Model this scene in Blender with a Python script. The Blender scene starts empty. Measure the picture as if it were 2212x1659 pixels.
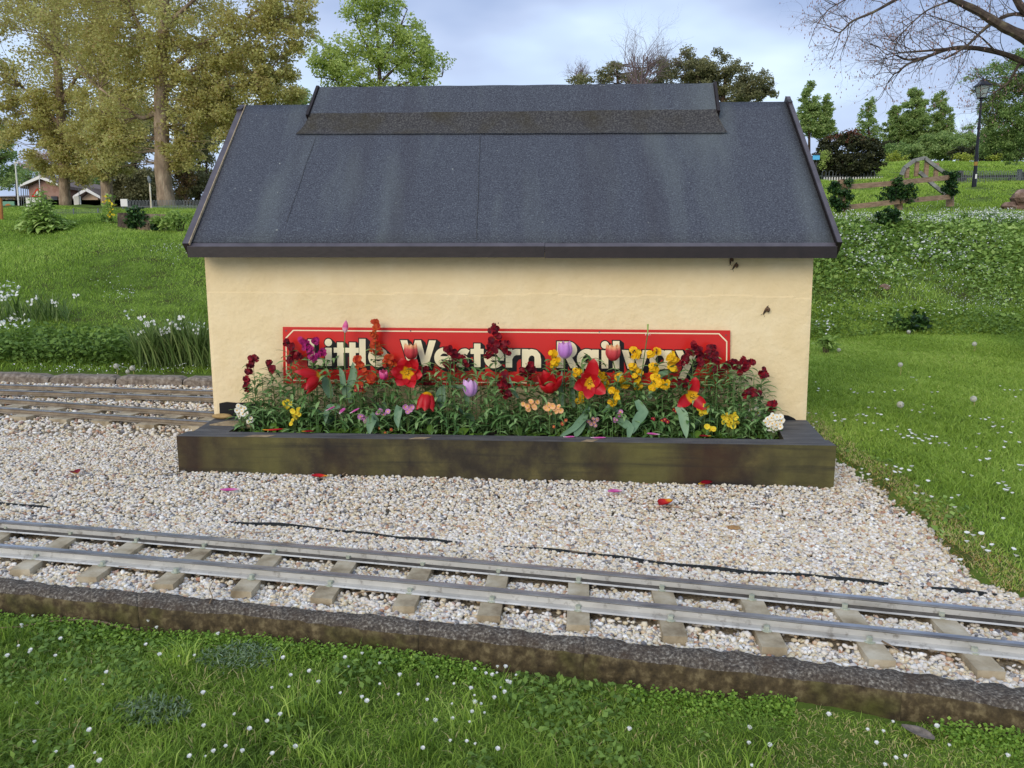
import bpy, math, random
import numpy as np
from mathutils import Vector, Matrix, noise
random.seed(7); RNG = np.random.default_rng(11)
sc = bpy.context.scene
C = sc.collection
# ------------------------------------------------------------------ camera
H = 1.05; PITCH = 9.5; F = 1664.0; CX = 1106.0; CY = 829.5
cam_d = bpy.data.cameras.new('camera'); cam = bpy.data.objects.new('camera', cam_d); C.objects.link(cam)
cam.location = (0, 0, H); cam.rotation_euler = (math.radians(90 - PITCH), 0, 0)
cam_d.sensor_width = 36; cam_d.lens = 36 * F / 2212; cam_d.clip_end = 2000; cam_d.clip_start = .05
sc.camera = cam
# ------------------------------------------------------------------ sky and sun (soft light, thin cloud)
SUN_EL, SUN_AZ = 26, -152            # sun behind the camera, to its left
w = bpy.data.worlds.new('World'); sc.world = w; w.use_nodes = True
nt = w.node_tree; nt.nodes.clear()
def wn(t, **k):
    n = nt.nodes.new(t)
    for a, b in k.items(): setattr(n, a, b)
    return n
sky = wn('ShaderNodeTexSky', sky_type='NISHITA'); sky.sun_disc = False
sky.sun_elevation = math.radians(SUN_EL); sky.sun_rotation = math.radians(SUN_AZ)
bg1 = wn('ShaderNodeBackground'); bg1.inputs[1].default_value = 0.12
nt.links.new(sky.outputs[0], bg1.inputs[0])
tc = wn('ShaderNodeTexCoord'); mp = wn('ShaderNodeMapping'); mp.inputs['Scale'].default_value = (1, 1, 2.6)
mp.inputs['Location'].default_value = (.35, .2, .1)
nz = wn('ShaderNodeTexNoise'); nz.inputs['Scale'].default_value = 2.9; nz.inputs['Detail'].default_value = 4; nz.inputs['Roughness'].default_value = .45
rp = wn('ShaderNodeValToRGB')
e = rp.color_ramp.elements
e[0].position = .36; e[0].color = (.33, .42, .64, 1)
e[1].position = .66; e[1].color = (.72, .86, 1.0, 1)
x = e.new(.47); x.color = (.46, .55, .76, 1)
x = e.new(.57); x.color = (.56, .69, .90, 1)
bg2 = wn('ShaderNodeBackground'); bg2.inputs[1].default_value = .96
mx = wn('ShaderNodeMixShader'); mx.inputs[0].default_value = .9
wo = wn('ShaderNodeOutputWorld')
L = nt.links.new
L(tc.outputs['Generated'], mp.inputs[0]); L(mp.outputs[0], nz.inputs[0]); L(nz.outputs[0], rp.inputs[0])
L(rp.outputs[0], bg2.inputs[0]); L(bg1.outputs[0], mx.inputs[1]); L(bg2.outputs[0], mx.inputs[2]); L(mx.outputs[0], wo.inputs[0])
sd = bpy.data.lights.new('sun', 'SUN'); sd.energy = 1.45; sd.angle = math.radians(34); sd.color = (1, .90, .74)
so = bpy.data.objects.new('sun', sd); C.objects.link(so)
az = math.radians(SUN_AZ); el = math.radians(SUN_EL)
so.rotation_euler = Vector((-math.sin(az) * math.cos(el), -math.cos(az) * math.cos(el), -math.sin(el))).to_track_quat('-Z', 'Y').to_euler()
sc.view_settings.view_transform = 'Standard'; sc.view_settings.look = 'None'
sc.view_settings.exposure = 0.40; sc.view_settings.gamma = 1
# ------------------------------------------------------------------ photo pixel (2212 wide) to world helpers
_c, _s = math.cos(math.radians(PITCH)), math.sin(math.radians(PITCH))
def ray(px, py):
    r = px - CX; u = CY - py
    return np.array([r, F * _c + u * _s, u * _c - F * _s])
def atz(px, py, z=0.):
    d = ray(px, py); return np.array([0, 0, H]) + d * ((z - H) / d[2])
def aty(px, py, Y):
    d = ray(px, py); return np.array([0, 0, H]) + d * (Y / d[1])
ALPHA = math.radians(3.63)
EU = np.array([math.cos(ALPHA), -math.sin(ALPHA), 0]); EV = np.array([math.sin(ALPHA), math.cos(ALPHA), 0]); EW = np.array([0, 0, 1.])
OB = np.array([0, 4.075, 0.])
def B(u, v, wz): return OB + EU * u + EV * v + EW * wz
def bv(px, py, v):                       # pixel ray met with the plane v metres behind the shed's front wall
    d = ray(px, py); o = np.array([0, 0, H])
    return o + d * ((v - (o - OB) @ EV) / (d @ EV))
# ------------------------------------------------------------------ ground shape
YN = np.array([0, 6.3, 7.0, 8, 8.7, 9.5, 10, 11.5, 12.3, 14, 17, 20, 26, 40, 55, 80, 400])
ZL = np.array([0, 0, .10, .343, .55, .776, .90, 1.27, 1.42, 1.65, 1.85, 2.15, 2.6, 3.3, 3.9, 4.2, 4.2])
ZR = np.array([0, .05, .075, .10, .12, .50, .76, 1.37, 1.54, 1.72, 2.12, 2.6, 3.39, 5.6, 7.2, 7.9, 7.9])
KB = np.array([atz(px, py, 0.)[:2] for px, py in ((-700, 1195), (-300, 1224), (0, 1249), (164, 1269), (341, 1284), (603, 1309), (917, 1342), (1152, 1366), (1395, 1391), (1608, 1412), (1794, 1434), (1980, 1456), (2212, 1485), (2600, 1536))])
KF = np.array([atz(px, py, 0.)[:2] for px, py in ((-700, 1221), (-300, 1252), (0, 1279), (273, 1304), (603, 1335), (903, 1369), (1152, 1394), (1395, 1426), (1700, 1461), (1794, 1471), (2054, 1507), (2212, 1532), (2600, 1590))])
def kb(x): return np.interp(x, KB[:, 0], KB[:, 1])
def kf(x): return np.interp(x, KF[:, 0], KF[:, 1])
GE = np.array([atz(px, py, 0.)[:2] for px, py in ((1700, 905), (1810, 1000), (1850, 1018), (1930, 1085), (1995, 1125), (2050, 1195), (2120, 1262), (2212, 1292), (2500, 1330))])
def gravel_right(y):                     # x of the gravel's right edge at depth y
    o = np.argsort(GE[:, 1]); return np.interp(y, GE[o, 1], GE[o, 0])
FARK = [atz(px, py, 0.) for px, py in ((-600, 806), (0, 826), (105, 829), (250, 831), (394, 834), (470, 836))]
def far_kerb(x): return np.interp(x, [p[0] for p in FARK], [p[1] for p in FARK])
def terrain(x, y, bumps=True):
    x = np.asarray(x, float); y = np.asarray(y, float)
    s = x / np.maximum(y, .5)
    k = np.clip((s + .30) / .65, 0, 1); k = k * k * (3 - 2 * k)
    z = np.interp(y, YN, ZL) * (1 - k) + np.interp(y, YN, ZR) * k
    if bumps:
        a = np.clip((y - 5.5) / 6, 0, 1)
        z = z + a * (.05 * np.sin(1.9 * x + .6 * y) + .04 * np.sin(.8 * x - 1.3 * y + 1) + .02 * np.sin(4.1 * x + 3.3 * y))
        fr = np.clip((kb(x) - .01 - y) / np.maximum(kb(x) - .02 - kf(x), .03), 0, 1)
        z = z * (1 - fr) + fr * (-.075 + .008 * np.sin(5 * x + 2 * y) + .005 * np.sin(11 * x - 7 * y))
    return z
def ground(px, py, dz=0.):               # pixel ray met with the terrain
    d = ray(px, py); o = np.array([0, 0, H])
    ys = np.concatenate([np.linspace(1.2, 8, 900), np.geomspace(8, 300, 1500)])
    P = o[None] + d[None] * (ys / d[1])[:, None]
    hit = np.nonzero(P[:, 2] <= terrain(P[:, 0], P[:, 1]) + dz)[0]
    i = hit[0] if len(hit) else len(ys) - 1
    p = P[i].copy(); p[2] = float(terrain(p[0], p[1])); return p
def on_ground(px, Y):                    # ground point at depth Y straight under a photo column
    x = (px - CX) / F * Y * 1.0; return np.array([x, Y, float(terrain(x, Y))])
# ------------------------------------------------------------------ materials
def S(r, g, b, k=1.):
    def f(c): c /= 255.; return (c / 12.92 if c <= .04045 else ((c + .055) / 1.055) ** 2.4) * k
    return (f(r), f(g), f(b), 1)
def mat(name, cols, src='noise', scale=20., rough=.8, bump=0., bscale=None, detail=4., transl=0., metal=0., spec=.3, stretch=(1, 1, 1), coord='Object', dist=.01, mix=None):
    """cols: list of (pos,colour). src: noise / voronoi / attr (attribute t) / flat. mix=(cols2, scale2, lo, hi): second noise layered over"""
    m = bpy.data.materials.new(name); m.use_nodes = True
    n = m.node_tree.nodes; l = m.node_tree.links.new; n.clear()
    out = n.new('ShaderNodeOutputMaterial'); p = n.new('ShaderNodeBsdfPrincipled')
    p.inputs['Roughness'].default_value = rough; p.inputs['Metallic'].default_value = metal; p.inputs['Specular IOR Level'].default_value = spec
    tcn = n.new('ShaderNodeTexCoord'); mpn = n.new('ShaderNodeMapping'); mpn.inputs['Scale'].default_value = stretch
    l(tcn.outputs[coord], mpn.inputs[0])
    def fac(src, scale):
        if src == 'attr':
            a = n.new('ShaderNodeAttribute'); a.attribute_name = 't'; return a.outputs['Fac']
        if src == 'voronoi':
            v = n.new('ShaderNodeTexVoronoi'); v.inputs['Scale'].default_value = scale; l(mpn.outputs[0], v.inputs[0]); return v.outputs['Color']
        v = n.new('ShaderNodeTexNoise'); v.inputs['Scale'].default_value = scale; v.inputs['Detail'].default_value = detail; v.inputs['Roughness'].default_value = .6
        l(mpn.outputs[0], v.inputs[0]); return v.outputs[0]
    def ramp(cols, f):
        r = n.new('ShaderNodeValToRGB'); e = r.color_ramp.elements
        e[0].position = cols[0][0]; e[0].color = cols[0][1]; e[1].position = cols[-1][0]; e[1].color = cols[-1][1]
        for c in cols[1:-1]:
            q = e.new(c[0]); q.color = c[1]
        l(f, r.inputs[0]); return r.outputs[0]
    if src == 'flat': p.inputs['Base Color'].default_value = cols[0][1]; colout = None
    else:
        colout = ramp(cols, fac(src, scale))
        if mix:
            for (c2, s2, lo, hi, src2) in mix:
                st2 = None
                if isinstance(src2, tuple): src2, st2 = 'noise', src2
                mr = n.new('ShaderNodeMapRange'); mr.inputs[1].default_value = lo; mr.inputs[2].default_value = hi
                if st2:
                    mq = n.new('ShaderNodeMapping'); mq.inputs['Scale'].default_value = st2; l(tcn.outputs[coord], mq.inputs[0]); vq = n.new('ShaderNodeTexNoise'); vq.inputs['Scale'].default_value = s2; vq.inputs['Detail'].default_value = 5; l(mq.outputs[0], vq.inputs[0]); l(vq.outputs[0], mr.inputs[0])
                else: l(fac(src2, s2), mr.inputs[0])
                mm = n.new('ShaderNodeMix'); mm.data_type = 'RGBA'; l(mr.outputs[0], mm.inputs[0]); l(colout, mm.inputs[6]); mm.inputs[7].default_value = c2
                colout = mm.outputs[2]
        l(colout, p.inputs['Base Color'])
    if bump:
        b = n.new('ShaderNodeBump'); b.inputs['Strength'].default_value = bump; b.inputs['Distance'].default_value = dist
        l(fac('noise', bscale or scale), b.inputs['Height']); l(b.outputs[0], p.inputs['Normal'])
    if transl:
        t = n.new('ShaderNodeBsdfTranslucent'); ms = n.new('ShaderNodeMixShader'); ms.inputs[0].default_value = transl
        if colout is not None: l(colout, t.inputs[0])
        else: t.inputs[0].default_value = cols[0][1]
        l(p.outputs[0], ms.inputs[1]); l(t.outputs[0], ms.inputs[2]); l(ms.outputs[0], out.inputs[0])
    else: l(p.outputs[0], out.inputs[0])
    return m
def leafmat(name, cols, rough=.6, transl=.25, spec=.25):
    k = len(cols); return mat(name, [(i / (k - 1), c) for i, c in enumerate(cols)], src='attr', rough=rough, transl=transl, spec=spec)
# ------------------------------------------------------------------ mesh builder
class MB:
    def __init__(s): s.v = []; s.f = []; s.t = []
    def add(s, vs, fs, t=0.):
        b = len(s.v); s.v += [tuple(map(float, p)) for p in vs]; s.f += [tuple(b + i for i in q) for q in fs]
        s.t += list(t) if hasattr(t, '__len__') else [t] * len(vs)
    def box8(s, p, t=0.):                # p: 4 bottom then 4 top, both anticlockwise
        s.add(p, [(3, 2, 1, 0), (4, 5, 6, 7), (0, 1, 5, 4), (1, 2, 6, 5), (2, 3, 7, 6), (3, 0, 4, 7)], t)
    def box(s, c, size, ax=None, t=0.):
        ax = ax or (np.array([1, 0, 0]), np.array([0, 1, 0]), np.array([0, 0, 1])); c = np.asarray(c, float)
        a, b, d = [np.asarray(q, float) * z / 2 for q, z in zip(ax, size)]
        s.box8([c - a - b - d, c + a - b - d, c + a + b - d, c - a + b - d, c - a - b + d, c + a - b + d, c + a + b + d, c - a + b + d], t)
    def prism(s, poly, vec, t=0.):
        n = len(poly); vec = np.asarray(vec, float); P = [np.asarray(p, float) for p in poly]
        s.add(P + [p + vec for p in P], [tuple(range(n))[::-1], tuple(range(n, 2 * n))] + [(i, (i + 1) % n, n + (i + 1) % n, n + i) for i in range(n)], t)
    def tube(s, path, rad, n=6, t=0., cap=True):
        P = [np.asarray(p, float) for p in path]; m = len(P)
        R = list(rad) if hasattr(rad, '__len__') else [rad] * m
        T = list(t) if hasattr(t, '__len__') else [t] * m
        vs = []; ts = []; ref = None
        for i in range(m):
            d = P[min(i + 1, m - 1)] - P[max(i - 1, 0)]; d /= (np.linalg.norm(d) + 1e-9)
            if ref is None: ref = np.cross(d, [0, 0, 1.] if abs(d[2]) < .9 else [1., 0, 0])
            a = ref - d * (ref @ d); a /= (np.linalg.norm(a) + 1e-9); b = np.cross(d, a); ref = a
            for k in range(n):
                q = 2 * math.pi * k / n; vs.append(P[i] + R[i] * (math.cos(q) * a + math.sin(q) * b)); ts.append(T[i])
        fs = [(i * n + k, i * n + (k + 1) % n, (i + 1) * n + (k + 1) % n, (i + 1) * n + k) for i in range(m - 1) for k in range(n)]
        if cap: fs += [tuple(range(n))[::-1], tuple(range((m - 1) * n, m * n))]
        s.add(vs, fs, ts)
    def blob(s, c, r, n=10, m=7, jit=0., t=0., seed=0):
        rr = random.Random(seed); vs = []; fs = []; c = np.asarray(c, float); r = np.asarray(r if hasattr(r, '__len__') else (r, r, r), float)
        for i in range(m + 1):
            th = math.pi * i / m
            for k in range(n):
                ph = 2 * math.pi * k / n; q = 1 + (rr.random() - .5) * 2 * jit
                vs.append(c + r * q * np.array([math.sin(th) * math.cos(ph), math.sin(th) * math.sin(ph), math.cos(th)]))
        for i in range(m):
            for k in range(n): fs.append((i * n + k, (i + 1) * n + k, (i + 1) * n + (k + 1) % n, i * n + (k + 1) % n))
        s.add(vs, fs, t)
    def build(s, name, m, parent=None, smooth=False):
        return raw(name, np.array(s.v, float), s.f, np.array(s.t, float), m, parent, smooth)
def wloc(o):
    p = np.array(o.location)
    while o.parent: o = o.parent; p = p + np.array(o.location)
    return p
def raw(name, v, faces, t, m, parent=None, smooth=False, mi=None):
    me = bpy.data.meshes.new(name); v = np.asarray(v, float)
    if parent is not None: org = wloc(parent)
    else: org = np.array([v[:, 0].mean(), v[:, 1].mean(), v[:, 2].min()])
    v = v - org
    if isinstance(faces, np.ndarray):
        nf, k = faces.shape; me.vertices.add(len(v)); me.vertices.foreach_set('co', v.astype(np.float32).ravel())
        me.loops.add(nf * k); me.loops.foreach_set('vertex_index', faces.astype(np.int32).ravel())
        me.polygons.add(nf); me.polygons.foreach_set('loop_start', (np.arange(nf) * k).astype(np.int32))
        try: me.polygons.foreach_set('loop_total', np.full(nf, k, np.int32))
        except Exception: pass
        me.update(calc_edges=True)
    else: me.from_pydata([tuple(p) for p in v], [], faces)
    if t is not None and len(t) == len(me.vertices):
        a = me.attributes.new('t', 'FLOAT', 'POINT'); a.data.foreach_set('value', np.clip(np.asarray(t, np.float32), 0, 1))
    for q in (m if isinstance(m, (list, tuple)) else [m]): me.materials.append(q)
    if mi is not None: me.polygons.foreach_set('material_index', np.asarray(mi, np.int32))
    if smooth: me.polygons.foreach_set('use_smooth', np.ones(len(me.polygons), bool))
    me.update()
    o = bpy.data.objects.new(name, me); C.objects.link(o)
    if parent is not None: o.parent = parent
    else: o.location = tuple(org)
    return o
def tag(o, label, cat, group=None, kind=None):
    if label: o['label'] = label
    if cat: o['category'] = cat
    if group: o['group'] = group
    if kind: o['kind'] = kind
    return o
def thing(name, label, cat, loc, group=None, kind=None):
    o = bpy.data.objects.new(name, None); o.empty_display_size = .1; C.objects.link(o); o.location = tuple(float(a) for a in loc)
    return tag(o, label, cat, group, kind)
def dup(root, loc=None, rz=0., sc_=1., label=None):
    r = root.copy(); C.objects.link(r)
    if loc is not None: r.location = tuple(float(a) for a in loc)
    r.rotation_euler = (0, 0, rz); r.scale = (sc_,) * 3
    if label: r['label'] = label
    for ch in list(root.children):
        c = ch.copy(); C.objects.link(c); c.parent = r
        for g in list(ch.children):
            d = g.copy(); C.objects.link(d); d.parent = c
    return r
def unit(v): v = np.asarray(v, float); return v / (np.linalg.norm(v) + 1e-12)
# ---- many leaves / blades at once
def leaves(P, size, aspect=.55, up=.3, t=None, droop=0., rng=RNG):
    """P (n,3): one folded 4-cornered leaf each. returns v,f,t"""
    n = len(P); d = rng.normal(size=(n, 3)); d[:, 2] = d[:, 2] * .6 - droop; d /= np.linalg.norm(d, axis=1)[:, None]
    nr = rng.normal(size=(n, 3)); nr[:, 2] += up * 3; sd_ = np.cross(d, nr); sd_ /= np.linalg.norm(sd_, axis=1)[:, None] + 1e-9
    nn = np.cross(sd_, d)
    sz = size * rng.uniform(.6, 1.3, n) if np.isscalar(size) else size * rng.uniform(.7, 1.2, n)
    L_ = d * sz[:, None]; W_ = sd_ * (sz * aspect * .5)[:, None]; N_ = nn * (sz * .12)[:, None]
    v = np.stack([P, P + L_ * .45 + W_ + N_, P + L_, P + L_ * .45 - W_ + N_], 1).reshape(-1, 3)
    b = (np.arange(n) * 4)[:, None]; f = b + np.array([[0, 1, 2, 3]])
    tt = rng.random(n) if t is None else t
    return v, f, np.repeat(tt, 4)
def blades(P, h, wd, t, lean=.5, rng=RNG, bend=None):
    """grass blades as 2 quads (6 verts)"""
    n = len(P); a = rng.uniform(0, 2 * math.pi, n); dirn = np.stack([np.cos(a), np.sin(a), np.zeros(n)], 1)
    b = rng.uniform(0, 2 * math.pi, n); sd_ = np.stack([np.cos(b), np.sin(b), np.zeros(n)], 1) * (wd * .5)[:, None]
    ln = (h * lean * rng.uniform(.2, 1.3, n))[:, None]; z = np.array([0, 0, 1.])
    m = P + dirn * ln * .35 + z * (h * .6)[:, None]; tp = P + dirn * ln + z * (h * rng.uniform(.75, 1, n))[:, None]
    v = np.stack([P - sd_, P + sd_, m + sd_ * .8, m - sd_ * .8, tp + sd_ * .12, tp - sd_ * .12], 1).reshape(-1, 3)
    o = (np.arange(n) * 6)[:, None]; f = np.concatenate([o + np.array([[0, 1, 2, 3]]), o + np.array([[3, 2, 4, 5]])], 0)
    return v, f, np.repeat(t, 6)
class Bulk:
    def __init__(s): s.v = []; s.f = []; s.t = []; s.n = 0
    def add(s, vft):
        v, f, t = vft; s.v.append(v); s.f.append(f + s.n); s.t.append(t); s.n += len(v)
    def build(s, name, m, parent=None, smooth=False):
        return raw(name, np.concatenate(s.v), np.concatenate(s.f), np.concatenate(s.t), m, parent, smooth)
def nz3(x, y, k, sd=0.):                 # cheap smooth noise
    x = np.asarray(x) * k + sd * 17.3; y = np.asarray(y) * k - sd * 9.1
    return (np.sin(x * 1.3 + np.sin(y * 1.7)) + np.sin(y * 1.1 + np.sin(x * 2.3) * 1.3) + .6 * np.sin(2.9 * x - 2.3 * y) + .5 * np.sin(4.7 * x + 5.1 * y + 1)) / 3.1
# ================================================================== MATERIALS
M = {}
M['ground'] = mat('ground', [(.3, S(66, 66, 36)), (.5, S(84, 104, 42)), (.7, S(110, 132, 54))], scale=3.5, rough=.95, bump=.6, bscale=60, spec=.1, detail=8)
M['gravelbed'] = mat('gravel_bed', [(.35, S(130, 118, 98)), (.65, S(190, 178, 158))], scale=70, rough=.95, bump=.8, bscale=90, spec=.1)
M['stone'] = mat('stone', [(0, S(96, 94, 98)), (.06, S(146, 146, 150)), (.09, S(176, 132, 106)), (.14, S(198, 172, 146)), (.25, S(204, 188, 154)), (.42, S(218, 208, 184)), (.62, S(224, 216, 204)), (.8, S(204, 196, 188)), (1, S(244, 242, 236))], src='attr', rough=.75, spec=.3, mix=[(S(176, 160, 132), 55, .52, .95, 'noise')])
M['lawn'] = leafmat('lawn', [S(86, 112, 42), S(120, 150, 54), S(150, 180, 72), S(182, 204, 102), S(204, 190, 134)], transl=.3)
M['weed'] = leafmat('weed', [S(90, 118, 52), S(126, 156, 72), S(160, 188, 96), S(192, 212, 128)], transl=.3)
M['dry'] = leafmat('dry', [S(120, 92, 46), S(168, 132, 70), S(196, 170, 104)], transl=.1)
M['clover'] = leafmat('clover', [S(98, 132, 46), S(130, 166, 62), S(162, 192, 86)], transl=.35)
M['ivy'] = leafmat('ivy', [S(20, 40, 18), S(34, 62, 30), S(56, 88, 42), S(86, 116, 52)], transl=.1, rough=.45)
M['petalwhite'] = mat('petal_white', [(0, S(244, 244, 240))], src='flat', rough=.6, transl=.3)
M['stemg'] = mat('stem_green', [(0, S(112, 138, 60))], src='flat', rough=.6)
M['kerbface'] = mat('kerb_face', [(.3, S(48, 40, 28)), (.5, S(80, 68, 47)), (.7, S(126, 112, 82))], scale=40, rough=.95, bump=1, bscale=70, dist=.005, detail=8, mix=[(S(66, 70, 22), 5, .55, .72, 'noise'), (S(40, 34, 26), 9, .55, .75, 'noise')])
M['kerb'] = mat('kerb', [(.32, S(54, 48, 44)), (.47, S(84, 76, 68)), (.56, S(108, 100, 90)), (.70, S(160, 154, 142))], scale=120, rough=.95, bump=1, bscale=110, dist=.006, detail=10,
                mix=[(S(70, 56, 44), 9, .48, .70, 'noise'), (S(196, 192, 182), 14, .64, .74, 'noise')])
M['oldkerb'] = mat('old_kerb', [(.3, S(84, 76, 68)), (.5, S(128, 116, 104)), (.7, S(160, 150, 138))], scale=30, rough=.9, bump=.8, bscale=60, detail=8)
M['rail'] = mat('rail', [(.3, S(176, 175, 170)), (.75, S(212, 210, 204))], scale=7, rough=.45, metal=.35, spec=.5, mix=[(S(104, 96, 86), 38, .56, .80, 'noise'), (S(130, 122, 110), 3, .55, .9, (1, 1, 8))])
M['railhead'] = mat('rail_head', [(.3, S(120, 122, 132)), (.7, S(176, 180, 190))], scale=30, rough=.3, metal=.7, stretch=(.2, 1, 1))
M['railbrown'] = mat('rail_brown', [(.3, S(112, 98, 80)), (.7, S(154, 140, 120))], scale=14, rough=.6, metal=.2)
M['railshade'] = mat('rail_shade', [(.3, S(62, 58, 54)), (.7, S(100, 96, 90))], scale=20, rough=.8)  # darker tone painting in shade under the rail heads and on the far rail's foot
M['bolt'] = mat('bolt', [(.3, S(150, 158, 140)), (.7, S(196, 200, 184))], scale=50, rough=.5, metal=.2)
M['sleeper'] = mat('sleeper', [(.28, S(112, 96, 72)), (.5, S(170, 156, 130)), (.72, S(198, 188, 166))], scale=9, rough=.85, bump=.4, bscale=30, stretch=(1, 1, 1), detail=8)
FELT = [(.34, S(60, 62, 70)), (.46, S(72, 75, 84)), (.56, S(82, 86, 95)), (.70, S(106, 113, 119))]
M['felt'] = mat('felt', FELT, scale=140, rough=.95, spec=.12, bump=.35, bscale=200, detail=3,
                mix=[(S(112, 120, 118), 1.6, .50, 1.05, (2.6, .5, .5)), (S(58, 54, 60), 1.3, .52, 1.25, (3.4, .35, .35)), (S(150, 154, 148), 26, .72, .78, 'noise')])
M['feltmoss'] = mat('felt_mossy', [(.34, S(56, 54, 56)), (.5, S(70, 69, 70)), (.66, S(96, 95, 92))], scale=110, rough=.95, spec=.1, bump=.4, bscale=200, detail=3, mix=[(S(66, 60, 44), 5, .45, .9, 'noise')])
M['boardtop'] = mat('sky_sheen_board_top', [(.3, S(70, 64, 70)), (.7, S(88, 82, 88))], scale=14, rough=.5, spec=.5)  # same brown paint, top faces coloured lighter to paint in the sky's sheen
M['paintboard'] = mat('brown_board', [(.3, S(32, 25, 24)), (.7, S(42, 33, 32))], scale=14, rough=.45, spec=.35, bump=.12, bscale=40)
M['rawwood'] = mat('raw_edge', [(.3, S(140, 122, 96)), (.7, S(190, 170, 138))], scale=40, rough=.8)
M['wall'] = mat('render_wall', [(.3, S(227, 204, 158)), (.5, S(233, 211, 167)), (.7, S(238, 218, 177))], scale=5, rough=.85, spec=.25, bump=.55, bscale=34, dist=.012, detail=8, mix=[(S(220, 188, 138), 1.3, .55, .9, 'noise'), (S(206, 178, 132), 3.0, .62, .9, (1, 1, .35)), (S(150, 124, 84), 60, .76, .80, 'noise')])
M['red'] = mat('sign_red', [(.3, S(196, 30, 24)), (.7, S(208, 38, 30))], scale=2, rough=.3, spec=.5)
M['cream'] = mat('sign_cream', [(0, S(240, 226, 186))], src='flat', rough=.4)
M['black'] = mat('sign_black', [(0, S(22, 20, 22))], src='flat', rough=.4)
M['screw'] = mat('screw', [(0, S(120, 96, 92))], src='flat', rough=.5, metal=.6)
M['timber'] = mat('dark_timber', [(.30, S(40, 35, 29)), (.45, S(58, 51, 38)), (.6, S(78, 71, 45)), (.75, S(108, 98, 58))], scale=8, rough=.75, spec=.3, bump=.4, bscale=30, detail=10, mix=[(S(60, 40, 28), 1.6, .50, .75, 'noise'), (S(112, 108, 56), 2.2, .50, .85, (1, 1, .3)), (S(36, 34, 32), 10, .52, .8, (.15, .15, 3))])
M['timbertop'] = mat('grey_timber', [(.28, S(58, 56, 58)), (.5, S(82, 82, 84)), (.72, S(104, 102, 100))], scale=5, rough=.7, bump=.3, bscale=14, stretch=(1, 4, 4), detail=8)
M['liner'] = mat('liner', [(0, S(16, 15, 18))], src='flat', rough=.55)
M['soil'] = mat('soil', [(.3, S(22, 18, 14)), (.7, S(52, 42, 32))], scale=60, rough=1, bump=1, bscale=70)
M['membrane'] = mat('membrane', [(.3, S(18, 20, 22)), (.7, S(44, 50, 52))], scale=80, rough=.8)
M['tan'] = mat('tan_stone', [(.3, S(150, 122, 76)), (.7, S(190, 160, 108))], scale=30, rough=.85, bump=.3)
M['patch'] = mat('bare_wood', [(.3, S(130, 112, 86)), (.7, S(176, 156, 124))], scale=30, rough=.85)

# ================================================================== GROUND SHEETS
def ground_sheet():
    ss = np.concatenate([np.linspace(-3.2, -1.0, 12), np.linspace(-.95, .95, 170), np.linspace(1.0, 3.2, 12)])
    ys = np.concatenate([np.linspace(-3, 1.2, 6), np.linspace(1.35, 2.9, 90), np.linspace(2.95, 9, 90), np.geomspace(9.1, 400, 90)])
    X = ss[None, :] * np.maximum(ys, 2.5)[:, None]; Y = np.repeat(ys[:, None], len(ss), 1)
    Z = terrain(X, Y)
    g = (Y > kf(X)) & (Y < 9.0) & (X < np.vectorize(gravel_right)(Y) + .0) & (Y < far_kerb(X) + .1)
    g = g
    Z = np.where(g, np.minimum(Z, -.03), Z)
    n, m = X.shape; v = np.stack([X, Y, Z], -1).reshape(-1, 3)
    i = np.arange(n * m).reshape(n, m); f = np.stack([i[:-1, :-1], i[:-1, 1:], i[1:, 1:], i[1:, :-1]], -1).reshape(-1, 4)
    o = raw('ground', v, f, None, M['ground'], None, True); o['kind'] = 'structure'; return o
ground_sheet()
def gravel_base():
    vs = []; 
    xs = np.linspace(-6.5, 2.6, 120)
    top = []; bot = []
    for x in xs:
        yb = float(kb(x)) - .01
        # depth where the right edge cuts
        ysr = np.linspace(1.2, 5.2, 200); ok = [yy for yy in ysr if gravel_right(yy) > x]
        yt = float(far_kerb(x)) if x < -1.2 else (max(ok) if ok else yb)
        bot.append((x, yb, -.024)); top.append((x, max(yt, yb), -.024))
    n = len(xs); m = MB(); m.add(bot + top, [(i, i + 1, n + i + 1, n + i) for i in range(n - 1)])
    o = m.build('gravel_bed', M['gravelbed']); o['kind'] = 'structure'
gravel_base()

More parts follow.
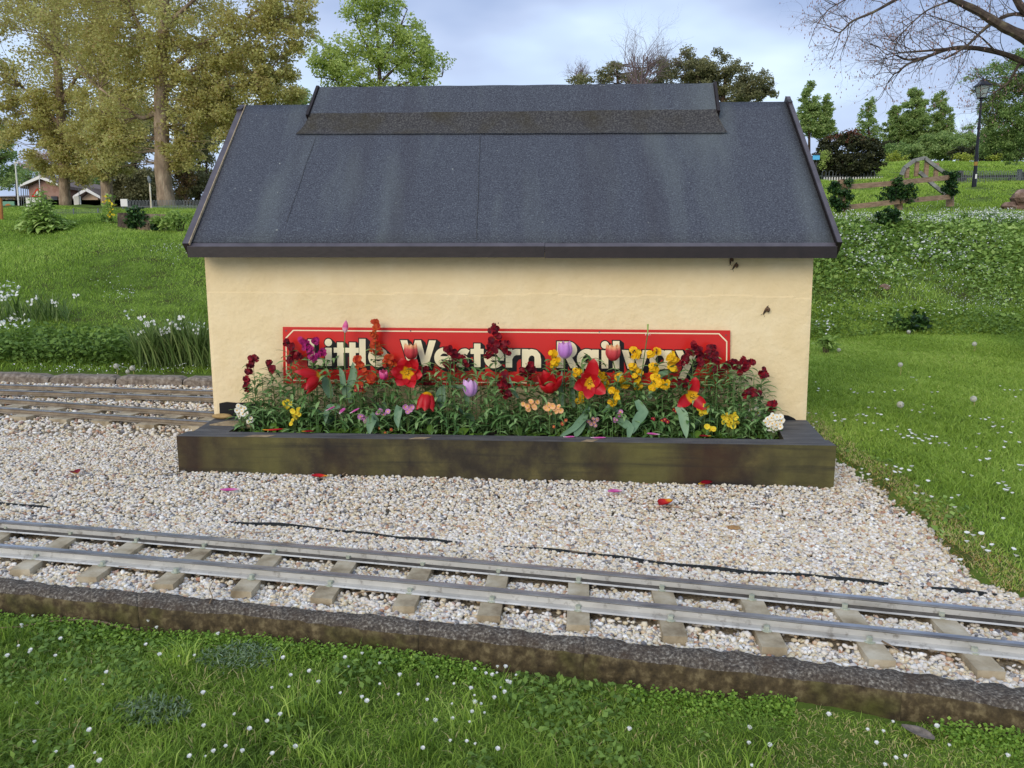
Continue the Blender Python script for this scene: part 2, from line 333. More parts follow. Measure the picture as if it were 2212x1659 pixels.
# ================================================================== FRONT TRACK
def fitline(pts, z, deg=2):
    P = np.array([atz(px, py, z) for px, py in pts]); c = np.polyfit(P[:, 0], P[:, 1], deg); return c, P
ZT = .046
FAR_R = [(0, 1123.5), (273, 1148), (603, 1174), (876, 1195), (1152, 1219), (1395, 1246), (1700, 1275), (1906, 1295), (2212, 1321)]
NEAR_R = [(0, 1177), (273, 1198.6), (603, 1227), (821, 1248), (1152, 1276.7), (1395, 1304.5), (1700, 1336), (1906, 1362), (2212, 1386)]
cF, _ = fitline(FAR_R, ZT); cN, _ = fitline(NEAR_R, ZT)
def rail_mesh(path, zt=ZT, zb=.011, hw=.0085, m=None):
    """flat-bottomed rail profile swept along path [(x,y)] ; returns (body MB, head MB)"""
    P = np.array(path); D = np.gradient(P, axis=0); D /= np.linalg.norm(D, axis=1)[:, None]; N = np.stack([-D[:, 1], D[:, 0]], 1)
    h = zt - zb
    prof = [(-.024, zb), (.024, zb), (.024, zb + .004), (.005, zb + .008), (.004, zt - .011), (hw, zt - .007), (hw - .001, zt - .001), (-hw + .001, zt - .001), (-hw, zt - .007), (-.0035, zt - .011), (-.0045, zb + .008), (-.020, zb + .004)]
    def sweep(prof):
        k = len(prof); vs = [(p[0] + n[0] * a, p[1] + n[1] * a, z) for p, n in zip(P, N) for a, z in prof]
        fs = [(i * k + j, i * k + (j + 1) % k, (i + 1) * k + (j + 1) % k, (i + 1) * k + j) for i in range(len(P) - 1) for j in range(k)]
        fs += [tuple(range(k))[::-1], tuple(range((len(P) - 1) * k, len(P) * k))]
        b = MB(); b.add(vs, fs); b.k = k; return b
    hp = [(-hw - .0006, zt - .0062), (hw + .0006, zt - .0062), (hw + .0002, zt), (-hw - .0002, zt)]
    return sweep(prof), sweep(hp)
def bolt_mb(p):
    b = MB(); z = p[2]
    for r, a, c in ((.0155, 0, .003), (.0088, .003, .011)):
        n = 12 if a == 0 else 6
        q = [(p[0] + r * math.cos(2 * math.pi * k / n), p[1] + r * math.sin(2 * math.pi * k / n), z + a) for k in range(n)]
        b.prism(q, (0, 0, c))
    return b
trk = thing('railway_track', 'miniature railway track with silvery rails in the foreground, beside the mossy concrete edging', 'railway track', (0, 2.3, 0), None)
for nm, c in (('far', cF), ('near', cN)):
    xs = np.linspace(-2.9, 1.72, 40); b, hd = rail_mesh([(x, np.polyval(c, x)) for x in xs])
    r = b.build('rail', M['rail'], trk); r.data.materials.append(M['railshade'])
    for i_, pq in enumerate(r.data.polygons):
        if i_ < 39 * 12 and i_ % 12 in ((8, 10) if nm == 'far' else (8,)): pq.material_index = 1
    h_ = hd.build('rail_head', M['railhead'], r)
BN = [(-65, 1194), (78, 1204), (222, 1219), (380.6, 1234), (544, 1248), (713.6, 1262), (885.5, 1278), (1063, 1296), (1249, 1315), (1449, 1337), (1656, 1359.5), (1878, 1384), (2104.6, 1406.5), (2340, 1432)]
BF = [(14 - 138, 1133), (14 - 0, 1143), (153, 1155), (295, 1168.6), (441, 1181), (592, 1194), (752.6, 1207), (913, 1221.6), (1077, 1237), (1250, 1254.5), (1430, 1272), (1624, 1292), (1825, 1312), (2034, 1331), (2250, 1352)]
BFx = BF[1:]  # far bolt list shifted so pairs match
BFx = [(14, 1143), (153, 1155), (295, 1168.6), (441, 1181), (592, 1194), (752.6, 1207), (913, 1221.6), (1077, 1237), (1250, 1254.5), (1430, 1272), (1624, 1292), (1825, 1312), (2034, 1331), (2250, 1352)]
SLEEP = []
def sleeper_mb(a, b, over_a, over_b, wd, z0, z1, seed):
    rr = random.Random(seed); d = unit([b[0] - a[0], b[1] - a[1], 0]); n = np.array([-d[1], d[0], 0])
    p0 = np.array([a[0], a[1], 0]) - d * over_a; p1 = np.array([b[0], b[1], 0]) + d * over_b; h = wd / 2
    m = MB(); q = [p0 + n * -h, p0 + n * h, p1 + n * h, p1 - n * h]; q = q if np.cross(q[1] - q[0], q[2] - q[1])[2] > 0 else q[::-1]
    c = .003
    m.box8([p + [0, 0, z0] for p in q] + [p + [rr.uniform(-.001, .001), rr.uniform(-.001, .001), z1 + rr.uniform(-.0015, .0015)] for p in q]); return m, (p0, p1, n, h)
for i, (pn, pf) in enumerate(zip(BN, BFx)):
    a = atz(*pn, .014); b = atz(*pf, .014)
    m, fp = sleeper_mb(a, b, .095, .10, .067, -.022, .0105, i); SLEEP.append(fp)
    s_ = m.build('sleeper', M['sleeper'], trk)
    for p in (a, b): bolt_mb((p[0], p[1], .0112)).build('bolt', M['bolt'], s_)

# ================================================================== TRACKS BEHIND (left of the shed)
RS = [[(0, 830), (460, 843)], [(0, 842), (460, 857)], [(0, 860), (460, 890)], [(0, 880), (460, 910)]]
def two(pts, z):
    a, b = atz(*pts[0], z), atz(*pts[1], z); return a, b
for k, (ra, rb, lab, cc) in enumerate(((RS[0], RS[1], 'narrow railway track running closest to the grass bank, left of the shed', None), (RS[2], RS[3], 'narrow railway track left of the shed with pale gravel in front of it', None))):
    t = thing('railway_track', lab, 'railway track', (-3.4, 5.2 + .7 * (1 - k), .0))
    lines = []
    for rr_ in (ra, rb):
        a, b = two(rr_, .052); d = (b - a) / (b[0] - a[0])
        p0 = a + d * (-3.2); p1 = a + d * (-1.685 - a[0]) if k == 1 else a + d * (3.0)
        lines.append((p0, p1)); xs = [p0 + (p1 - p0) * q for q in np.linspace(0, 1, 12)]
        bb, hd = rail_mesh([(p[0], p[1]) for p in xs], zt=.052, zb=.020, hw=.010)
        r = bb.build('rail', M['railbrown'], t); hd.build('rail_head', M['railhead'], r)
    spots = ([(10, 855), (91, 860), (180, 863.5), (266, 867), (359, 868), (450, 870)] if k == 0 else [(-50, 903), (38, 908), (124, 913), (215, 917), (312.5, 925), (410, 928)])
    for i, (px, py) in enumerate([(-240, spots[0][1] - 9), (-150, spots[0][1] - 5)] + spots):
        e_ = atz(px, py - (6 if k == 0 else 7), .02)
        dd = unit([.22, 1, 0])
        nf = lines[0]; 
        def cross(l):
            p0, p1 = l; Mx = np.array([[p1[0] - p0[0], -dd[0]], [p1[1] - p0[1], -dd[1]]]); sol = np.linalg.solve(Mx, (e_ - p0)[:2]); return p0 + (p1 - p0) * sol[0]
        b = cross(lines[0])
        m, fp = sleeper_mb(e_, b, 0.0, .12, .13, -.02, .021, i + 50); SLEEP.append(fp)
        m.build('sleeper', M['sleeper'], t)

# ================================================================== KERBS
def kerb_section(px0, px1, label):
    xs_ = np.linspace(px0, px1, max(8, int((px1 - px0) / 7)))
    def P_at(px, line):                   # kerb line x in world for a photo column: walk the polyline
        X = line[:, 0]; s = (X) / line[:, 1]; return np.interp((px - CX) / F / 1.0, s * 1.0, np.arange(len(X)))
    prof = 9; vs = []
    for i, px in enumerate(xs_):
        # world x by intersecting with ray at z=0 on the back line
        def hit(line):
            r0 = np.array([(px - CX), 0]); best = None
            for a, b in zip(line[:-1], line[1:]):
                # ray direction in plan depends on py only through depth; solve using world points projected
                pa, pb = proj(a), proj(b)
                if pa <= px <= pb: q = (px - pa) / (pb - pa); return a + (b - a) * q
            return line[-1] if px > proj(line[-1]) else line[0]
        bk, ft = hit(KBd), hit(KFd)
        n = unit(np.array([bk[0] - ft[0], bk[1] - ft[1], 0])); ft3 = np.array([ft[0], ft[1], 0]); bk3 = np.array([bk[0], bk[1], 0])
        wdt = np.linalg.norm(bk3 - ft3)
        edge = .0 if (i == 0 or i == len(xs_) - 1) else 0
        for j, (a, z) in enumerate(((1.05, -.06), (1.0, 0.0), (.75, .010), (.45, .011), (.17, .006), (.02, -.006), (-.05, -.020), (-.07, -.05), (-.08, -.12))):
            p = ft3 + n * (wdt * a + (0 if j < 3 else .012 * noise.noise(Vector((ft3[0] * 4.3, 7, 0))) + .007 * noise.noise(Vector((ft3[0] * 15, 3, 0))))) + np.array([0, 0, z - edge])
            q = noise.noise(Vector((p[0] * 24, p[1] * 24, z * 24))) * .009 + noise.noise(Vector((p[0] * 60, p[1] * 60, z * 60))) * .004 + noise.noise(Vector((p[0] * 6, p[1] * 6, z * 6 + 5))) * .008
            p = p + np.array([0, 0, q if j < 6 else q * .2]) + n * (-q * (1 if j >= 5 else 0)); vs.append(p)
    m = MB(); fs = [(i * prof + j, i * prof + j + 1, (i + 1) * prof + j + 1, (i + 1) * prof + j) for i in range(len(xs_) - 1) for j in range(prof - 1)]
    k_ = (len(xs_) - 1) * prof; fs += [tuple(range(prof))[::-1], tuple(range(k_, k_ + prof))]
    m.add(vs, fs); o = m.build('concrete_kerb', M['kerb'], None, True); o.data.materials.append(M['kerbface'])
    for i_ in range((len(xs_) - 1) * (prof - 1)):
        if i_ % (prof - 1) >= 5: o.data.polygons[i_].material_index = 1
    return tag(o, label, 'kerb', 'concrete edging along the front of the track')
def proj(p):                              # photo column of a ground point
    d = np.array([p[0], p[1], -H]); depth = d[1] * _c - d[2] * -_s * -1
    depth = d[1] * _c + (-d[2]) * _s; return CX + F * d[0] / depth
KBd = np.array([[np.interp(q, range(len(KB)), KB[:, 0]), np.interp(q, range(len(KB)), KB[:, 1])] for q in np.linspace(0, len(KB) - 1, 120)])
KFd = np.array([[np.interp(q, range(len(KF)), KF[:, 0]), np.interp(q, range(len(KF)), KF[:, 1])] for q in np.linspace(0, len(KF) - 1, 120)])
for a, b, l_ in ((-420, 298, 'leftmost length of rough concrete edging, above the fallen stick in the grass'), (298, 905, 'lichened concrete edging below the left half of the front track, ending left of centre'), (905, 1262, 'short concrete edging length in the middle, above the thickest cluster of daisies'),
                 (1262, 1949, 'long dark concrete edging length right of centre with moss at its foot'), (1949, 2480, 'rightmost concrete edging length, above the grey dead leaf')):
    kerb_section(a, b, l_)
for i, (a, b, l_) in enumerate(((-180, 105, 'low kerb stone at the left edge of the picture behind the tracks'), (108, 248, 'kerb stone behind the tracks, second from the left'), (251, 393, 'kerb stone behind the tracks in front of the reed clump'), (396, 560, 'kerb stone partly hidden by the left corner of the shed'))):
    f = lambda px: np.array([*[np.interp(px, [-600, 0, 105, 250, 394, 470, 700], [p[q] for p in FARK] + [FARK[-1][q] + (FARK[-1][q] - FARK[-2][q]) * 3]) for q in (0, 1)], 0])
    p0, p1 = f(a), f(b); n = np.array([0, 1, 0]) * .16; vs = []; K = 14
    for k in range(K):
        p = p0 + (p1 - p0) * k / (K - 1); e_ = .02 if k in (0, K - 1) else 0
        for j, (q, z) in enumerate(((0, -.04), (0, .05 - e_), (.15, .068 - e_), (.85, .068 - e_), (1, .05 - e_), (1, -.04))):
            vs.append(p + n * q + np.array([0, 0, z + .008 * noise.noise(Vector((p[0] * 9, q * 3, i)))]) + np.array([0, .008 * noise.noise(Vector((p[0] * 7, z * 9, 3 + i))), 0]))
    m = MB(); m.add(vs, [(k * 6 + j, k * 6 + (j + 1) % 6, (k + 1) * 6 + (j + 1) % 6, (k + 1) * 6 + j) for k in range(K - 1) for j in range(6)] + [tuple(range(6))[::-1], tuple(range(6 * K - 6, 6 * K))])
    tag(m.build('kerb_stone', M['oldkerb']), l_, 'kerb stone', 'kerb stones behind the tracks')

# ================================================================== SHED
shed = thing('miniature_shed', 'cream rendered miniature railway shed with felted roof and dark brown boards', 'shed', B(0, .0, 0))
WB = .03     # foot of wall
ul = lambda p: (p - OB) @ EU
u_tl, u_tr, u_bl, u_br = [ul(bv(*q, 0)) for q in ((442, 560), (1757, 562), (463, 896), (1741, 912))]
z_b = -.02; z_t = 1.075; zc = float(bv(463, 896, 0)[2])
def uu(side, z):                          # the corners lean slightly, as in the photograph
    a, b = (u_bl, u_tl) if side == 0 else (u_br, u_tr); return a + (b - a) * (z - zc) / (1.045 - zc)
DEP = 1.67
vs = []; NX, NZ = 170, 150
for j in range(NZ + 1):
    z = z_b + (z_t - z_b) * j / NZ
    for i in range(NX + 1):
        u = uu(0, z) + (uu(1, z) - uu(0, z)) * i / NX; wv = .0
        if 0 < i < NX:
            wv = .0025 * noise.noise(Vector((u * 2.2, z * 3, 0))) + .0012 * noise.noise(Vector((u * 9, z * 16, 4)))
            ledge = .845 + .012 * noise.noise(Vector((u * 3, 0, 0))) - .01 * u / 2
            if z < ledge: wv -= .0035
        vs.append(B(u, wv, z))
fs = [(j * (NX + 1) + i, j * (NX + 1) + i + 1, (j + 1) * (NX + 1) + i + 1, (j + 1) * (NX + 1) + i) for j in range(NZ) for i in range(NX)]
m = MB(); m.add(vs, fs)
def gable(u0b, u0t, flip):
    P = [B(u0b, 0, z_b), B(u0b, DEP, z_b), B(u0t, DEP, z_t), B(u0t, DEP / 2 - .02, z_t + .80), B(u0t, 0, z_t)]
    m.add(P, [(0, 1, 2, 3, 4) if flip else (4, 3, 2, 1, 0)])
gable(uu(0, z_b), uu(0, z_t), True); gable(uu(1, z_b), uu(1, z_t), False)
m.add([B(uu(0, z_b), DEP, z_b), B(uu(1, z_b), DEP, z_b), B(uu(1, z_t), DEP, z_t), B(uu(0, z_t), DEP, z_t)], [(3, 2, 1, 0)])
m.build('wall', M['wall'], shed)
# roof planes. eave line and ridge line found from the photograph
VE = -.13
eL, eR = bv(404, 522.5, VE), bv(1813, 525, VE)          # felt bottom edge
VR = .80
rL, rR = bv(522, 227, VR), bv(1708, 219.5, VR)
TH = .014
def slab(P, th, t=0.):
    P = [np.asarray(p, float) for p in P]; n = unit(np.cross(P[1] - P[0], P[2] - P[0])) * th; return P, n
roof = MB()
nf = unit(np.cross(eR - eL, rL - eL))
bL, bR = [p + EV * 2 * (VR - VE) for p in (eL, eR)]
top = [eL, eR, rR, rL, bL + (eL[2] - bL[2]) * EW * 0, bR]
def roofsheet(a, b, c, d, th=TH, MBx=None, sub=30):
    """sheet with gentle waves: a,b bottom, d,c top"""
    MBx = MBx or roof; n = unit(np.cross(b - a, d - a)); vs = []; K = sub; J = 12
    for j in range(J + 1):
        for i in range(K + 1):
            q = i / K; r = j / J; p = (a * (1 - q) + b * q) * (1 - r) + (d * (1 - q) + c * q) * r
            wv = .003 * noise.noise(Vector((q * 9, r * 3, 1))) * (0 if j in (J,) else 1); vs.append(p + n * wv)
    k0 = len(vs); vs += [p - n * th for p in vs[:k0]]; W_ = K + 1
    fs = [(j * W_ + i, j * W_ + i + 1, (j + 1) * W_ + i + 1, (j + 1) * W_ + i) for j in range(J) for i in range(K)]
    fs += [tuple(k0 + q for q in f[::-1]) for f in fs]
    fs += [(i + 1, i, k0 + i, k0 + i + 1) for i in range(K)] + [(J * W_ + i, J * W_ + i + 1, k0 + J * W_ + i + 1, k0 + J * W_ + i) for i in range(K)]
    fs += [(j * W_, (j + 1) * W_, k0 + (j + 1) * W_, k0 + j * W_) for j in range(J)] + [((j + 1) * W_ + K, j * W_ + K, k0 + j * W_ + K, k0 + (j + 1) * W_ + K) for j in range(J)]
    MBx.add(vs, fs)
roofsheet(eL, eR, rR, rL)
roofsheet(bR, bL, rL, rR)
ro = roof.build('roof_felt', M['felt'], shed, True)
for p_ in ((1037, 296, 1030, 520), (683, 294, 620, 480)):   # lapped felt joints
    def onslope(px, py):
        d = ray(px, py); o = np.array([0, 0, H]); return o + d * (((eL - o) @ nf) / (d @ nf))
    a = onslope(p_[0], p_[1]); b = onslope(p_[2], p_[3]); s_ = MB(); nn = nf if nf[2] > 0 else -nf
    pth = [a + (b - a) * q + nn * .0035 + EU * .0015 * math.sin(q * 13) for q in np.linspace(0, 1, 14)]
    s_.tube(pth, .0011, 4); s_.build('felt_joint', M['feltmoss'], ro)
# ridge vent (raised felt-covered monitor)
mrL, mrR = bv(691, 188, VR - .005), bv(1540, 179.5, VR - .005)
VC = VR - .155
mcL, mcR = bv(670, 246, VC), bv(1547, 237, VC)
nn = nf if nf[2] > 0 else -nf
mbL, mbR = onslope(640, 291.5) + nn * .008, onslope(1571, 288.5) + nn * .008
# sag control points between crease and base for the concave flare
mon = MB(); K = 50
rows = []
def lerp(a, b, q): return a * (1 - q) + b * q
prof = []
for q in np.linspace(0, 1, 7): prof.append((lerp(mrL, mcL, q), lerp(mrR, mcR, q)))
for q in np.linspace(.1, 1, 10):
    cl = lerp(mcL, mbL, q) + nn * (-.012 * math.sin(math.pi * q)); cr = lerp(mcR, mbR, q) + nn * (-.012 * math.sin(math.pi * q)); prof.append((cl, cr))
# soften the crease
pf = [list(p) for p in prof]
for k in (6,):
    for s_ in (0, 1): pf[k][s_] = (prof[k - 1][s_] + prof[k][s_] * 2 + prof[k + 1][s_]) / 4
vs = []
for a, b in pf:
    for i in range(K + 1):
        p = lerp(a, b, i / K); vs.append(p + EV * .0035 * noise.noise(Vector((i * .35, len(vs) / 60., 2))) + EW * .001 * math.sin(i * .9))
R_ = len(pf); nv = len(vs)
back = []
for p in vs:
    d = (p - OB) @ EV; back.append(p + EV * 2 * (VR - .005 - d))
fs = [(j * (K + 1) + i, (j + 1) * (K + 1) + i, (j + 1) * (K + 1) + i + 1, j * (K + 1) + i + 1) for j in range(R_ - 1) for i in range(K)]
allv = vs + back; fb = [tuple(nv + q for q in f[::-1]) for f in fs]
mon.add(allv, fs + fb)
# the felt's own edge thickness along the bottom
low = vs[-(K + 1):]; k0 = len(mon.v); mon.add([p for p in low] + [p - nn * .006 for p in low], [(i, i + K + 1, i + K + 2, i + 1) for i in range(K)])
vent = mon.build('ridge_vent', M['felt'], shed, True); vent.data.materials.append(M['feltmoss'])
for i_ in range((R_ - 1) * K):
    if i_ // K >= 6: vent.data.polygons[i_].material_index = 1
bp = MB()
for side, (r_, c_) in ((-1, (mrL, mcL)), (1, (mrR, mcR))):  # end boards of the ridge vent
    dv = unit(c_ - r_); up = unit(np.cross(dv, EU)); up = up if up[2] > 0 else -up; w_ = .016
    for q in (0, 1):
        rr_ = r_ + EU * side * .012; cc_ = c_ + EU * side * .012 + dv * .02
        if q: rr_, cc_ = [p + EV * 2 * (VR - .005 - (p - OB) @ EV) for p in (rr_, cc_)]; dv2 = unit(cc_ - rr_); up2 = unit(np.cross(dv2, EU)); up2 = up2 if up2[2] > 0 else -up2
        else: up2 = up
        P = [rr_ - up2 * .05, cc_ - up2 * .05, cc_ + up2 * .012, rr_ + up2 * .012]
        b = MB(); b.prism([p - EU * w_ / 2 for p in P], EU * w_); b.build('vent_bargeboard', M['paintboard'], vent)
    # gable triangle under the boards
    tri = MB(); pb = c_ + EV * 2 * (VR - .005 - (c_ - OB) @ EV); tri.prism([r_, c_, c_ - EW * .12, pb - EW * .12, pb], EU * side * .004); tri.build('vent_gable', M['paintboard'], vent)
# fascia
fL, fR = bv(408, 526, VE - .002), bv(1806, 529, VE - .002)
zf0, zf1 = float(bv(1106, 557, VE - .02)[2]), float(bv(1106, 526, VE - .02)[2])
def fascia(v0, v1, a, b, z0, z1):
    m = MB(); m.box8([B(a, v0, z0), B(b, v0, z0), B(b, v1, z0), B(a, v1, z0), B(a, v0, z1 - .014), B(b, v0, z1 - .014), B(b, v1, z1 + .004), B(a, v1, z1 + .004)]); return m
uf0, uf1, umid = ul(fL), ul(fR), ul(bv(1177, 540, VE))
fascia(VE - .024, VE, uf0, umid - .001, zf0 + .002, zf1).build('fascia_board', M['paintboard'], shed)
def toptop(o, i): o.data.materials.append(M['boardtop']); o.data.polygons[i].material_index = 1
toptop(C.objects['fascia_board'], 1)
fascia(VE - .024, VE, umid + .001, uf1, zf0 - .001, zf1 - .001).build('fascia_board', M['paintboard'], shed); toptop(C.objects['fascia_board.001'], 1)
fascia(DEP + .12, DEP + .145, uf0, uf1, zf0, zf1).build('fascia_board', M['paintboard'], shed)
so_ = MB(); so_.box8([B(uf0 + .05, VE + .0, zf0 + .028), B(uf1 - .05, VE, zf0 + .028), B(uf1 - .05, .0, zf0 + .028), B(uf0 + .05, .0, zf0 + .028)] + [B(uf0 + .05, VE, zf0 + .034), B(uf1 - .05, VE, zf0 + .034), B(uf1 - .05, 0, zf0 + .034), B(uf0 + .05, 0, zf0 + .034)]); so_.build('soffit', M['paintboard'], shed)
# bargeboards
for side in (-1, 1):
    for backside in (0, 1):
        if side < 0: e_, r_ = bv(394, 527, VE - .03), bv(519, 228, VR)
        else: e_, r_ = bv(1818.5, 527, VE - .03), bv(1706, 212, VR)
        if backside: e_ = e_ + EV * 2 * (VR - (e_ - OB) @ EV)
        d = unit(r_ - e_); up = unit(np.cross(d, EU)); up = up if up[2] > 0 else -up
        wd = .034 if side < 0 else .024
        P = [e_ + up * .004, e_ - up * .072 + d * .0, r_ - up * .072 + d * .03, r_ + up * .006 + d * .0]
        if side > 0: P[0] = e_ + up * .012; P[3] = r_ + up * .012
        off = EU * (0 if side < 0 else -wd)
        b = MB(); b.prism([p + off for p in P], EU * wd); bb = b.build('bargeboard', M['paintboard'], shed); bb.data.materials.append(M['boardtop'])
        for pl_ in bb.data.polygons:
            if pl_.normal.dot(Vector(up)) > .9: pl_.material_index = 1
        if not backside:
            x_ = MB(); o2 = off + (EU * wd if side < 0 else -EU * .004); x_.prism([p + o2 for p in (P[0] + up * .002, P[0] - up * .012, P[3] - up * .012, P[3] + up * .002)], EU * .004); x_.build('bare_edge', M['rawwood'] if side < 0 else M['paintboard'], bb)
# ---- sign
VS_ = -.016
TLs, TRs, BLs, BRs = bv(611.5, 706, VS_), bv(1577, 713.5, VS_), bv(613, 828, VS_), bv(1576, 838.5, VS_)
sign = thing('name_sign', 'long red enamel sign reading Little Western Railway in cream letters on the shed wall', 'sign', (TLs + BRs) / 2 - EW * .15)
LX, LY = 965.0, 123.5
def SP(x, y, d=0.):                       # sign coordinates: x right, y down from top-left, photo-pixel sized
    q, r = x / LX, y / LY; p = (TLs * (1 - q) + TRs * q) * (1 - r) + (BLs * (1 - q) + BRs * q) * r; return p - EV * d
m = MB(); m.prism([SP(0, 0), SP(0, LY), SP(LX, LY), SP(LX, 0)], -EV * .006); m.build('panel', M['red'], sign)
def flat(m, poly, d): 
    P = [SP(x, y, d) for x, y in poly]; m.prism(P, -EV * .0004)
ins = 6.; th = 2.4; ch = 17.
outer = [(ins + ch, ins), (LX - ins - ch, ins), (LX - ins, ins + ch), (LX - ins, LY - ins - ch), (LX - ins - ch, LY - ins), (ins + ch, LY - ins), (ins, LY - ins - ch), (ins, ins + ch)]
i2 = ins + th; c2 = ch - th * .4
inner = [(i2 + c2, i2), (LX - i2 - c2, i2), (LX - i2, i2 + c2), (LX - i2, LY - i2 - c2), (LX - i2 - c2, LY - i2), (i2 + c2, LY - i2), (i2, LY - i2 - c2), (i2, i2 + c2)]
m = MB()
for k in range(8): flat(m, [outer[k], outer[(k + 1) % 8], inner[(k + 1) % 8], inner[k]], .0064)
m.build('border_line', M['cream'], sign)
# lettering
def ring(cx, cy, ro, ri, a0, a1, n=22):
    out = []
    for k in range(n):
        p, q = [math.radians(a0 + (a1 - a0) * z / n) for z in (k, k + 1)]
        out.append([(cx + ro * math.cos(p), cy + ro * math.sin(p)), (cx + ro * math.cos(q), cy + ro * math.sin(q)), (cx + ri * math.cos(q), cy + ri * math.sin(q)), (cx + ri * math.cos(p), cy + ri * math.sin(p))])
    return out
def disc(cx, cy, r, n=14): return [[(cx + r * math.cos(2 * math.pi * k / n), cy + r * math.sin(2 * math.pi * k / n)) for k in range(n)]]
def glyph(ch, g=0.):
    """polygons (y up, baseline 0); g grows the stroke on every side for the black outline"""
    def R(x0, y0, x1, y1): return [[(x0 - g, y0 - g), (x1 + g, y0 - g), (x1 + g, y1 + g), (x0 - g, y1 + g)]]
    def Q(a, b, c, d):                    # slanted bar: a,b top left/right ; c,d bottom right/left
        return [[(a[0] - g * 1.1, a[1] + g), (b[0] + g * 1.1, b[1] + g), (c[0] + g * 1.1, c[1] - g), (d[0] - g * 1.1, d[1] - g)]]
    def RG(cx, cy, ro, ri, a0, a1): return ring(cx, cy, ro + g, max(ri - g, .5), a0, a1)
    def PA(pts, w_):
        out = []; w_ = w_ / 2 + g
        for a, b in zip(pts[:-1], pts[1:]):
            d = unit([b[0] - a[0], b[1] - a[1]]); n = (-d[1] * w_, d[0] * w_); out.append([(a[0] - n[0], a[1] - n[1]), (b[0] - n[0], b[1] - n[1]), (b[0] + n[0], b[1] + n[1]), (a[0] + n[0], a[1] + n[1])])
        for p in pts[1:-1]: out += disc(p[0], p[1], w_)
        return out
    if ch == 'L': return R(0, 0, 14.5, 57) + R(14.5, 0, 33, 14)
    if ch == 'i': return R(0, 0, 14.5, 39) + disc(7.2, 50.5, 8.2 + g)
    if ch == 't': return R(7.5, 0, 21.5, 51) + R(0, 28.5, 7.5, 39.5) + R(21.5, 28.5, 28.5, 39.5)
    if ch == 'l': return R(0, 0, 14, 59)
    if ch == 'e': return RG(22, 20, 22, 9.2, 0, 318) + R(12, 15, 43, 23)
    if ch == 'W': return Q((0, 57), (15, 57), (30.5, 0), (18, 0)) + Q((32, 57), (45, 57), (30.5, 0), (18, 0)) + Q((32, 57), (45, 57), (60, 0), (47.5, 0)) + Q((63, 57), (78, 57), (60, 0), (47.5, 0))
    if ch == 's': return PA([(27, 31), (21, 34.5), (14.5, 33.5), (10, 29), (12.5, 23), (20, 18.5), (23, 12.5), (19, 6), (11, 5), (3, 9)], 11.5)
    if ch == 'r': return R(0, 0, 14, 40) + PA([(8, 20), (13, 29), (21, 33.5), (31.5, 33.5)], 13)
    if ch == 'n': return R(0, 0, 14, 40) + PA([(8, 22), (12, 30), (20, 33.5), (28, 32), (33, 26), (34, 18)], 13.5) + R(27, 0, 41, 20)
    if ch == 'R': return R(0, 0, 14, 57) + R(14, 45.5, 25, 57) + R(14, 21, 25, 32) + RG(25, 39, 18, 6.5, -90, 90) + Q((16, 27), (31, 25), (46, 0), (29, 0))
    if ch == 'a': return RG(21, 20, 21.5, 9, 0, 360) + R(32, 0, 46, 40)
    if ch == 'w': return Q((0, 40), (14, 40), (23, 0), (12.5, 0)) + Q((23, 40), (34, 40), (23, 0), (12.5, 0)) + Q((23, 40), (34, 40), (45, 0), (34.5, 0)) + Q((44, 40), (58, 40), (45, 0), (34.5, 0))
    if ch == 'y': return Q((0, 40), (15, 40), (30, 4), (18, 2)) + Q((33, 40), (48, 40), (21, -20), (6, -20))
    return []
TXT = [('L', 668), ('i', 706), ('t', 725), ('t', 752), ('l', 781.5), ('e', 801), ('W', 872), ('e', 946), ('s', 993), ('t', 1025), ('e', 1054), ('r', 1101), ('n', 1136), ('R', 1211), ('a', 1254), ('i', 1306), ('l', 1330), ('w', 1349), ('a', 1408), ('y', 1462)]
for ch_, gx in TXT:
    bx = gx - 611.5; by = 83.2; sh = MB(); fc = MB()
    for k in range(0, 9):
        o_ = k * .95
        for j, poly in enumerate(glyph(ch_, 2.3)):
            P = [SP(bx + x + o_, by - y + o_ * .85, .0068 + .00004 * (k + 9 * (j % 5))) for x, y in poly]; sh.add(P, [tuple(range(len(P)))])
    for j, poly in enumerate(glyph(ch_, 0)):
        P = [SP(bx + x, by - y, .0090 + .00003 * j) for x, y in poly]; fc.add(P, [tuple(range(len(P)))])
    lt = fc.build('letter', M['cream'], sign); sh.build('letter_shadow', M['black'], lt)
for x, y in ((8, 8), (LX - 9, 10), (128 * 2.21, 6), (452, 5), (690, 5), (512, 120), (8, LY - 8), (LX - 9, LY - 8)):
    b = MB(); p = SP(x, y, .0062); b.prism([p + EU * .0045 * math.cos(a) + EW * .0045 * math.sin(a) for a in np.linspace(0, 2 * math.pi, 9)[:-1]], -EV * .002); b.build('screw', M['screw'], sign)

# ================================================================== PLANTER
FLb, FRb = atz(381, 1018, .004), atz(1801, 1053, .004)
zpl = aty(381, 942, FLb[1])[2]; zpr = aty(1807, 962.7, FRb[1])[2]
ZP = (zpl + zpr) / 2
pl = thing('flower_planter', 'long low planter box of dark weathered timbers in front of the shed', 'planter', (FLb + FRb) / 2)
dF = unit([FRb[0] - FLb[0], FRb[1] - FLb[1], 0]); nF = np.array([-dF[1], dF[0], 0])
A0 = aty(381, 942, FLb[1]); A1 = aty(1807, 962.7, FRb[1])
FT = .115
def plank(name, P, zs, m, par=pl, bot=-.03):
    b = MB(); q = [np.array([p[0], p[1], bot]) for p in P] + [np.array([p[0], p[1], z]) for p, z in zip(P, zs)]; b.box8(q); return b
front = plank('f', [A0, A1, A1 + nF * FT, A0 + nF * FT], [A0[2], A1[2], A1[2] - .002, A0[2] - .002], M['timber'])
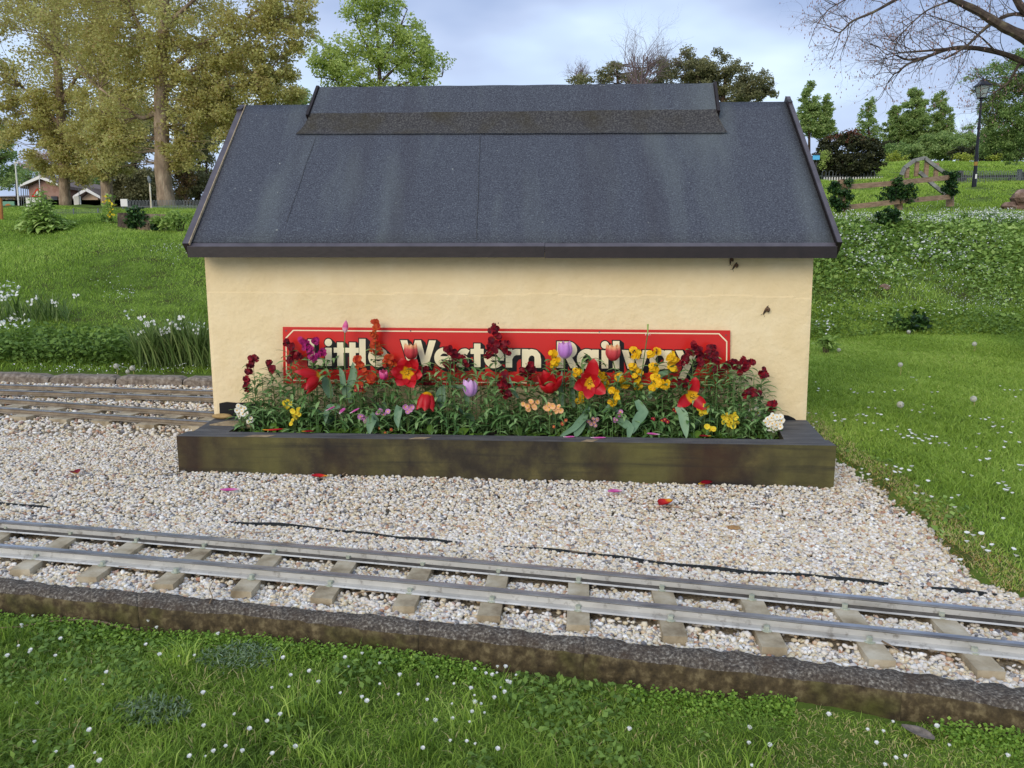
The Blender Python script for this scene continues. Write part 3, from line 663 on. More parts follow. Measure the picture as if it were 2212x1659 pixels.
fo = front.build('timber', M['timber'], pl); fo.data.materials.append(M['timbertop']); fo.data.polygons[1].material_index = 1
def wallpt(u): return B(u, -.012, 0)
lb = wallpt(u_bl + .0); rb_ = wallpt(u_br - .015)
g = .006
for side in (0, 1):
    if side == 0:
        a = A0 + nF * (FT + g); P = [a + dF * .02, a + dF * .20, wallpt(u_bl + .23), wallpt(u_bl + .03)]; z = A0[2] - .006
        b = plank('s', P, [z] * 4, None)
    else:
        a = A1 + nF * (FT + g); P = [a - dF * .20, a - dF * .01, wallpt(u_br - .002), wallpt(u_br - .17)]; z = A1[2] - .006
        b = plank('s', P, [z] * 4, None)
    s_ = b.build('timber', M['timber'], pl); s_.data.materials.append(M['timbertop']); s_.data.polygons[1].material_index = 1
# pale plank lying across the left end
a = A0 + nF * (FT + .13); b = plank('p', [A0 + nF * (FT + .155) + dF * .035, A0 + nF * (FT + .155) + dF * .27, A0 + nF * (FT + .25) + dF * .30, A0 + nF * (FT + .25) + dF * .09], [A0[2] + .0] * 4, None, bot=A0[2] - .02); b.build('pale_board', M['patch'], pl)
ins0, ins1 = A0 + nF * FT + dF * .19, A1 + nF * FT - dF * .19
zs = min(A0[2], A1[2]) - .03; ZSOIL = zs
b = plank('soil', [ins0, ins1, wallpt(u_br - .17), wallpt(u_bl + .2)], [zs] * 4, None); b.build('soil', M['soil'], pl)
# bare wood chips on the top edge
for px0, px1 in ((535, 590), (905, 940), (1278, 1305)):
    p0 = bv(px0, 944, 0) * 0; t0 = (px0 - 381) / 1426; t1 = (px1 - 381) / 1426; q0, q1 = lerp(A0, A1, t0), lerp(A0, A1, t1)
    b = MB(); b.add([q0 + EW * .0015 + nF * .001, q1 + EW * .0015 + nF * .001, q1 + nF * .05 + EW * .0012 + dF * .03, q0 + nF * .045 + EW * .0012 + dF * .03], [(0, 1, 2, 3)]); b.build('wood_repair', M['patch'], pl)
# yellow crumbs / lichen streak on the front face
# liner flaps
b = MB(); P = [bv(px, py, -.010) for px, py in ((474, 871), (490, 868), (512, 870), (535, 869), (560, 873), (560, 915), (476, 912))]
b.prism(P, -EV * .003); tag(b.build('liner_flap', M['liner']), 'black plastic liner showing at the foot of the wall beside the tan stone', 'plastic liner')
b = MB(); P = [bv(px, py, -.014) for px, py in ((1672, 903), (1686, 896), (1702, 897), (1715, 903), (1722, 909), (1719, 917), (1672, 917))]
b.prism(P, -EV * .004); tag(b.build('liner_flap', M['liner']), 'black plastic liner curling up behind the white primroses at the right end', 'plastic liner')
st = MB(); pS = bv(480, 906, -.09); st.blob((pS[0], pS[1], A0[2] + .009), (.055, .025, .014), 14, 8, .05, seed=3)
tag(st.build('flat_stone', M['tan'], None, True), 'smooth tan stone lying on the left end of the planter', 'stone')
# ================================================================== GRAVEL STONES
def ico():
    g = (1 + 5 ** .5) / 2
    v = np.array([(-1, g, 0), (1, g, 0), (-1, -g, 0), (1, -g, 0), (0, -1, g), (0, 1, g), (0, -1, -g), (0, 1, -g), (g, 0, -1), (g, 0, 1), (-g, 0, -1), (-g, 0, 1)], float); v /= np.linalg.norm(v[0])
    f = np.array([(0, 11, 5), (0, 5, 1), (0, 1, 7), (0, 7, 10), (0, 10, 11), (1, 5, 9), (5, 11, 4), (11, 10, 2), (10, 7, 6), (7, 1, 8), (3, 9, 4), (3, 4, 2), (3, 2, 6), (3, 6, 8), (3, 8, 9), (4, 9, 5), (2, 4, 11), (6, 2, 10), (8, 6, 7), (9, 8, 1)]); return v, f
def rot(n, rng):
    q = rng.normal(size=(n, 4)); q /= np.linalg.norm(q, axis=1)[:, None]; a, b, c, d = q.T
    return np.stack([np.stack([a*a+b*b-c*c-d*d, 2*(b*c-a*d), 2*(b*d+a*c)], 1), np.stack([2*(b*c+a*d), a*a-b*b+c*c-d*d, 2*(c*d-a*b)], 1), np.stack([2*(b*d-a*c), 2*(c*d+a*b), a*a-b*b-c*c+d*d], 1)], 1)
def in_quad(x, y, p0, p1, n, h, pad=0.):
    d = (p1 - p0)[:2]; L_ = np.linalg.norm(d); d = d / L_; rx, ry = x - p0[0], y - p0[1]
    a = rx * d[0] + ry * d[1]; b = rx * -d[1] + ry * d[0]; return (a > -pad) & (a < L_ + pad) & (np.abs(b) < h + pad)
def gravel(n, ymin, ymax, size, seed):
    rng = np.random.default_rng(seed)
    s = rng.uniform(-.82, .78, n); y = np.sqrt(rng.uniform(ymin ** 2, ymax ** 2, n)); x = s * y
    grx = np.vectorize(gravel_right)(y) + rng.normal(0, .045, n)
    ok = (y > kb(x) - .005 + rng.normal(0, .012, n) * (rng.random(n) < .3)) & (x < grx) & (y < np.where(x < -1.2, far_kerb(x), 5.2)) & (x > -6.5)
    # not under planter or shed
    pu = (x - A0[0]) * dF[0] + (y - A0[1]) * dF[1]; pv = (x - A0[0]) * nF[0] + (y - A0[1]) * nF[1]; Lp = np.linalg.norm((A1 - A0)[:2])
    ok &= ~((pu > -.002) & (pu < Lp + .002) & (pv > -.006) & (pv < .6))
    bu = x * EU[0] + (y - OB[1]) * EU[1]; bw = x * EV[0] + (y - OB[1]) * EV[1]
    ok &= ~((bu > u_bl - .0) & (bu < u_br) & (bw > 0) & (bw < DEP))
    for i, fp in enumerate(SLEEP):
        m_ = in_quad(x, y, *fp, pad=-.001); ok &= ~(m_ & (rng.random(n) < .985))
    for c in (cF, cN): ok &= ~((np.abs(y - np.polyval(c, x)) < .024) & (rng.random(n) < .96))
    x, y = x[ok], y[ok]; k = len(x)
    v0, f0 = ico(); V = v0[None] * rng.uniform(.72, 1.22, (k, 12, 1))
    V = np.clip(V, -rng.uniform(.62, .95, (k, 1, 3)), rng.uniform(.62, .95, (k, 1, 3)))
    sc_ = size * .5 * rng.uniform(.65, 1.45, (k, 1, 1)) * np.stack([rng.uniform(.9, 1.5, k), rng.uniform(.8, 1.1, k), rng.uniform(.55, .85, k)], 1)[:, None, :]
    V = np.einsum('nij,nkj->nki', rot(k, rng), V * sc_)
    V[:, :, 2] *= .8
    z = .004 * nz3(x, y, 6) + rng.uniform(-.35, .35, k) * size * .8 - .001
    # a small bank of stones heaped against the planter's foot, a hollow along the rails
    pv = (x - A0[0]) * nF[0] + (y - A0[1]) * nF[1]; z += .005 * np.exp(-(np.minimum(pv, 0) / .08) ** 2) * (pv < .02) * rng.uniform(.4, 1.2, k)
    z -= .007 * ((y < np.polyval(cF, x) + .0)); z -= .008 * ((y < np.polyval(cN, x) - .03) & (y > np.polyval(cN, x) - .14)); z -= .002 * ((y < np.polyval(cF, x) - .02) & (y > np.polyval(cN, x) + .02))
    P = np.stack([x, y, z], 1); V = V + P[:, None, :]
    t = np.repeat(rng.random(k), 12); F_ = (np.arange(k) * 12)[:, None, None] + f0[None]
    return V.reshape(-1, 3), F_.reshape(-1, 3), t
G = Bulk(); G.add(gravel(135000, 1.5, 4.4, .0168, 1)); G.add(gravel(52000, 4.4, 7.4, .024, 2)); G.add(gravel(56000, 1.5, 2.95, .0165, 3))
tag(G.build('gravel', M['stone']), 'pale buff and white crushed stone spread round the tracks and the shed', 'gravel', None, 'stuff')
# membrane edge poking through the gravel
def strip(pts, label):
    P = np.array([atz(px, py, .004) for px, py in pts]); m = MB(); n = len(P); vs = []; K = 60
    xs = np.linspace(P[0][0], P[-1][0], K); ys = np.interp(xs, P[:, 0], P[:, 1])
    for i, (x, y) in enumerate(zip(xs, ys)):
        e_ = .35 + .65 * min(1, i / 6, (K - 1 - i) / 6); hgt = (.012 + .011 * noise.noise(Vector((x * 5, 0, 2)))) * e_; o = .004 * noise.noise(Vector((x * 5, 1, 0)))
        vs += [(x, y + o, -.012), (x, y + o - .002, hgt), (x, y + o + .012, hgt * .8), (x, y + o + .018, -.012)]
    m.add(vs, [(i * 4 + j, i * 4 + 4 + j, i * 4 + 5 + j, i * 4 + 1 + j) for i in range(K - 1) for j in range(3)]); tag(m.build('weed_membrane', M['membrane'], None, True), label, 'membrane edge', 'black membrane showing through the gravel')
strip([(-60, 1083), (0, 1089), (50, 1093), (106, 1098)], 'short length of black membrane edge at the far left of the gravel')
strip([(432, 1126), (600, 1136), (700, 1144), (790, 1155), (860, 1164), (1000, 1173)], 'broken black membrane edge behind the track left of centre, half buried')
strip([(1075, 1180), (1200, 1191), (1340, 1206), (1480, 1224), (1600, 1238), (1730, 1244), (1900, 1263), (2080, 1278), (2150, 1284), (2212, 1296)], 'long black membrane edge running to the right between gravel and far rail')

# ================================================================== GRASS
def scatter(n, ymin, ymax, rng, smin=-.80, smax=.80, p=1.5):
    s = rng.uniform(smin, smax, n); y = (rng.uniform(0, 1, n) * (ymax ** p - ymin ** p) + ymin ** p) ** (1 / p); return s * y, y
def with_z(x, y): return np.stack([x, y, terrain(x, y)], 1)
g1 = Bulk(); rng = np.random.default_rng(5)
# front verge
x, y = scatter(240000, 1.42, 3.1, rng, -.78, .78, 2); ok = y < kf(x) - .035; x, y = x[ok], y[ok]
dens = nz3(x, y, 3.3); bare = (nz3(x, y, 2.1, 3) > .62) & (y > kf(x) - .5); keep = ~(bare & (rng.random(len(x)) < .75)); x, y, dens = x[keep], y[keep], dens[keep]
n = len(x); longg = np.clip((kf(x) - y) / .55, .22, 1) * np.clip(.55 - x * .3, .36, 1)
h = (.014 + .056 * longg * np.clip(.55 + .6 * dens, .15, 1.3)) * rng.uniform(.5, 1.25, n)
t = np.clip(.27 + .26 * nz3(x, y, 4.5, 2) + rng.normal(0, .18, n), 0, .96); t[rng.random(n) < np.clip(.05 + .28 * np.clip(nz3(x, y, 2.6, 12) + .25 * x, 0, 1), 0, .4)] = 1.
g1.add(blades(with_z(x, y) - [0, 0, .004], h, rng.uniform(.0016, .0036, n), t, 1.1, rng))
for i in range(150):
    cx_ = rng.uniform(-1.9, 1.2) if i < 125 else rng.uniform(-2, 2); cy_ = rng.uniform(1.45, 2.75)
    if cy_ > kf(cx_) - .09: continue
    k = int(rng.integers(30, 90)); x = cx_ + rng.normal(0, .028, k); y = cy_ + rng.normal(0, .02, k); h = rng.uniform(.035, .085) * rng.uniform(.6, 1.2, k)
    g1.add(blades(with_z(x, y) - [0, 0, .004], h, rng.uniform(.002, .0038, k), np.clip(rng.uniform(.1, .6) + rng.normal(0, .14, k), 0, .97), .75, rng))
# right lawn
x, y = scatter(330000, 2.15, 9.4, rng, .20, .82, 1.55); gr = np.vectorize(gravel_right)(y); ok = (x > gr + .01 + .04 * nz3(x, y, 9)) & (y > kb(x)) & (x > B(u_br, 0, 0)[0] - .02 + 0 * x); x, y = x[ok], y[ok]; n = len(x)
edge_ = np.clip((x - np.vectorize(gravel_right)(y)) / .35, 0, 1)
h = (.010 + .014 * edge_ + .012 * np.clip(nz3(x, y, 2.4), 0, 1)) * rng.uniform(.5, 1.3, n) * (1 + .05 * y)
t = np.clip(.46 + .16 * nz3(x, y, 1.7, 5) + rng.normal(0, .13, n), 0, .95); dry_ = (edge_ < .45) & (rng.random(n) < .45 * (1 - edge_))
t[dry_] = 1.
g1.add(blades(with_z(x, y) - [0, 0, .003], h, .0016 + .00075 * y * rng.uniform(.7, 1.2, n), t, 1.0, rng))
# left bank, long
x, y = scatter(210000, 6.6, 22, rng, -.82, -.26, 1.2); ok = y > far_kerb(x) + .16; x, y = x[ok], y[ok]; n = len(x)
h = (.035 + .06 * np.clip(.4 + .7 * nz3(x, y, .9, 1), 0, 1) * np.clip((12 - y) / 4, .25, 1)) * rng.uniform(.5, 1.3, n)
t = np.clip(.44 + .2 * nz3(x, y, .8, 4) + .1 * nz3(x, y, 2.6, 6) + rng.normal(0, .11, n), 0, .96)
g1.add(blades(with_z(x, y) - [0, 0, .01], h, .0009 * y * rng.uniform(.7, 1.3, n), t, .9, rng))
# right hill above the weeds
x, y = scatter(190000, 8.6, 45, rng, .33, .82, 1.0); n = len(x)
h = (.04 + .03 * rng.random(n)) * (1 + .02 * y) * np.clip(.75 + .3 * nz3(x, y, .7), .3, 1.2)
t = np.clip(.50 + .16 * nz3(x, y, .35, 7) + rng.normal(0, .1, n), 0, .95)
g1.add(blades(with_z(x, y) - [0, 0, .01], h, .0010 * y * rng.uniform(.7, 1.3, n), t, .9, rng))
# sparser grass round the sides and behind the shed
for n_, y0, y1, s0, s1 in ((60000, 6.1, 34, -.26, .34), (70000, 2.0, 26, .8, 1.35), (40000, 7.2, 26, -1.3, -.8)):
    x, y = scatter(n_, y0, y1, rng, s0, s1, 1.2); n = len(x)
    g1.add(blades(with_z(x, y) - [0, 0, .01], (.03 + .03 * rng.random(n)) * (1 + .02 * y), .0014 * y * rng.uniform(.7, 1.3, n), np.clip(.46 + .16 * nz3(x, y, .8, 7) + rng.normal(0, .1, n), 0, .95), .9, rng))
tag(g1.build('grass', M['lawn']), 'green grass of the verge, lawn and banks round the railway', 'grass', None, 'stuff')
# dry thatch and straggling weeds along the gravel's right edge
g2 = Bulk(); x, y = scatter(9000, 2.2, 3.9, rng, .36, .8, 1.5); gr = np.vectorize(gravel_right)(y); q = x - gr + .03 * nz3(x, y, 8); ok = (q > -.05) & (q < .16) & (rng.random(len(x)) < .8); x, y = x[ok], y[ok]; n = len(x)
P = with_z(x, y); P[:, 2] = np.maximum(P[:, 2], 0) + .002
g2.add(blades(P, rng.uniform(.006, .016, n), np.full(n, .0022), rng.random(n), 3.0, rng)); tag(g2.build('dry_grass', M['dry']), 'straw coloured dead grass along the edge between gravel and lawn', 'dry grass', None, 'stuff')
# tiny bright clover-like leaves hugging the foot of the front kerb
g3 = Bulk(); x = rng.uniform(-2.0, 1.9, 26000); q = np.abs(rng.normal(0, .06, 26000)) * (1 + .5 * nz3(x, x * 0, 3)); y = kf(x) - .03 - q; ok = nz3(x, y * .6, 2.2, 8) > -.45; x, y, q = x[ok], y[ok], q[ok]; P = with_z(x, y); P[:, 2] += np.clip(.035 - q * .35, .004, .05) * rng.uniform(.1, 1, len(x))
g3.add(leaves(P, .0085, .95, 1.0, None, 0, rng)); tag(g3.build('clover', M['clover']), 'tiny bright green leaves spreading along the foot of the concrete edging', 'clover', None, 'stuff')
# broad-leaved lawn weeds in the verge and by the gravel edge
g4 = Bulk(); x, y = scatter(30000, 1.45, 2.9, rng, -.75, .75, 2); ok = (y < kf(x) - .05) & (nz3(x, y, 4.2, 9) > .12); x, y = x[ok], y[ok]; P = with_z(x, y); P[:, 2] += rng.uniform(.004, .03, len(x))
g4.add(leaves(P[:9000], .019, .6, .9, rng.random(len(P[:9000])) * .45, 0, rng))
x, y = scatter(3000, 2.3, 3.9, rng, .36, .8, 1.5); q = x - np.vectorize(gravel_right)(y); ok = (q > -.02) & (q < .2) & (nz3(x, y, 5, 2) > .2); x, y = x[ok], y[ok]; P = with_z(x, y); P[:, 2] = np.maximum(P[:, 2], 0) + rng.uniform(.004, .03, len(x)); g4.add(leaves(P, .028, .6, .9, rng.random(len(P)) * .8, 0, rng))
# weedy bank on the right: heart-shaped leaves over the slope
x, y = scatter(30000, 8.75, 12.4, rng, .36, .82, 1.0); lo = 8.8 + .12 * nz3(x, y, 1.3); ok = (y > lo) & (nz3(x, y, 1.3, 4) + rng.normal(0, .25, len(x)) + .35 * (y - 9.6) > -.1); x, y = x[ok], y[ok]; n = len(x); P = with_z(x, y); big = np.clip((y - 9.2) / 1.2, 0, 1); P[:, 2] += rng.uniform(.0, .08, n) * (.3 + big)
g4.add(leaves(P, (.030 + .034 * big) * rng.uniform(.6, 1.3, n), .85, .9, np.clip(.4 + .3 * nz3(x, y, 1.1, 3) + rng.normal(0, .22, n), 0, 1), .1, rng))
x, y = scatter(5200, 8.7, 9.25, rng, .36, .82, 1.0); ok = y > 8.72 + .1 * nz3(x, y, 1.7); x, y = x[ok], y[ok]; P = with_z(x, y); P[:, 2] += rng.uniform(0, 1, len(x)) * .13 * (.55 + .45 * nz3(x, y, 2.3)); g4.add(leaves(P, .045, .5, .5, rng.random(len(x)) * .6, .1, rng))
# dark leafy cover at the foot of the left bank
x, y = scatter(16000, 6.75, 7.9, rng, -.80, -.36, 1.0); ok = (y > far_kerb(x) + .22) & (y < 7.35 + .15 * nz3(x, y, 2) - .5 * np.clip(x + 3.3, 0, 2)); x, y = x[ok], y[ok]; n = len(x); P = with_z(x, y); P[:, 2] += rng.uniform(0, .2, n)
g4.add(leaves(P, .05, .6, .7, rng.random(n) * .35, .1, rng))
tag(g4.build('broad_leaved_weeds', M['weed']), 'leafy weeds covering the right bank, the foot of the left bank and parts of the verge', 'weeds', None, 'stuff')
# blue-grey feathery weed in the verge
M['grey'] = leafmat('grey_weed', [S(84, 104, 76), S(112, 132, 98), S(140, 156, 124)], transl=.1)
for i, (px, py, r_, l_) in enumerate(((520, 1430, .085, 'grey-green feathery weed in the front grass near the middle'), (330, 1548, .07, 'grey-green feathery weed low in the front grass at left'))):
    c = ground(px, py); n = 800; a = rng.uniform(0, 6.3, n); q = np.sqrt(rng.random(n)) * r_; P = np.stack([c[0] + q * np.cos(a) * 1.3, c[1] + q * np.sin(a) * .8, c[2] + rng.random(n) * .05 * (1 - q / r_ * .6)], 1)
    b = Bulk(); b.add(leaves(P, .017, .22, .4, None, -.3, rng)); tag(b.build('feathery_weed', M['grey']), l_, 'weed')

# ================================================================== DAISIES
def daisy_proto(h=.05):
    d = thing('daisy', 'small white daisy with half-closed petals standing in the front verge', 'daisy', (0, 0, 0), 'daisies in the front verge')
    s = MB(); s.tube([(0, 0, -.01), (.004, 0, h * .5), (.001, 0, h)], [.0011, .001, .001], 5); s.build('stem', M['stemg'], d)
    f = MB(); n = 9
    for r0, r1, z1, w_ in ((.0012, .0062, .0085, .0030), (.001, .0080, .0060, .0028)):
        for k in range(n):
            a = 2 * math.pi * (k + (.5 if z1 < .007 else 0)) / n; c, s_ = math.cos(a), math.sin(a)
            f.add([(r0 * c + w_ * .4 * s_, r0 * s_ - w_ * .4 * c, h), (r1 * .8 * c + w_ * s_, r1 * .8 * s_ - w_ * c, h + z1 * .6), (r1 * c, r1 * s_, h + z1), (r1 * .8 * c - w_ * s_, r1 * .8 * s_ + w_ * c, h + z1 * .6), (r0 * c - w_ * .4 * s_, r0 * s_ + w_ * .4 * c, h)], [(0, 1, 2, 3, 4)])
    f.blob((0, 0, h + .001), (.0042, .0042, .0035), 8, 5)
    f.build('flower_head', M['petalwhite'], d); return d
D1 = [(cx_ * .2728, 1261.8 + cy_ * .2728) for cx_, cy_ in ((253,260),(132,340),(203,335),(1168,298),(1260,345),(1404,295),(183,483),(503,425),(253,537),(290,513),(60,578),(430,572),(1175,470),(1230,558),(1752,403),(873,690),(475,765),(810,790),(110,940),(333,948),(741,1133),(255,1277),(440,1352),(775,1335),(790,1395),(1620,1137),(1605,878),(1887,1025),(2107,1070),(1620,1375),(1697,1343),(1545,1343),(1875,1343),(2172,1345),(1775,1287),(1945,1143),(2160,830),(1407,580),(1560,570),(540,1450))]
D1 += [(603.5 + a * .3472, 1316.6 + b * .3472) for a, b in ((40,303),(53,402),(68,480),(197,370),(413,298),(503,283),(427,350),(596,347),(247,467),(393,522),(497,558),(543,560),(742,422),(633,468),(845,478),(757,533),(967,432),(1097,457),(1160,497),(1205,532),(905,573),(1092,595),(1184,590),(1243,588),(1200,635),(1280,657),(1173,697),(985,687),(1072,680),(1208,372),(1262,395),(1355,373),(1388,365),(1360,392),(1340,413),(1482,400),(1470,460),(1408,462),(1390,485),(1380,520),(1325,555),(65,843),(885,848),(1067,835),(1163,817),(1233,843),(1338,862),(5,665),(2150,755))]
D1 += [(1608.5 + a * .3716, 1042.3 + b * .3716) for a, b in ((490,1360),(845,1393),(795,1455),(725,1440),(790,1528),(865,1595),(62,1645),(30,1523),(150,1530),(10,1435),(800,1650),(1510,1605),(1178,1530),(1150,1418),(930,1605))]
pr = daisy_proto(); first = True; rr = random.Random(3)
for px, py in D1:
    k = rr.uniform(.45, .88); p = ground(px, py, .052 * k)
    o = pr if first else dup(pr); first = False
    o.location = tuple(p); o.rotation_euler = (rr.uniform(-.3, .3), rr.uniform(-.3, .3), rr.uniform(0, 6)); o.scale = (k * 1.0,) * 3
# lawn daisies, small in the picture: single mesh each
def lawn_daisy():
    h = .035; f = MB(); n = 8
    f.tube([(0, 0, -.01), (.002, 0, h)], .0012, 4, cap=False); k0 = len(f.f)
    f.add([(0, 0, h + .002)] + [(.0105 * math.cos(2 * math.pi * k / n), .0105 * math.sin(2 * math.pi * k / n), h + .006) for k in range(n)] + [(0, 0, h - .002)], [(0, 1 + k, 1 + (k + 1) % n) for k in range(n)] + [(n + 1, 1 + (k + 1) % n, 1 + k) for k in range(n)])
    o = raw('daisy', np.array(f.v), f.f, None, [M['stemg'], M['petalwhite']], None, False, [0] * k0 + [1] * (len(f.f) - k0))
    return tag(o, 'little white daisy in the mown lawn right of the shed', 'daisy', 'daisies in the mown lawn')
D2 = [(1700.6 + .2977 * a, 603.5 + .2977 * b) for a, b in ((197,747),(215,793),(290,812),(225,812),(472,801),(500,822),(515,830),(602,825),(615,822),(703,820),(772,810),(827,803),(1040,822),(1095,820),(890,712),(920,715),(933,733),(1042,710),(1542,777),(1562,803),(1602,803),(1637,808),(1687,805),(1650,856),(495,992),(520,985),(547,985),(583,995),(517,1025),(590,935),(625,938),(653,980),(675,983),(345,972),(360,990),(345,1027),(397,1033),(410,1020),(427,1020),(550,1045),(627,1050),(215,980),(152,973),(212,1040),(195,1055),(203,1078),(703,1100),(743,1093),(783,1108),(817,1073),(835,1130),(857,1155),(895,1097),(880,1140),(905,1155),(893,1118),(912,1110),(920,1130),(942,1160),(960,1172),(995,1130),(1000,1157),(1037,1143),(1043,1170),(1045,1195),(1078,1145),(1033,1165),(907,1195),(930,1135),(1118,1195),(1137,1193),(1167,1210),(975,910),(1033,925),(993,948),(907,955),(952,968),(1075,975),(1340,995),(1410,1018),(1432,1020),(1460,1007),(1490,1043),(1562,1017),(1625,1038),(1492,1073),(1525,1067),(1577,1073),(1605,1115),(1527,1120),(1410,1127),(1562,1180),(1562,1218),(1675,1187),(1362,1222),(1292,1232),(1480,1252),(1388,1315),(1432,1307),(1465,1307),(710,1355),(770,1362),(755,1397),(840,1378),(873,1388),(925,1363),(797,1403),(540,1382),(705,1453),(1017,1463),(1257,1405),(1327,1430),(1553,1393),(1675,1353),(1703,1358),(1685,1390),(1523,1485),(1567,1480),(1590,1505),(1563,1530),(1590,1535),(1622,1525),(910,1557),(997,1567),(1028,1580),(927,1507),(1255,1577),(1212,1595),(605,1420),(543,1412))]
D2 += [(1608.5 + a * .3716, 1042.3 + b * .3716) for a, b in ((1562,67),(1232,155),(1513,210),(1298,295),(1327,318),(1380,295),(1300,353),(1458,370),(1540,385),(1567,432),(1277,458),(1365,383),(1413,408))]
pr = lawn_daisy(); first = True
for px, py in D2:
    p = ground(px, py, .035); o = pr if first else pr.copy()
    if not first: C.objects.link(o)
    first = False; kk = rr.uniform(.65, 1.05); o.location = tuple(p + [0, 0, -.01]); o.rotation_euler = (rr.uniform(-.25, .25), rr.uniform(-.25, .25), rr.uniform(0, 6)); o.scale = (kk, kk, 1)
# far white blossom: wild garlic and daisies beyond counting
fl = Bulk(); rng = np.random.default_rng(21)
def blossom(P, sz): fl.add(leaves(P, sz, .9, .5, None, 0, rng))
for px, py, rx_, ry_, n, sz in ((2160, 480, 70, 15, 1000, .03), (2100, 470, 60, 8, 350, .024), (1960, 482, 110, 12, 700, .026), (1840, 482, 60, 14, 380, .026), (2040, 487, 40, 9, 320, .03), (1860, 520, 80, 16, 60, .04), (2000, 530, 60, 12, 60, .04), (1850, 545, 70, 26, 160, .036), (2060, 540, 120, 24, 200, .034), (2000, 600, 190, 26, 260, .026), (2020, 565, 60, 10, 50, .045), (1880, 580, 40, 8, 60, .045), (2060, 570, 26, 6, 30, .04),
                                (2000, 650, 210, 26, 330, .017), (1900, 690, 140, 20, 90, .03), (2120, 680, 90, 18, 110, .022), (2035, 460, 60, 12, 150, .016), (2100, 430, 60, 16, 40, .016), (1780, 715, 20, 14, 20, .045),
                                (20, 640, 25, 18, 60, .045), (30, 715, 35, 22, 45, .05), (425, 725, 36, 14, 60, .045), (260, 645, 40, 14, 45, .022), (250, 620, 60, 22, 25, .018), (370, 555, 55, 22, 60, .020), (370, 540, 40, 10, 30, .018), (280, 690, 12, 6, 8, .04), (290, 738, 8, 8, 6, .05), (250, 812, 230, 5, 160, .018), (330, 480, 60, 14, 10, .02)):
    a = rng.uniform(0, 6.3, n); q = np.sqrt(rng.random(n)); P = []
    for aa, qq in zip(a, q):
        g_ = ground(px + rx_ * qq * math.cos(aa), py + ry_ * qq * math.sin(aa)); P.append(g_ + [0, 0, rng.uniform(.04, .14) if g_[1] > 8.8 and g_[0] > 0 else rng.uniform(.03, .1)])
    blossom(np.array(P), sz * .72)
tag(fl.build('white_blossom', M['petalwhite']), 'white garlic flowers and daisies dotted over the grassy banks', 'white flowers', None, 'stuff')
# dandelion clocks
M['clock'] = mat('seed_head', [(0, S(226, 224, 214))], src='flat', rough=1, transl=.5)
def clock(px, py, hgt, r, label, bare=False):
    p = ground(px, py, hgt); t = thing('dandelion_clock', label, 'dandelion', p)
    m = MB(); m.tube([p - [0, 0, .02], p + [.01, 0, hgt * .5], p + [0, 0, hgt]], .0028, 5); m.build('stem', mat_stem2, t)
    n = 110; d = rng.normal(size=(n, 3)); d /= np.linalg.norm(d, axis=1)[:, None]; c = p + [0, 0, hgt]; b = Bulk()
    vs = []; fs = []
    for i in range(n):
        u_ = d[i]; s_ = unit(np.cross(u_, [.3, .5, .8])) * r * .22; w_ = unit(np.cross(u_, s_)) * r * .22; e_ = c + u_ * r; k = len(vs)
        vs += [c, e_ + s_ * .08, e_ - s_ * .08, e_ + s_ + w_, e_ - s_ + w_, e_ - s_ - w_, e_ + s_ - w_]; fs += [(k, k + 1, k + 2), (k + 3, k + 4, k + 5, k + 6)]
    m = MB(); m.add(vs, fs); m.build('seed_head', M['clock'], t)
mat_stem2 = mat('pale_stem', [(0, S(168, 158, 100))], src='flat', rough=.7)
for a in ((1945, 788, .10, .019, 'dandelion clock on a long pale stem in the middle of the lawn'), (2105, 743, .09, .021, 'dandelion clock near the far right edge of the lawn, highest of the pair'), (1945, 874, .05, .021, 'fluffy dandelion clock low in the lawn, left of the other low one'), (2103, 862, .06, .020, 'faint dandelion clock towards the right side of the lawn'),
          (1812, 756, .05, .018, 'dandelion clock in the lawn close to the shed corner'), (1963, 717, .06, .020, 'dandelion clock at the far edge of the lawn in front of the dark shrub'),
          (251, 791, .08, .022, 'dandelion clock behind the tracks, leftmost of three'), (286, 796, .08, .022, 'dandelion clock behind the tracks, nearest the reed clump'), (276, 803, .05, .018, 'smallest dandelion clock, lowest of the three behind the tracks')): clock(*a)

# ================================================================== SMALL THINGS ON THE GROUND
M['twig'] = mat('twig', [(.3, S(96, 78, 58)), (.7, S(160, 138, 112))], scale=60, rough=.85)
def stick(pts, z, r, label, kind='stick'):
    P = [ground(px, py) + [0, 0, z] for px, py in pts]; m = MB(); m.tube(P, np.linspace(r, r * .45, len(P)), 6); tag(m.build(kind, M['twig'], None, True), label, kind)
stick([(302, 1373), (262, 1368), (232, 1358), (212, 1356), (182, 1352), (150, 1353), (95, 1358), (45, 1368), (-40, 1371)], .018, .0042, 'long curved bare stick lying in the grass against the concrete edging')
def gstick(pts, label, r=.0022):
    P = [atz(px, py, .016) for px, py in pts]; m = MB(); m.tube(P, np.linspace(r, r * .5, len(P)), 5); tag(m.build('twig', M['twig'], None, True), label, 'twig')
lt_b = MB()
for i in range(190):
    px = rr.uniform(0, 2100); py = rr.uniform(930, 1240) if rr.random() < .6 else rr.uniform(1010, 1110)
    p = atz(px, py, .013)
    if p[0] > gravel_right(p[1]) or (360 < px < 1830 and py < 1050): continue
    a = rr.uniform(-.5, .5) + (math.pi / 2 if rr.random() < .2 else 0); L_ = rr.uniform(.015, .07); q = np.array([math.cos(a), math.sin(a), rr.uniform(-.06, .06)]) * L_
    lt_b.tube([p, p + q * .5 + np.array([0, .003, .001]), p + q], [.0013, .0011, .0008], 4)
    if i % 4 == 0: lt_b.add([p, p + np.array([.009, .004, .002]), p + np.array([.016, .0, .001]), p + np.array([.008, -.005, 0])], [(0, 1, 2, 3)])
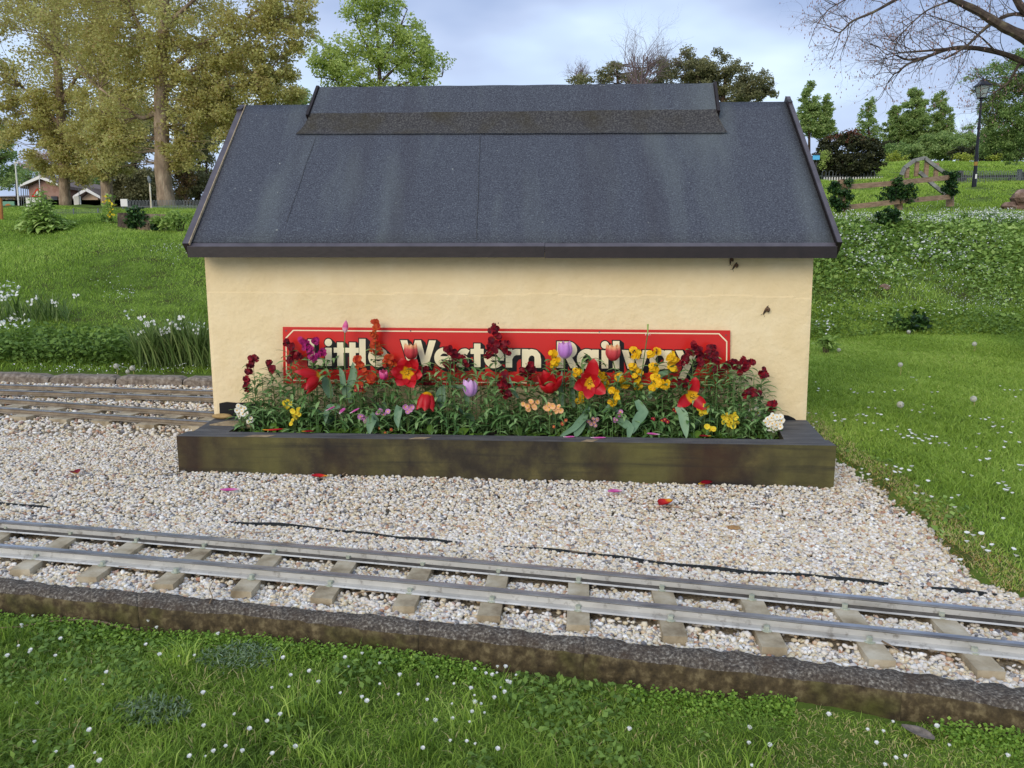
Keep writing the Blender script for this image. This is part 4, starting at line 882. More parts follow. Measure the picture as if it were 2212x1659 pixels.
tag(lt_b.build('dry_litter', M['twig']), 'thin dry stalks and bits of leaf scattered over the pale gravel', 'litter', None, 'stuff')
gstick([(182 * 1.0 + 150, 1027), (380, 1020), (440, 1000)], 'thin brown twig on the gravel left of the planter')
gstick([(500, 1145), (560, 1150), (640, 1152)], 'thin pinkish twig lying on the gravel below the planter left end', .0014)
gstick([(1430, 1093), (1470, 1098), (1490, 1104), (1540, 1115)], 'thin twig beside the red and yellow petal on the gravel')
gstick([(740, 1025), (752, 1018), (775, 1010)], 'broken brown twig at the foot of the planter', .003)
gstick([(1270, 1088 + 56), (1310, 1146), (1360, 1152)], 'pale twig on the open gravel right of centre', .0015)
gstick([(453, 1303), (459, 1290), (452, 1272), (462, 1252)], 'bent pale twig standing between two sleepers at left', .0022)
gstick([(770, 1281), (800, 1277), (825, 1281)], 'short reddish twig between two sleepers near the middle', .0022)
gstick([(1905, 1385), (1925, 1395), (1945, 1408)], 'dark red twig beside a sleeper near the right end', .003)
M['deadleaf'] = mat('dead_leaf', [(.3, S(92, 84, 76)), (.7, S(142, 130, 118))], scale=60, rough=.8, transl=.15)
def flatleaf(c, ax, L_, W_, name, m, label, cat, curl=.25, tcol=True, thick=.0012, tilt=0.):
    """a petal or leaf lying down: c centre, ax direction angle, curl lifts the sides"""
    mb = MB(); n, k = 8, 4; vs = []; ts = []; a = np.array([math.cos(ax), math.sin(ax), tilt]); s_ = np.array([-math.sin(ax), math.cos(ax), 0])
    for i in range(n + 1):
        q = i / n; wd = W_ * .5 * (math.sin(math.pi * min(1, q * .93 + .04)) ** .6) * (.55 + .75 * q if q < .6 else 1)
        for j in range(-k, k + 1):
            e_ = j / k; vs.append(c + a * (q - .5) * L_ + s_ * e_ * wd + np.array([0, 0, curl * wd * e_ * e_ + curl * .25 * L_ * (q - .5) ** 2 * 2])); ts.append(q)
    W2 = 2 * k + 1; mb.add(vs, [(i * W2 + j, (i + 1) * W2 + j, (i + 1) * W2 + j + 1, i * W2 + j + 1) for i in range(n) for j in range(2 * k)], ts)
    o = mb.build(name, m, None, True); sm = o.modifiers.new('thick', 'SOLIDIFY'); sm.thickness = thick; return tag(o, label, cat)
g_ = ground(1981, 1603); flatleaf(g_ + [0, 0, .022], -.55, .07, .042, 'dead_leaf', M['deadleaf'], 'grey dead leaf lying on the front grass near the lower right corner', 'leaf', .3, tilt=-.15)
m = MB(); p = atz(1585, 1140, .008); m.blob(p, (.026, .016, .010), 10, 6, .14, seed=4); M['brownrock'] = mat('brown_rock', [(.3, S(130, 98, 62)), (.7, S(176, 140, 96))], scale=50, rough=.85, bump=.5); tag(m.build('brown_stone', M['brownrock']), 'larger brown stone among the pale gravel right of centre', 'stone')
m = MB(); p = atz(256, 1163, .016); m.blob(p, (.014, .010, .008), 8, 5, .2, seed=5); tag(m.build('grey_stone', M['oldkerb']), 'dark grey stone lying on a sleeper end near the left edge', 'stone')
# petals
PR = [S(214, 160, 30), S(206, 60, 30), S(176, 22, 28), S(150, 14, 30)]
M['p_red'] = leafmat('petal_red', [S(240, 196, 40), S(214, 40, 34), S(190, 20, 34), S(160, 10, 30)], transl=.2, rough=.45)
M['p_dark'] = leafmat('petal_dark', [S(230, 190, 60), S(150, 10, 30), S(130, 6, 26), S(110, 4, 22)], transl=.2, rough=.45)
M['p_pink'] = leafmat('petal_pink', [S(246, 236, 232), S(222, 120, 180), S(206, 80, 160), S(226, 130, 190)], transl=.25, rough=.45)
for px, py, m_, L_, W_, an, lab in ((163, 1022, 'p_dark', .06, .05, 2.4, 'dark red petal with a pale base lying alone on the left gravel'), (690, 1030, 'p_red', .08, .036, 3.0, 'red petal at the foot of the planter, left of centre'),
                                    (498, 1060, 'p_pink', .088, .03, 3.3, 'pink petal on the gravel left of centre'), (1330, 1063, 'p_pink', .072, .034, 3.4, 'pink petal on the gravel right of centre'),
                                    (1438, 1088, 'p_red', .095, .058, -2.3, 'scarlet petal with a bright yellow base on the gravel'), (1524, 1046, 'p_dark', .08, .042, .5, 'dark red petal near the right part of the planter foot')):
    flatleaf(atz(px, py, .02), an, L_, W_, 'fallen_petal', M[m_], lab, 'petal', .6)
for px, py, m_, L_, W_, an, lab in ((590, 930, 'p_red', .10, .026, .25, 'long red petal with a yellow tip lying on the planter edge at left'), (665, 933, 'p_dark', .06, .026, .1, 'curled dark red petal on the planter edge beside the long yellow-tipped one'), (1229, 945, 'p_pink', .055, .022, 0.1, 'pink and white petal on the planter edge, leftmost of three pink ones'),
                                    (1292, 947, 'p_pink', .072, .022, 0.05, 'bright pink petal on the planter edge, middle of three pink ones'), (1411, 939, 'p_pink', .062, .028, 2.9, 'torn pink petal on the planter edge, rightmost of three pink ones'), (1523, 943, 'p_dark', .056, .026, 3.2, 'dark red petal on the planter edge near its right end')):
    c = atz(px, py, A0[2] + .01); flatleaf(c, an - .09, L_, W_, 'fallen_petal', M[m_], lab, 'petal', .5)
# ================================================================== SNAILS
M['shell'] = mat('snail_shell', [(.3, S(58, 42, 32)), (.5, S(96, 70, 50)), (.7, S(120, 92, 66))], scale=80, rough=.4, stretch=(1, 1, 3)); M['snail'] = mat('snail_body', [(.3, S(52, 38, 30)), (.7, S(78, 58, 44))], scale=90, rough=.5)
def snail(px, py, ang, k, label):
    c = bv(px, py, -.007); d = EU * math.cos(ang) + EW * math.sin(ang); s_ = EU * -math.sin(ang) + EW * math.cos(ang); t = thing('snail', label, 'snail', c)
    m = MB(); P = [c + d * q * k for q in (-.022, -.012, 0, .014, .024, .029)]; P[-1] = P[-1] - EV * .002; m.tube(P, [.0008 * k, .0045 * k, .0065 * k, .0055 * k, .0038 * k, .002 * k], 8)
    for sg in (-1, 1):
        a = c + d * .026 * k; m.tube([a, a + d * .006 * k + s_ * sg * .005 * k - EV * .003, a + d * .011 * k + s_ * sg * .011 * k - EV * .004], [.0010 * k, .0008 * k, .0010 * k], 5)
    m.build('body', M['snail'], t, True)
    m = MB(); cc = c + s_ * .004 * k - EV * .010 * k - d * .001; prev = None; pts = []; rad = []
    for i in range(34):
        a = i / 33 * 4.2 * math.pi; q = (1 - i / 33); rr_ = .010 * q ** 1.0 * k; pts.append(cc + (d * math.cos(a + .5) + s_ * math.sin(a + .5)) * rr_ * .62 - EV * .006 * (i / 33) * k); rad.append((.0085 * q ** .8 + .0012) * k)
    m.tube(pts, rad, 8); m.build('shell', M['shell'], t, True)
snail(1655, 668, -2.05, 1.0, 'brown snail crawling down the wall on its own, right of the sign'); snail(1588, 573, -2.1, .85, 'brown snail on the wall just under the roof edge'); snail(1578, 562, -1.6, .8, 'dark snail half hidden behind the roof board, beside another snail')
# ================================================================== FLOWERS IN THE PLANTER
M['wleaf'] = leafmat('wallflower_leaf', [S(58, 90, 48), S(90, 126, 68), S(120, 154, 92), S(146, 176, 114)], transl=.18, rough=.5)
M['tleaf'] = leafmat('tulip_leaf', [S(60, 92, 66), S(88, 120, 90), S(116, 146, 112), S(140, 166, 128)], transl=.15, rough=.4)
M['pleaf'] = leafmat('primrose_leaf', [S(48, 74, 24), S(72, 104, 34), S(98, 132, 50), S(124, 156, 66)], transl=.2, rough=.6)
M['wstem'] = mat('flower_stem', [(0, S(92, 110, 62))], src='flat', rough=.6)
FC = {'maroon': [S(50, 8, 24), S(92, 10, 28), S(128, 15, 31), S(162, 26, 38)], 'magenta': [S(90, 16, 60), S(160, 30, 100), S(190, 50, 130)], 'orange': [S(120, 24, 22), S(176, 50, 26), S(204, 86, 36), S(156, 30, 28)],
      'yellow': [S(214, 150, 10), S(240, 190, 20), S(248, 206, 44)], 'white': [S(240, 234, 214), S(246, 242, 228)], 'lemon': [S(232, 200, 40), S(246, 224, 70)], 'pink': [S(196, 120, 176), S(222, 160, 206)], 'peach': [S(232, 156, 92), S(244, 192, 140), S(240, 176, 118)],
      'rusty': [S(150, 50, 40), S(186, 80, 60), S(196, 120, 90)], 'crimson': [S(130, 10, 40), S(170, 20, 60)], 'dusty': [S(150, 100, 110), S(190, 150, 160)]}
for k_, c_ in FC.items(): M['f_' + k_] = leafmat('bloom_' + k_, c_, transl=.2, rough=.5, spec=.2)
M['bud'] = mat('bud', [(0, S(48, 22, 34))], src='flat', rough=.6); M['eye'] = mat('yellow_eye', [(0, S(238, 178, 24))], src='flat', rough=.6)
FR = random.Random(99)
def lance(mb, p, d, L_, W_, droop, t, fold=.25, rows=6, tipw=.0, peak=.5):
    """lanceolate leaf: starts at p towards d, arching down"""
    d = unit(d); p = np.asarray(p, float); s_ = np.cross(d, [0, 0, 1.]); s_ = unit(s_ if np.linalg.norm(s_) > .05 else np.array([1., 0, 0])); vs = []; cur = p.copy(); dd = d.copy(); tw = FR.uniform(-.5, .5)
    for i in range(rows + 1):
        q = i / rows; w_ = W_ * .5 * max(.04, (math.sin(math.pi * q ** (math.log(.5) / math.log(peak))) ** .8) if 0 < q < 1 else .04)
        n_ = unit(np.cross(s_, dd)); ss = unit(s_ * math.cos(tw * q) + n_ * math.sin(tw * q))
        vs += [cur - ss * w_ + n_ * w_ * fold, cur, cur + ss * w_ + n_ * w_ * fold]
        cur = cur + dd * L_ / rows; dd = unit(dd + np.array([0, 0, -droop / rows]))
    tt = [min(1, max(0, t + (.06 if k % 3 == 1 else 0))) for k in range(len(vs))]
    mb.add(vs, [(i * 3 + j, i * 3 + j + 1, i * 3 + j + 4, i * 3 + j + 3) for i in range(rows) for j in range(2)], tt)
def frame(ax):
    ax = unit(ax); a = unit(np.cross(ax, [.12, .33, 1.]) if abs(ax[2]) < .9 else np.cross(ax, [1., .2, 0])); return a, np.cross(ax, a), ax
def floret(mb, c, ax, r, n=4, t0=.5, cup=.3, wide=.95):
    a, b, z = frame(ax); ph = FR.uniform(0, 6.3)
    for k in range(n):
        q = ph + 2 * math.pi * k / n; o = a * math.cos(q) + b * math.sin(q); s_ = -a * math.sin(q) + b * math.cos(q); w_ = r * wide * math.pi / n * .92
        h = cup + FR.uniform(-.25, .35); rr_ = r * FR.uniform(.85, 1.1)
        P = [c, c + o * rr_ * .35 + s_ * w_ * .55 + z * r * h * .25, c + o * rr_ * .8 + s_ * w_ + z * r * h * .8, c + o * rr_ * 1.02 + s_ * w_ * .45 + z * r * h * .75, c + o * rr_ + z * r * h * .9, c + o * rr_ * 1.02 - s_ * w_ * .45 + z * r * h * .7, c + o * rr_ * .8 - s_ * w_ + z * r * h * .85, c + o * rr_ * .35 - s_ * w_ * .55 + z * r * h * .25, c + o * rr_ * .55 + z * r * h * .35]
        t = min(1, max(0, t0 + FR.uniform(-.35, .35))); mb.add(P, [(0, 1, 8), (1, 2, 8), (2, 3, 8), (3, 4, 8), (4, 5, 8), (5, 6, 8), (6, 7, 8), (7, 0, 8)], t)
def base_at(px, v): p = bv(px, 935, v); p[2] = ZSOIL - .01; return p
TOCAM = np.array([0, -1, 0.12])
def curve(a, b, n=8, sway=.01):
    s1, s2 = FR.uniform(-sway, sway), FR.uniform(-sway, sway); return [a + (b - a) * q + np.array([s1 * math.sin(math.pi * q), s2 * math.sin(math.pi * q), 0]) for q in np.linspace(0, 1, n)]
GROUPW = 'wallflowers along the planter'
def wallflower(spots, bpx, v, col, label, leafs=42, fr=.0150, leafscale=1.):
    top = min(spots, key=lambda s: s[1]); t = thing('wallflower', label, 'wallflower', base_at(bpx, v)); base = base_at(bpx, v)
    st = MB(); lf = MB(); fl_ = MB(); bd = MB()
    tp = bv(top[0], top[1] + 2, v); main = curve(base, tp, 10); st.tube(main, np.linspace(.0032, .0013, 10), 5)
    low = max(s[1] for s in spots)
    for (px, py) in spots:
        c = bv(px, py, v + FR.uniform(-.02, .02)); near = min(main[2:-1], key=lambda m_: np.linalg.norm(m_ - (c - EW * .03)) + max(0, m_[2] - c[2] + .01) * 9)
        st.tube([near, (near + c) / 2 - EW * .004, c], [.0013, .001, .0009], 4)
        fl_ = MB()
        for k in range(FR.choice((4, 5, 6))):
            o = np.array([FR.uniform(-1, 1), FR.uniform(-1, .4), FR.uniform(-.9, .9)]) * .014; floret(fl_, c + o, unit(o * 40 + TOCAM * .9 + np.array([0, 0, FR.uniform(-.3, .3)])), fr * FR.uniform(.8, 1.15))
        fl_.build('flower_cluster', M['f_' + col], t)
        for k in range(2):
            q = c + np.array([FR.uniform(-.013, .013), FR.uniform(-.01, .01), FR.uniform(.006, .016)]); bd.blob(q, (.0025, .0025, .0045), 5, 4)
    for k in range(5):
        q = tp + np.array([FR.uniform(-.007, .007), FR.uniform(-.006, .006), FR.uniform(-.002, .010)]); bd.blob(q, (.0028, .0028, .005), 5, 4)
    zlow = bv(bpx, low + 8, v)[2]; 
    for k in range(leafs):
        q = .06 + .88 * k / leafs; p = main[0] + (main[-1] - main[0]) * q; i_ = min(8, int(q * 9)); p = main[i_] + (main[i_ + 1] - main[i_]) * (q * 9 - i_)
        if p[2] > zlow + .045 and FR.random() < .8: continue
        a = k * 2.4 + FR.uniform(-.4, .4); d = np.array([math.cos(a), math.sin(a) * .8, FR.uniform(.3, .9)])
        lance(lf, p, d, FR.uniform(.065, .105) * leafscale * (1.15 - .4 * q), FR.uniform(.014, .021) * leafscale, FR.uniform(.7, 1.8), FR.uniform(.1, .95))
    # side shoots low down
    for k in range(5):
        a = FR.uniform(0, 6.3); b0 = base + EW * .01; e_ = b0 + np.array([math.cos(a) * .07, math.sin(a) * .03 - .01, FR.uniform(.05, .13)]); st.tube(curve(b0, e_, 5), .0014, 4)
        for j in range(8):
            q = .3 + .7 * j / 7; aa = a + j * 2.4; lance(lf, b0 + (e_ - b0) * q, [math.cos(aa), math.sin(aa) * .8 - .1, FR.uniform(.2, .8)], FR.uniform(.055, .09) * leafscale, .017 * leafscale, FR.uniform(.8, 2.), FR.uniform(0, .85))
    st.build('stem', M['wstem'], t); lf.build('foliage', M['wleaf'], t); bd.build('buds', M['bud'], t)
    return t
WF = [([(547,775),(541,787),(535,802),(531,819),(532,837)], 560, -.16, 'maroon', 'tall dark red wallflower at the far left of the planter'),
 ([(585,784),(588,797)], 602, -.12, 'maroon', 'dark red wallflower with one small bloom, second from the left end'),
 ([(622,738),(628,750),(636,762),(626,775),(645,768)], 640, -.10, 'maroon', 'dark red wallflower over the lower left corner of the red sign'),
 ([(655,736),(664,747),(672,757),(680,735),(697,762),(676,775)], 678, -.13, 'magenta', 'magenta wallflower in front of the capital L of the sign'),
 ([(810,699),(813,709),(808,722),(812,737),(807,750),(816,757)], 814, -.08, 'orange', 'tallest orange wallflower, rising over the last letter of Little'),
 ([(770,777),(778,788),(800,818),(810,814),(776,834),(780,844),(790,800)], 786, -.18, 'orange', 'branching orange wallflower below the sign, left of the pink tulip bloom'),
 ([(840,774),(848,784),(852,797),(836,785)], 846, -.09, 'orange', 'orange wallflower directly left of the coral tulip'),
 ([(915,795),(911,808),(905,820),(921,828)], 916, -.10, 'maroon', 'dark red wallflower just right of the wide open scarlet tulip'),
 ([(968,755),(976,763),(986,769),(996,775),(1003,783),(968,787),(980,796)], 982, -.10, 'maroon', 'dark red wallflower in front of the first letters of Western'),
 ([(1071,705),(1066,715),(1075,724),(1064,736),(1076,743),(1062,749),(1069,757),(1055,766),(1092,745),(1098,758)], 1070, -.12, 'maroon', 'tallest deep maroon wallflower in the middle of the planter'),
 ([(1091,812),(1084,824),(1098,829),(1087,842),(1096,851)], 1096, -.22, 'maroon', 'low maroon wallflower in front of the tallest one'),
 ([(1141,790),(1132,801),(1149,800),(1141,811)], 1138, -.12, 'maroon', 'short maroon wallflower under the last letters of Western'),
 ([(1498,745),(1506,756),(1511,767),(1492,762),(1480,775),(1470,786),(1514,781)], 1500, -.10, 'maroon', 'bushy maroon wallflower covering the final letter of the sign'),
 ([(1536,754),(1530,765),(1541,768),(1544,780)], 1532, -.09, 'maroon', 'maroon wallflower immediately right of the one covering the final letter'),
 ([(1550,801),(1543,792),(1557,796)], 1552, -.12, 'maroon', 'small maroon wallflower at the lower right of the sign'),
 ([(1475,826),(1487,832),(1502,836)], 1482, -.15, 'maroon', 'low dark red wallflower behind the splayed red and yellow tulip'),
 ([(1576,784),(1586,786),(1567,793),(1590,797)], 1588, -.13, 'maroon', 'dark red wallflower at the lower right corner of the red sign'),
 ([(1601,780),(1611,787),(1624,785),(1602,800),(1609,792)], 1604, -.16, 'maroon', 'bright edged dark red wallflower between the sign corner and the bare wall'),
 ([(1647,801),(1651,813)], 1632, -.14, 'maroon', 'dark red wallflower with a pair of open blooms against the bare wall'),
 ([(1625,846),(1634,850),(1616,849)], 1618, -.24, 'maroon', 'low crimson wallflower above the white primroses'),
 ([(1669,873),(1666,880)], 1640, -.22, 'maroon', 'single crimson wallflower bloom leaning out at the right end'),
 ([(1194,766),(1201,778),(1197,786)], 1198, -.09, 'yellow', 'yellow wallflower just left of the lilac tulip by the sign'),
 ([(1369,758),(1373,766),(1366,793),(1378,804)], 1374, -.08, 'yellow', 'yellow wallflower in front of the l and w of Railway'),
 ([(1405,764),(1419,760),(1411,793),(1413,801)], 1412, -.10, 'yellow', 'yellow wallflower in front of the a of Railway, right of the bare stalk'),
 ([(1446,770),(1456,775),(1452,798),(1449,789)], 1450, -.12, 'yellow', 'rightmost yellow wallflower, over the final letters of Railway'),
 ([(1416,817),(1428,833),(1440,830),(1408,837),(1424,822)], 1426, -.18, 'yellow', 'dense low yellow wallflower below the final letters of the sign'),
 ([(1338,815),(1343,825),(1350,830)], 1346, -.14, 'yellow', 'yellow wallflower below the coral tulip on the right'),
 ([(1296,804),(1303,827),(1310,833),(1297,838),(1300,815)], 1302, -.10, 'yellow', 'yellow wallflower behind the big open red tulip'),
 ([(1325,842),(1327,857),(1322,872)], 1332, -.24, 'yellow', 'low yellow wallflower with three stacked blooms'),
 ([(1246,804),(1259,854),(1251,865)], 1256, -.14, 'yellow', 'straggly yellow wallflower left of the big open red tulip'),
 ([(1380,835),(1375,818)], 1384, -.13, 'yellow', 'small yellow wallflower between the bare stalk and the tall yellow ones')]
for w_ in WF: wallflower(*w_)

# ---- tulips
def tulmat(name, cols): 
    M[name] = mat(name, cols, src='attr', rough=.42, transl=.22, spec=.3)
tulmat('t_red', [(0, S(236, 186, 24)), (.20, S(232, 170, 24)), (.30, S(184, 20, 30)), (.8, S(196, 24, 36)), (1, S(220, 84, 84))])
tulmat('t_coral', [(0, S(186, 70, 70)), (.3, S(200, 56, 66)), (.72, S(214, 84, 84)), (.88, S(240, 170, 120)), (1, S(250, 214, 160))])
tulmat('t_lilac', [(0, S(222, 196, 222)), (.35, S(196, 132, 210)), (.8, S(206, 146, 216)), (1, S(226, 178, 226))])
tulmat('t_pale', [(0, S(230, 208, 232)), (.4, S(206, 150, 214)), (1, S(232, 190, 232))])
tulmat('t_hot', [(0, S(220, 60, 130)), (.5, S(226, 50, 130)), (1, S(244, 130, 180))])
tulmat('t_pink', [(0, S(244, 240, 230)), (.25, S(240, 210, 224)), (.6, S(222, 90, 150)), (1, S(236, 140, 190))])
M['anther'] = mat('anther', [(0, S(70, 56, 30))], src='flat', rough=.8)
def petal_surf(mb, c, fr_, ang, L_, W_, opn, cupw=.5, tipcurl=0., edge=0., tw=0.):
    """petal on axis frame fr_; opn 0 closed .. 1 flat .. 1.4 reflexed"""
    a, b, z = fr_; o = a * math.cos(ang) + b * math.sin(ang); s_ = -a * math.sin(ang) + b * math.cos(ang); n, k = 9, 4; vs = []; ts = []
    cur = c + o * .002; th0 = 1.25 + .2 * opn
    for i in range(n + 1):
        q = i / n; th = (1.35 * (1 - q) ** 2.3 * (1 - opn * .2) + (-.32 * q if opn < .5 else 0)) * (1 - opn) + opn * (1.25 + tipcurl * q)
        dd = o * math.sin(th) + z * math.cos(th); nn_ = o * math.cos(th) - z * math.sin(th)
        w_ = W_ * .5 * (max(0., math.sin(math.pi * min(1, .10 + q * .88)))) ** .62
        if i == n: w_ *= .35
        for j in range(-k, k + 1):
            e_ = j / k; lift = cupw * w_ * e_ * e_; wav = FR.uniform(-1, 1) * .0014 * (q > .4) + .0035 * q * abs(e_) * math.sin(q * 7 + ang * 3 + (2 if e_ > 0 else 0))
            vs.append(cur + s_ * w_ * e_ * (1 - .12 * cupw * e_ * e_) - nn_ * (lift + wav)); ts.append(min(1, q * (1 - edge) + edge * max(q, abs(e_) ** 3 * .9)))
        cur = cur + dd * L_ / n
    W2 = 2 * k + 1; mb.add(vs, [(i * W2 + j, (i + 1) * W2 + j, (i + 1) * W2 + j + 1, i * W2 + j + 1) for i in range(n) for j in range(2 * k)], ts)
def tulip(px, py, hpx, wpx, bpx, v, m_, label, axis=(0, 0, 1), opn=0., petals=None, stem_from=None, leaves_=4, edge=0., cupw=.8, bare=False, via=None):
    """px,py: the flower's base point (where the stem joins)"""
    k = 1 / F * 4.0 ; c = bv(px, py, v); t = thing('tulip', label, 'tulip', base_at(bpx, v)); base = base_at(bpx, v)
    st = MB(); 
    if via is not None:
        P = [base] + [bv(a, b, v) for a, b in via] + [c]; Q = []
        for i in range(len(P) - 1):
            for q in np.linspace(0, 1, 5)[:-1]: Q.append(P[i] * (1 - q) + P[i + 1] * q)
        Q.append(P[-1]); 
        for _ in range(3): Q = [Q[0]] + [(Q[i - 1] + Q[i] * 2 + Q[i + 1]) / 4 for i in range(1, len(Q) - 1)] + [Q[-1]]
        st.tube(Q, .0030, 7)
    else: st.tube(curve(base, c, 9, .012), np.linspace(.0038, .0028, 9), 7)
    st.build('stem', M['wstem'], t)
    L_, W_ = hpx * k * (1.06 if opn < .3 and not petals else 1), wpx * k; fr_ = frame(np.array(axis, float))
    if bare:
        m = MB(); m.tube([c, c + EW * L_ * .8, c + EW * L_], [.003, .0042, .0052], 8); m.build('pistil', mat('pistil', [(0, S(150, 176, 96))], src='flat'), t)
        m = MB()
        for q in range(5): a = q * 1.25; m.tube([c, c + np.array([math.cos(a) * .010, math.sin(a) * .008, .004]), c + np.array([math.cos(a) * .014, math.sin(a) * .01, -.005])], .0009, 4)
        m.build('stamens', M['petalwhite'], t)
    else:
        pts = petals or [(60 * i + (0 if i % 2 else 4), opn + (0.02 if i % 2 else 0), 1) for i in range(6)]
        for i, (ang, op, s_) in enumerate(pts):
            m = MB(); petal_surf(m, c, fr_, math.radians(ang), L_ * s_ * FR.uniform(.95, 1.04), W_ * (1 if i % 2 else .96), op, cupw, edge=edge, tipcurl=.25 if op > .6 else 0)
            o_ = m.build('petal', M[m_], t, True); 
        if opn > .4 or petals:
            m = MB(); z = fr_[2]; m.tube([c, c + z * .014], [.0035, .0042], 7); m.build('pistil', M['eye'], t)
            m = MB()
            for q in range(6): a = q * 1.047; o = fr_[0] * math.cos(a) + fr_[1] * math.sin(a); m.tube([c + o * .003, c + o * .009 + z * .010, c + o * .012 + z * .018], [.0008, .0008, .0022], 5)
            m.build('stamens', M['anther'], t)
    for i in range(leaves_):
        m = MB(); a = FR.uniform(0, 6.3); lance(m, base + EW * .01, [math.cos(a) * .5, math.sin(a) * .25 - .1, 1], FR.uniform(.13, .20), FR.uniform(.032, .046), FR.uniform(.7, 2.2), FR.uniform(.2, .8), .3, 10, peak=.4); m.build('leaf', M['tleaf'], t, True)
    return t
FRONT = (0.05, -1, .18)
tulip(745, 719, 36, 16, 752, -.12, 't_pink', 'tall tulip stalk with a single upright pink petal left, above the sign', petals=[(200, .02, 1.)], via=[(749, 860), (744, 780)], cupw=1.1, leaves_=3)
tulip(888, 777, 42, 25, 890, -.09, 't_coral', 'coral tulip with cream edged petals in front of the W of the sign', edge=.9, cupw=1.)
tulip(829, 820, 26, 20, 838, -.16, 't_hot', 'small hot pink double tulip below the sign at left', axis=(0.05, -.35, .9), cupw=1.1)
tulip(880, 806, 36, 33, 884, -.19, 't_red', 'wide open scarlet tulip showing its yellow star to the camera', axis=FRONT, petals=[(0, .72, 1.05), (58, .8, .95), (122, .68, 1.08), (178, .84, 1.), (240, .74, 1.1), (300, .88, .95)], cupw=.45)
tulip(694, 812, 66, 30, 712, -.2, 't_red', 'scarlet tulip leaning over to the left with long spread petals', axis=(-.9, -.35, -.2), petals=[(20, .45, 1.), (85, .35, .8), (150, .5, .95), (215, .30, 1.05), (290, .25, .7)], via=[(716, 850), (712, 815)], cupw=.7)
tulip(924, 846, 48, 30, 934, -.22, 't_red', 'scarlet tulip hanging upside down, left of centre', axis=(-.15, -.25, -1), opn=.12, via=[(945, 880), (940, 842)], cupw=.9)
tulip(1016, 857, 43, 25, 1022, -.2, 't_pale', 'pale lilac tulip low in front of the sign, near the middle', cupw=1.)
tulip(1220, 775, 42, 25, 1226, -.12, 't_lilac', 'lilac tulip standing over the gap before the R of Railway', cupw=1.)
tulip(1324, 780, 42, 26, 1338, -.12, 't_coral', 'coral tulip with cream edges in front of the i of Railway', edge=.9, cupw=1., via=[(1334, 850), (1332, 810)])
tulip(1190, 848, 52, 32, 1200, -.2, 't_red', 'loose scarlet tulip with floppy petals right of centre, no yellow showing', axis=(-.2, -.45, .9), petals=[(0, .15, 1.), (60, .3, .9), (120, .1, .9), (185, .35, 1.1), (250, .12, .9), (305, .4, 1.)], via=[(1215, 880), (1205, 862)], cupw=.8)
tulip(1273, 826, 40, 30, 1274, -.22, 't_red', 'large open scarlet tulip with a square yellow heart and drooping petals', axis=FRONT, petals=[(88, .75, 1.), (150, .85, 1.05), (25, .85, 1.), (205, .6, .7), (330, .6, .75), (268, .95, 1.25)], cupw=.35)
tulip(1493, 856, 38, 27, 1495, -.22, 't_red', 'splayed red tulip with only three petals, broadly yellow at the base', axis=FRONT, petals=[(38, .85, 1.05), (142, .85, 1.05), (268, .95, 1.05)], cupw=.4)
tulip(1399, 722, 20, 8, 1378, -.12, 't_red', 'bare tulip stalk without petals reaching above the sign', bare=True, via=[(1380, 850), (1390, 780)], leaves_=3)
# large tulip leaves seen one by one in the photograph
def bigleaf(pts, W_, v0, v1, label, t=.6):
    P = [bv(px, py, v0 + (v1 - v0) * i / (len(pts) - 1)) for i, (px, py) in enumerate(pts)]; Q = []
    for i in range(len(P) - 1):
        for q in np.linspace(0, 1, 4)[:-1]: Q.append(P[i] * (1 - q) + P[i + 1] * q)
    Q.append(P[-1]); mb = MB(); vs = []; n = len(Q)
    for i, p in enumerate(Q):
        d = unit(Q[min(i + 1, n - 1)] - Q[max(0, i - 1)]); s_ = unit(np.cross(d, [0, -1, .5])); nn_ = np.cross(s_, d); w_ = W_ * .5 * max(.05, math.sin(math.pi * min(1, .12 + .88 * i / (n - 1))) ** .75)
        vs += [p - s_ * w_ + nn_ * w_ * .2, p - s_ * w_ * .5, p, p + s_ * w_ * .5, p + s_ * w_ + nn_ * w_ * .2]
    mb.add(vs, [(i * 5 + j, i * 5 + j + 1, i * 5 + j + 6, i * 5 + j + 5) for i in range(n - 1) for j in range(4)], [min(1, max(0, t + FR.uniform(-.1, .1))) for _ in vs]); tag(mb.build('tulip_leaf', M['tleaf'], None, True), label, 'leaf')
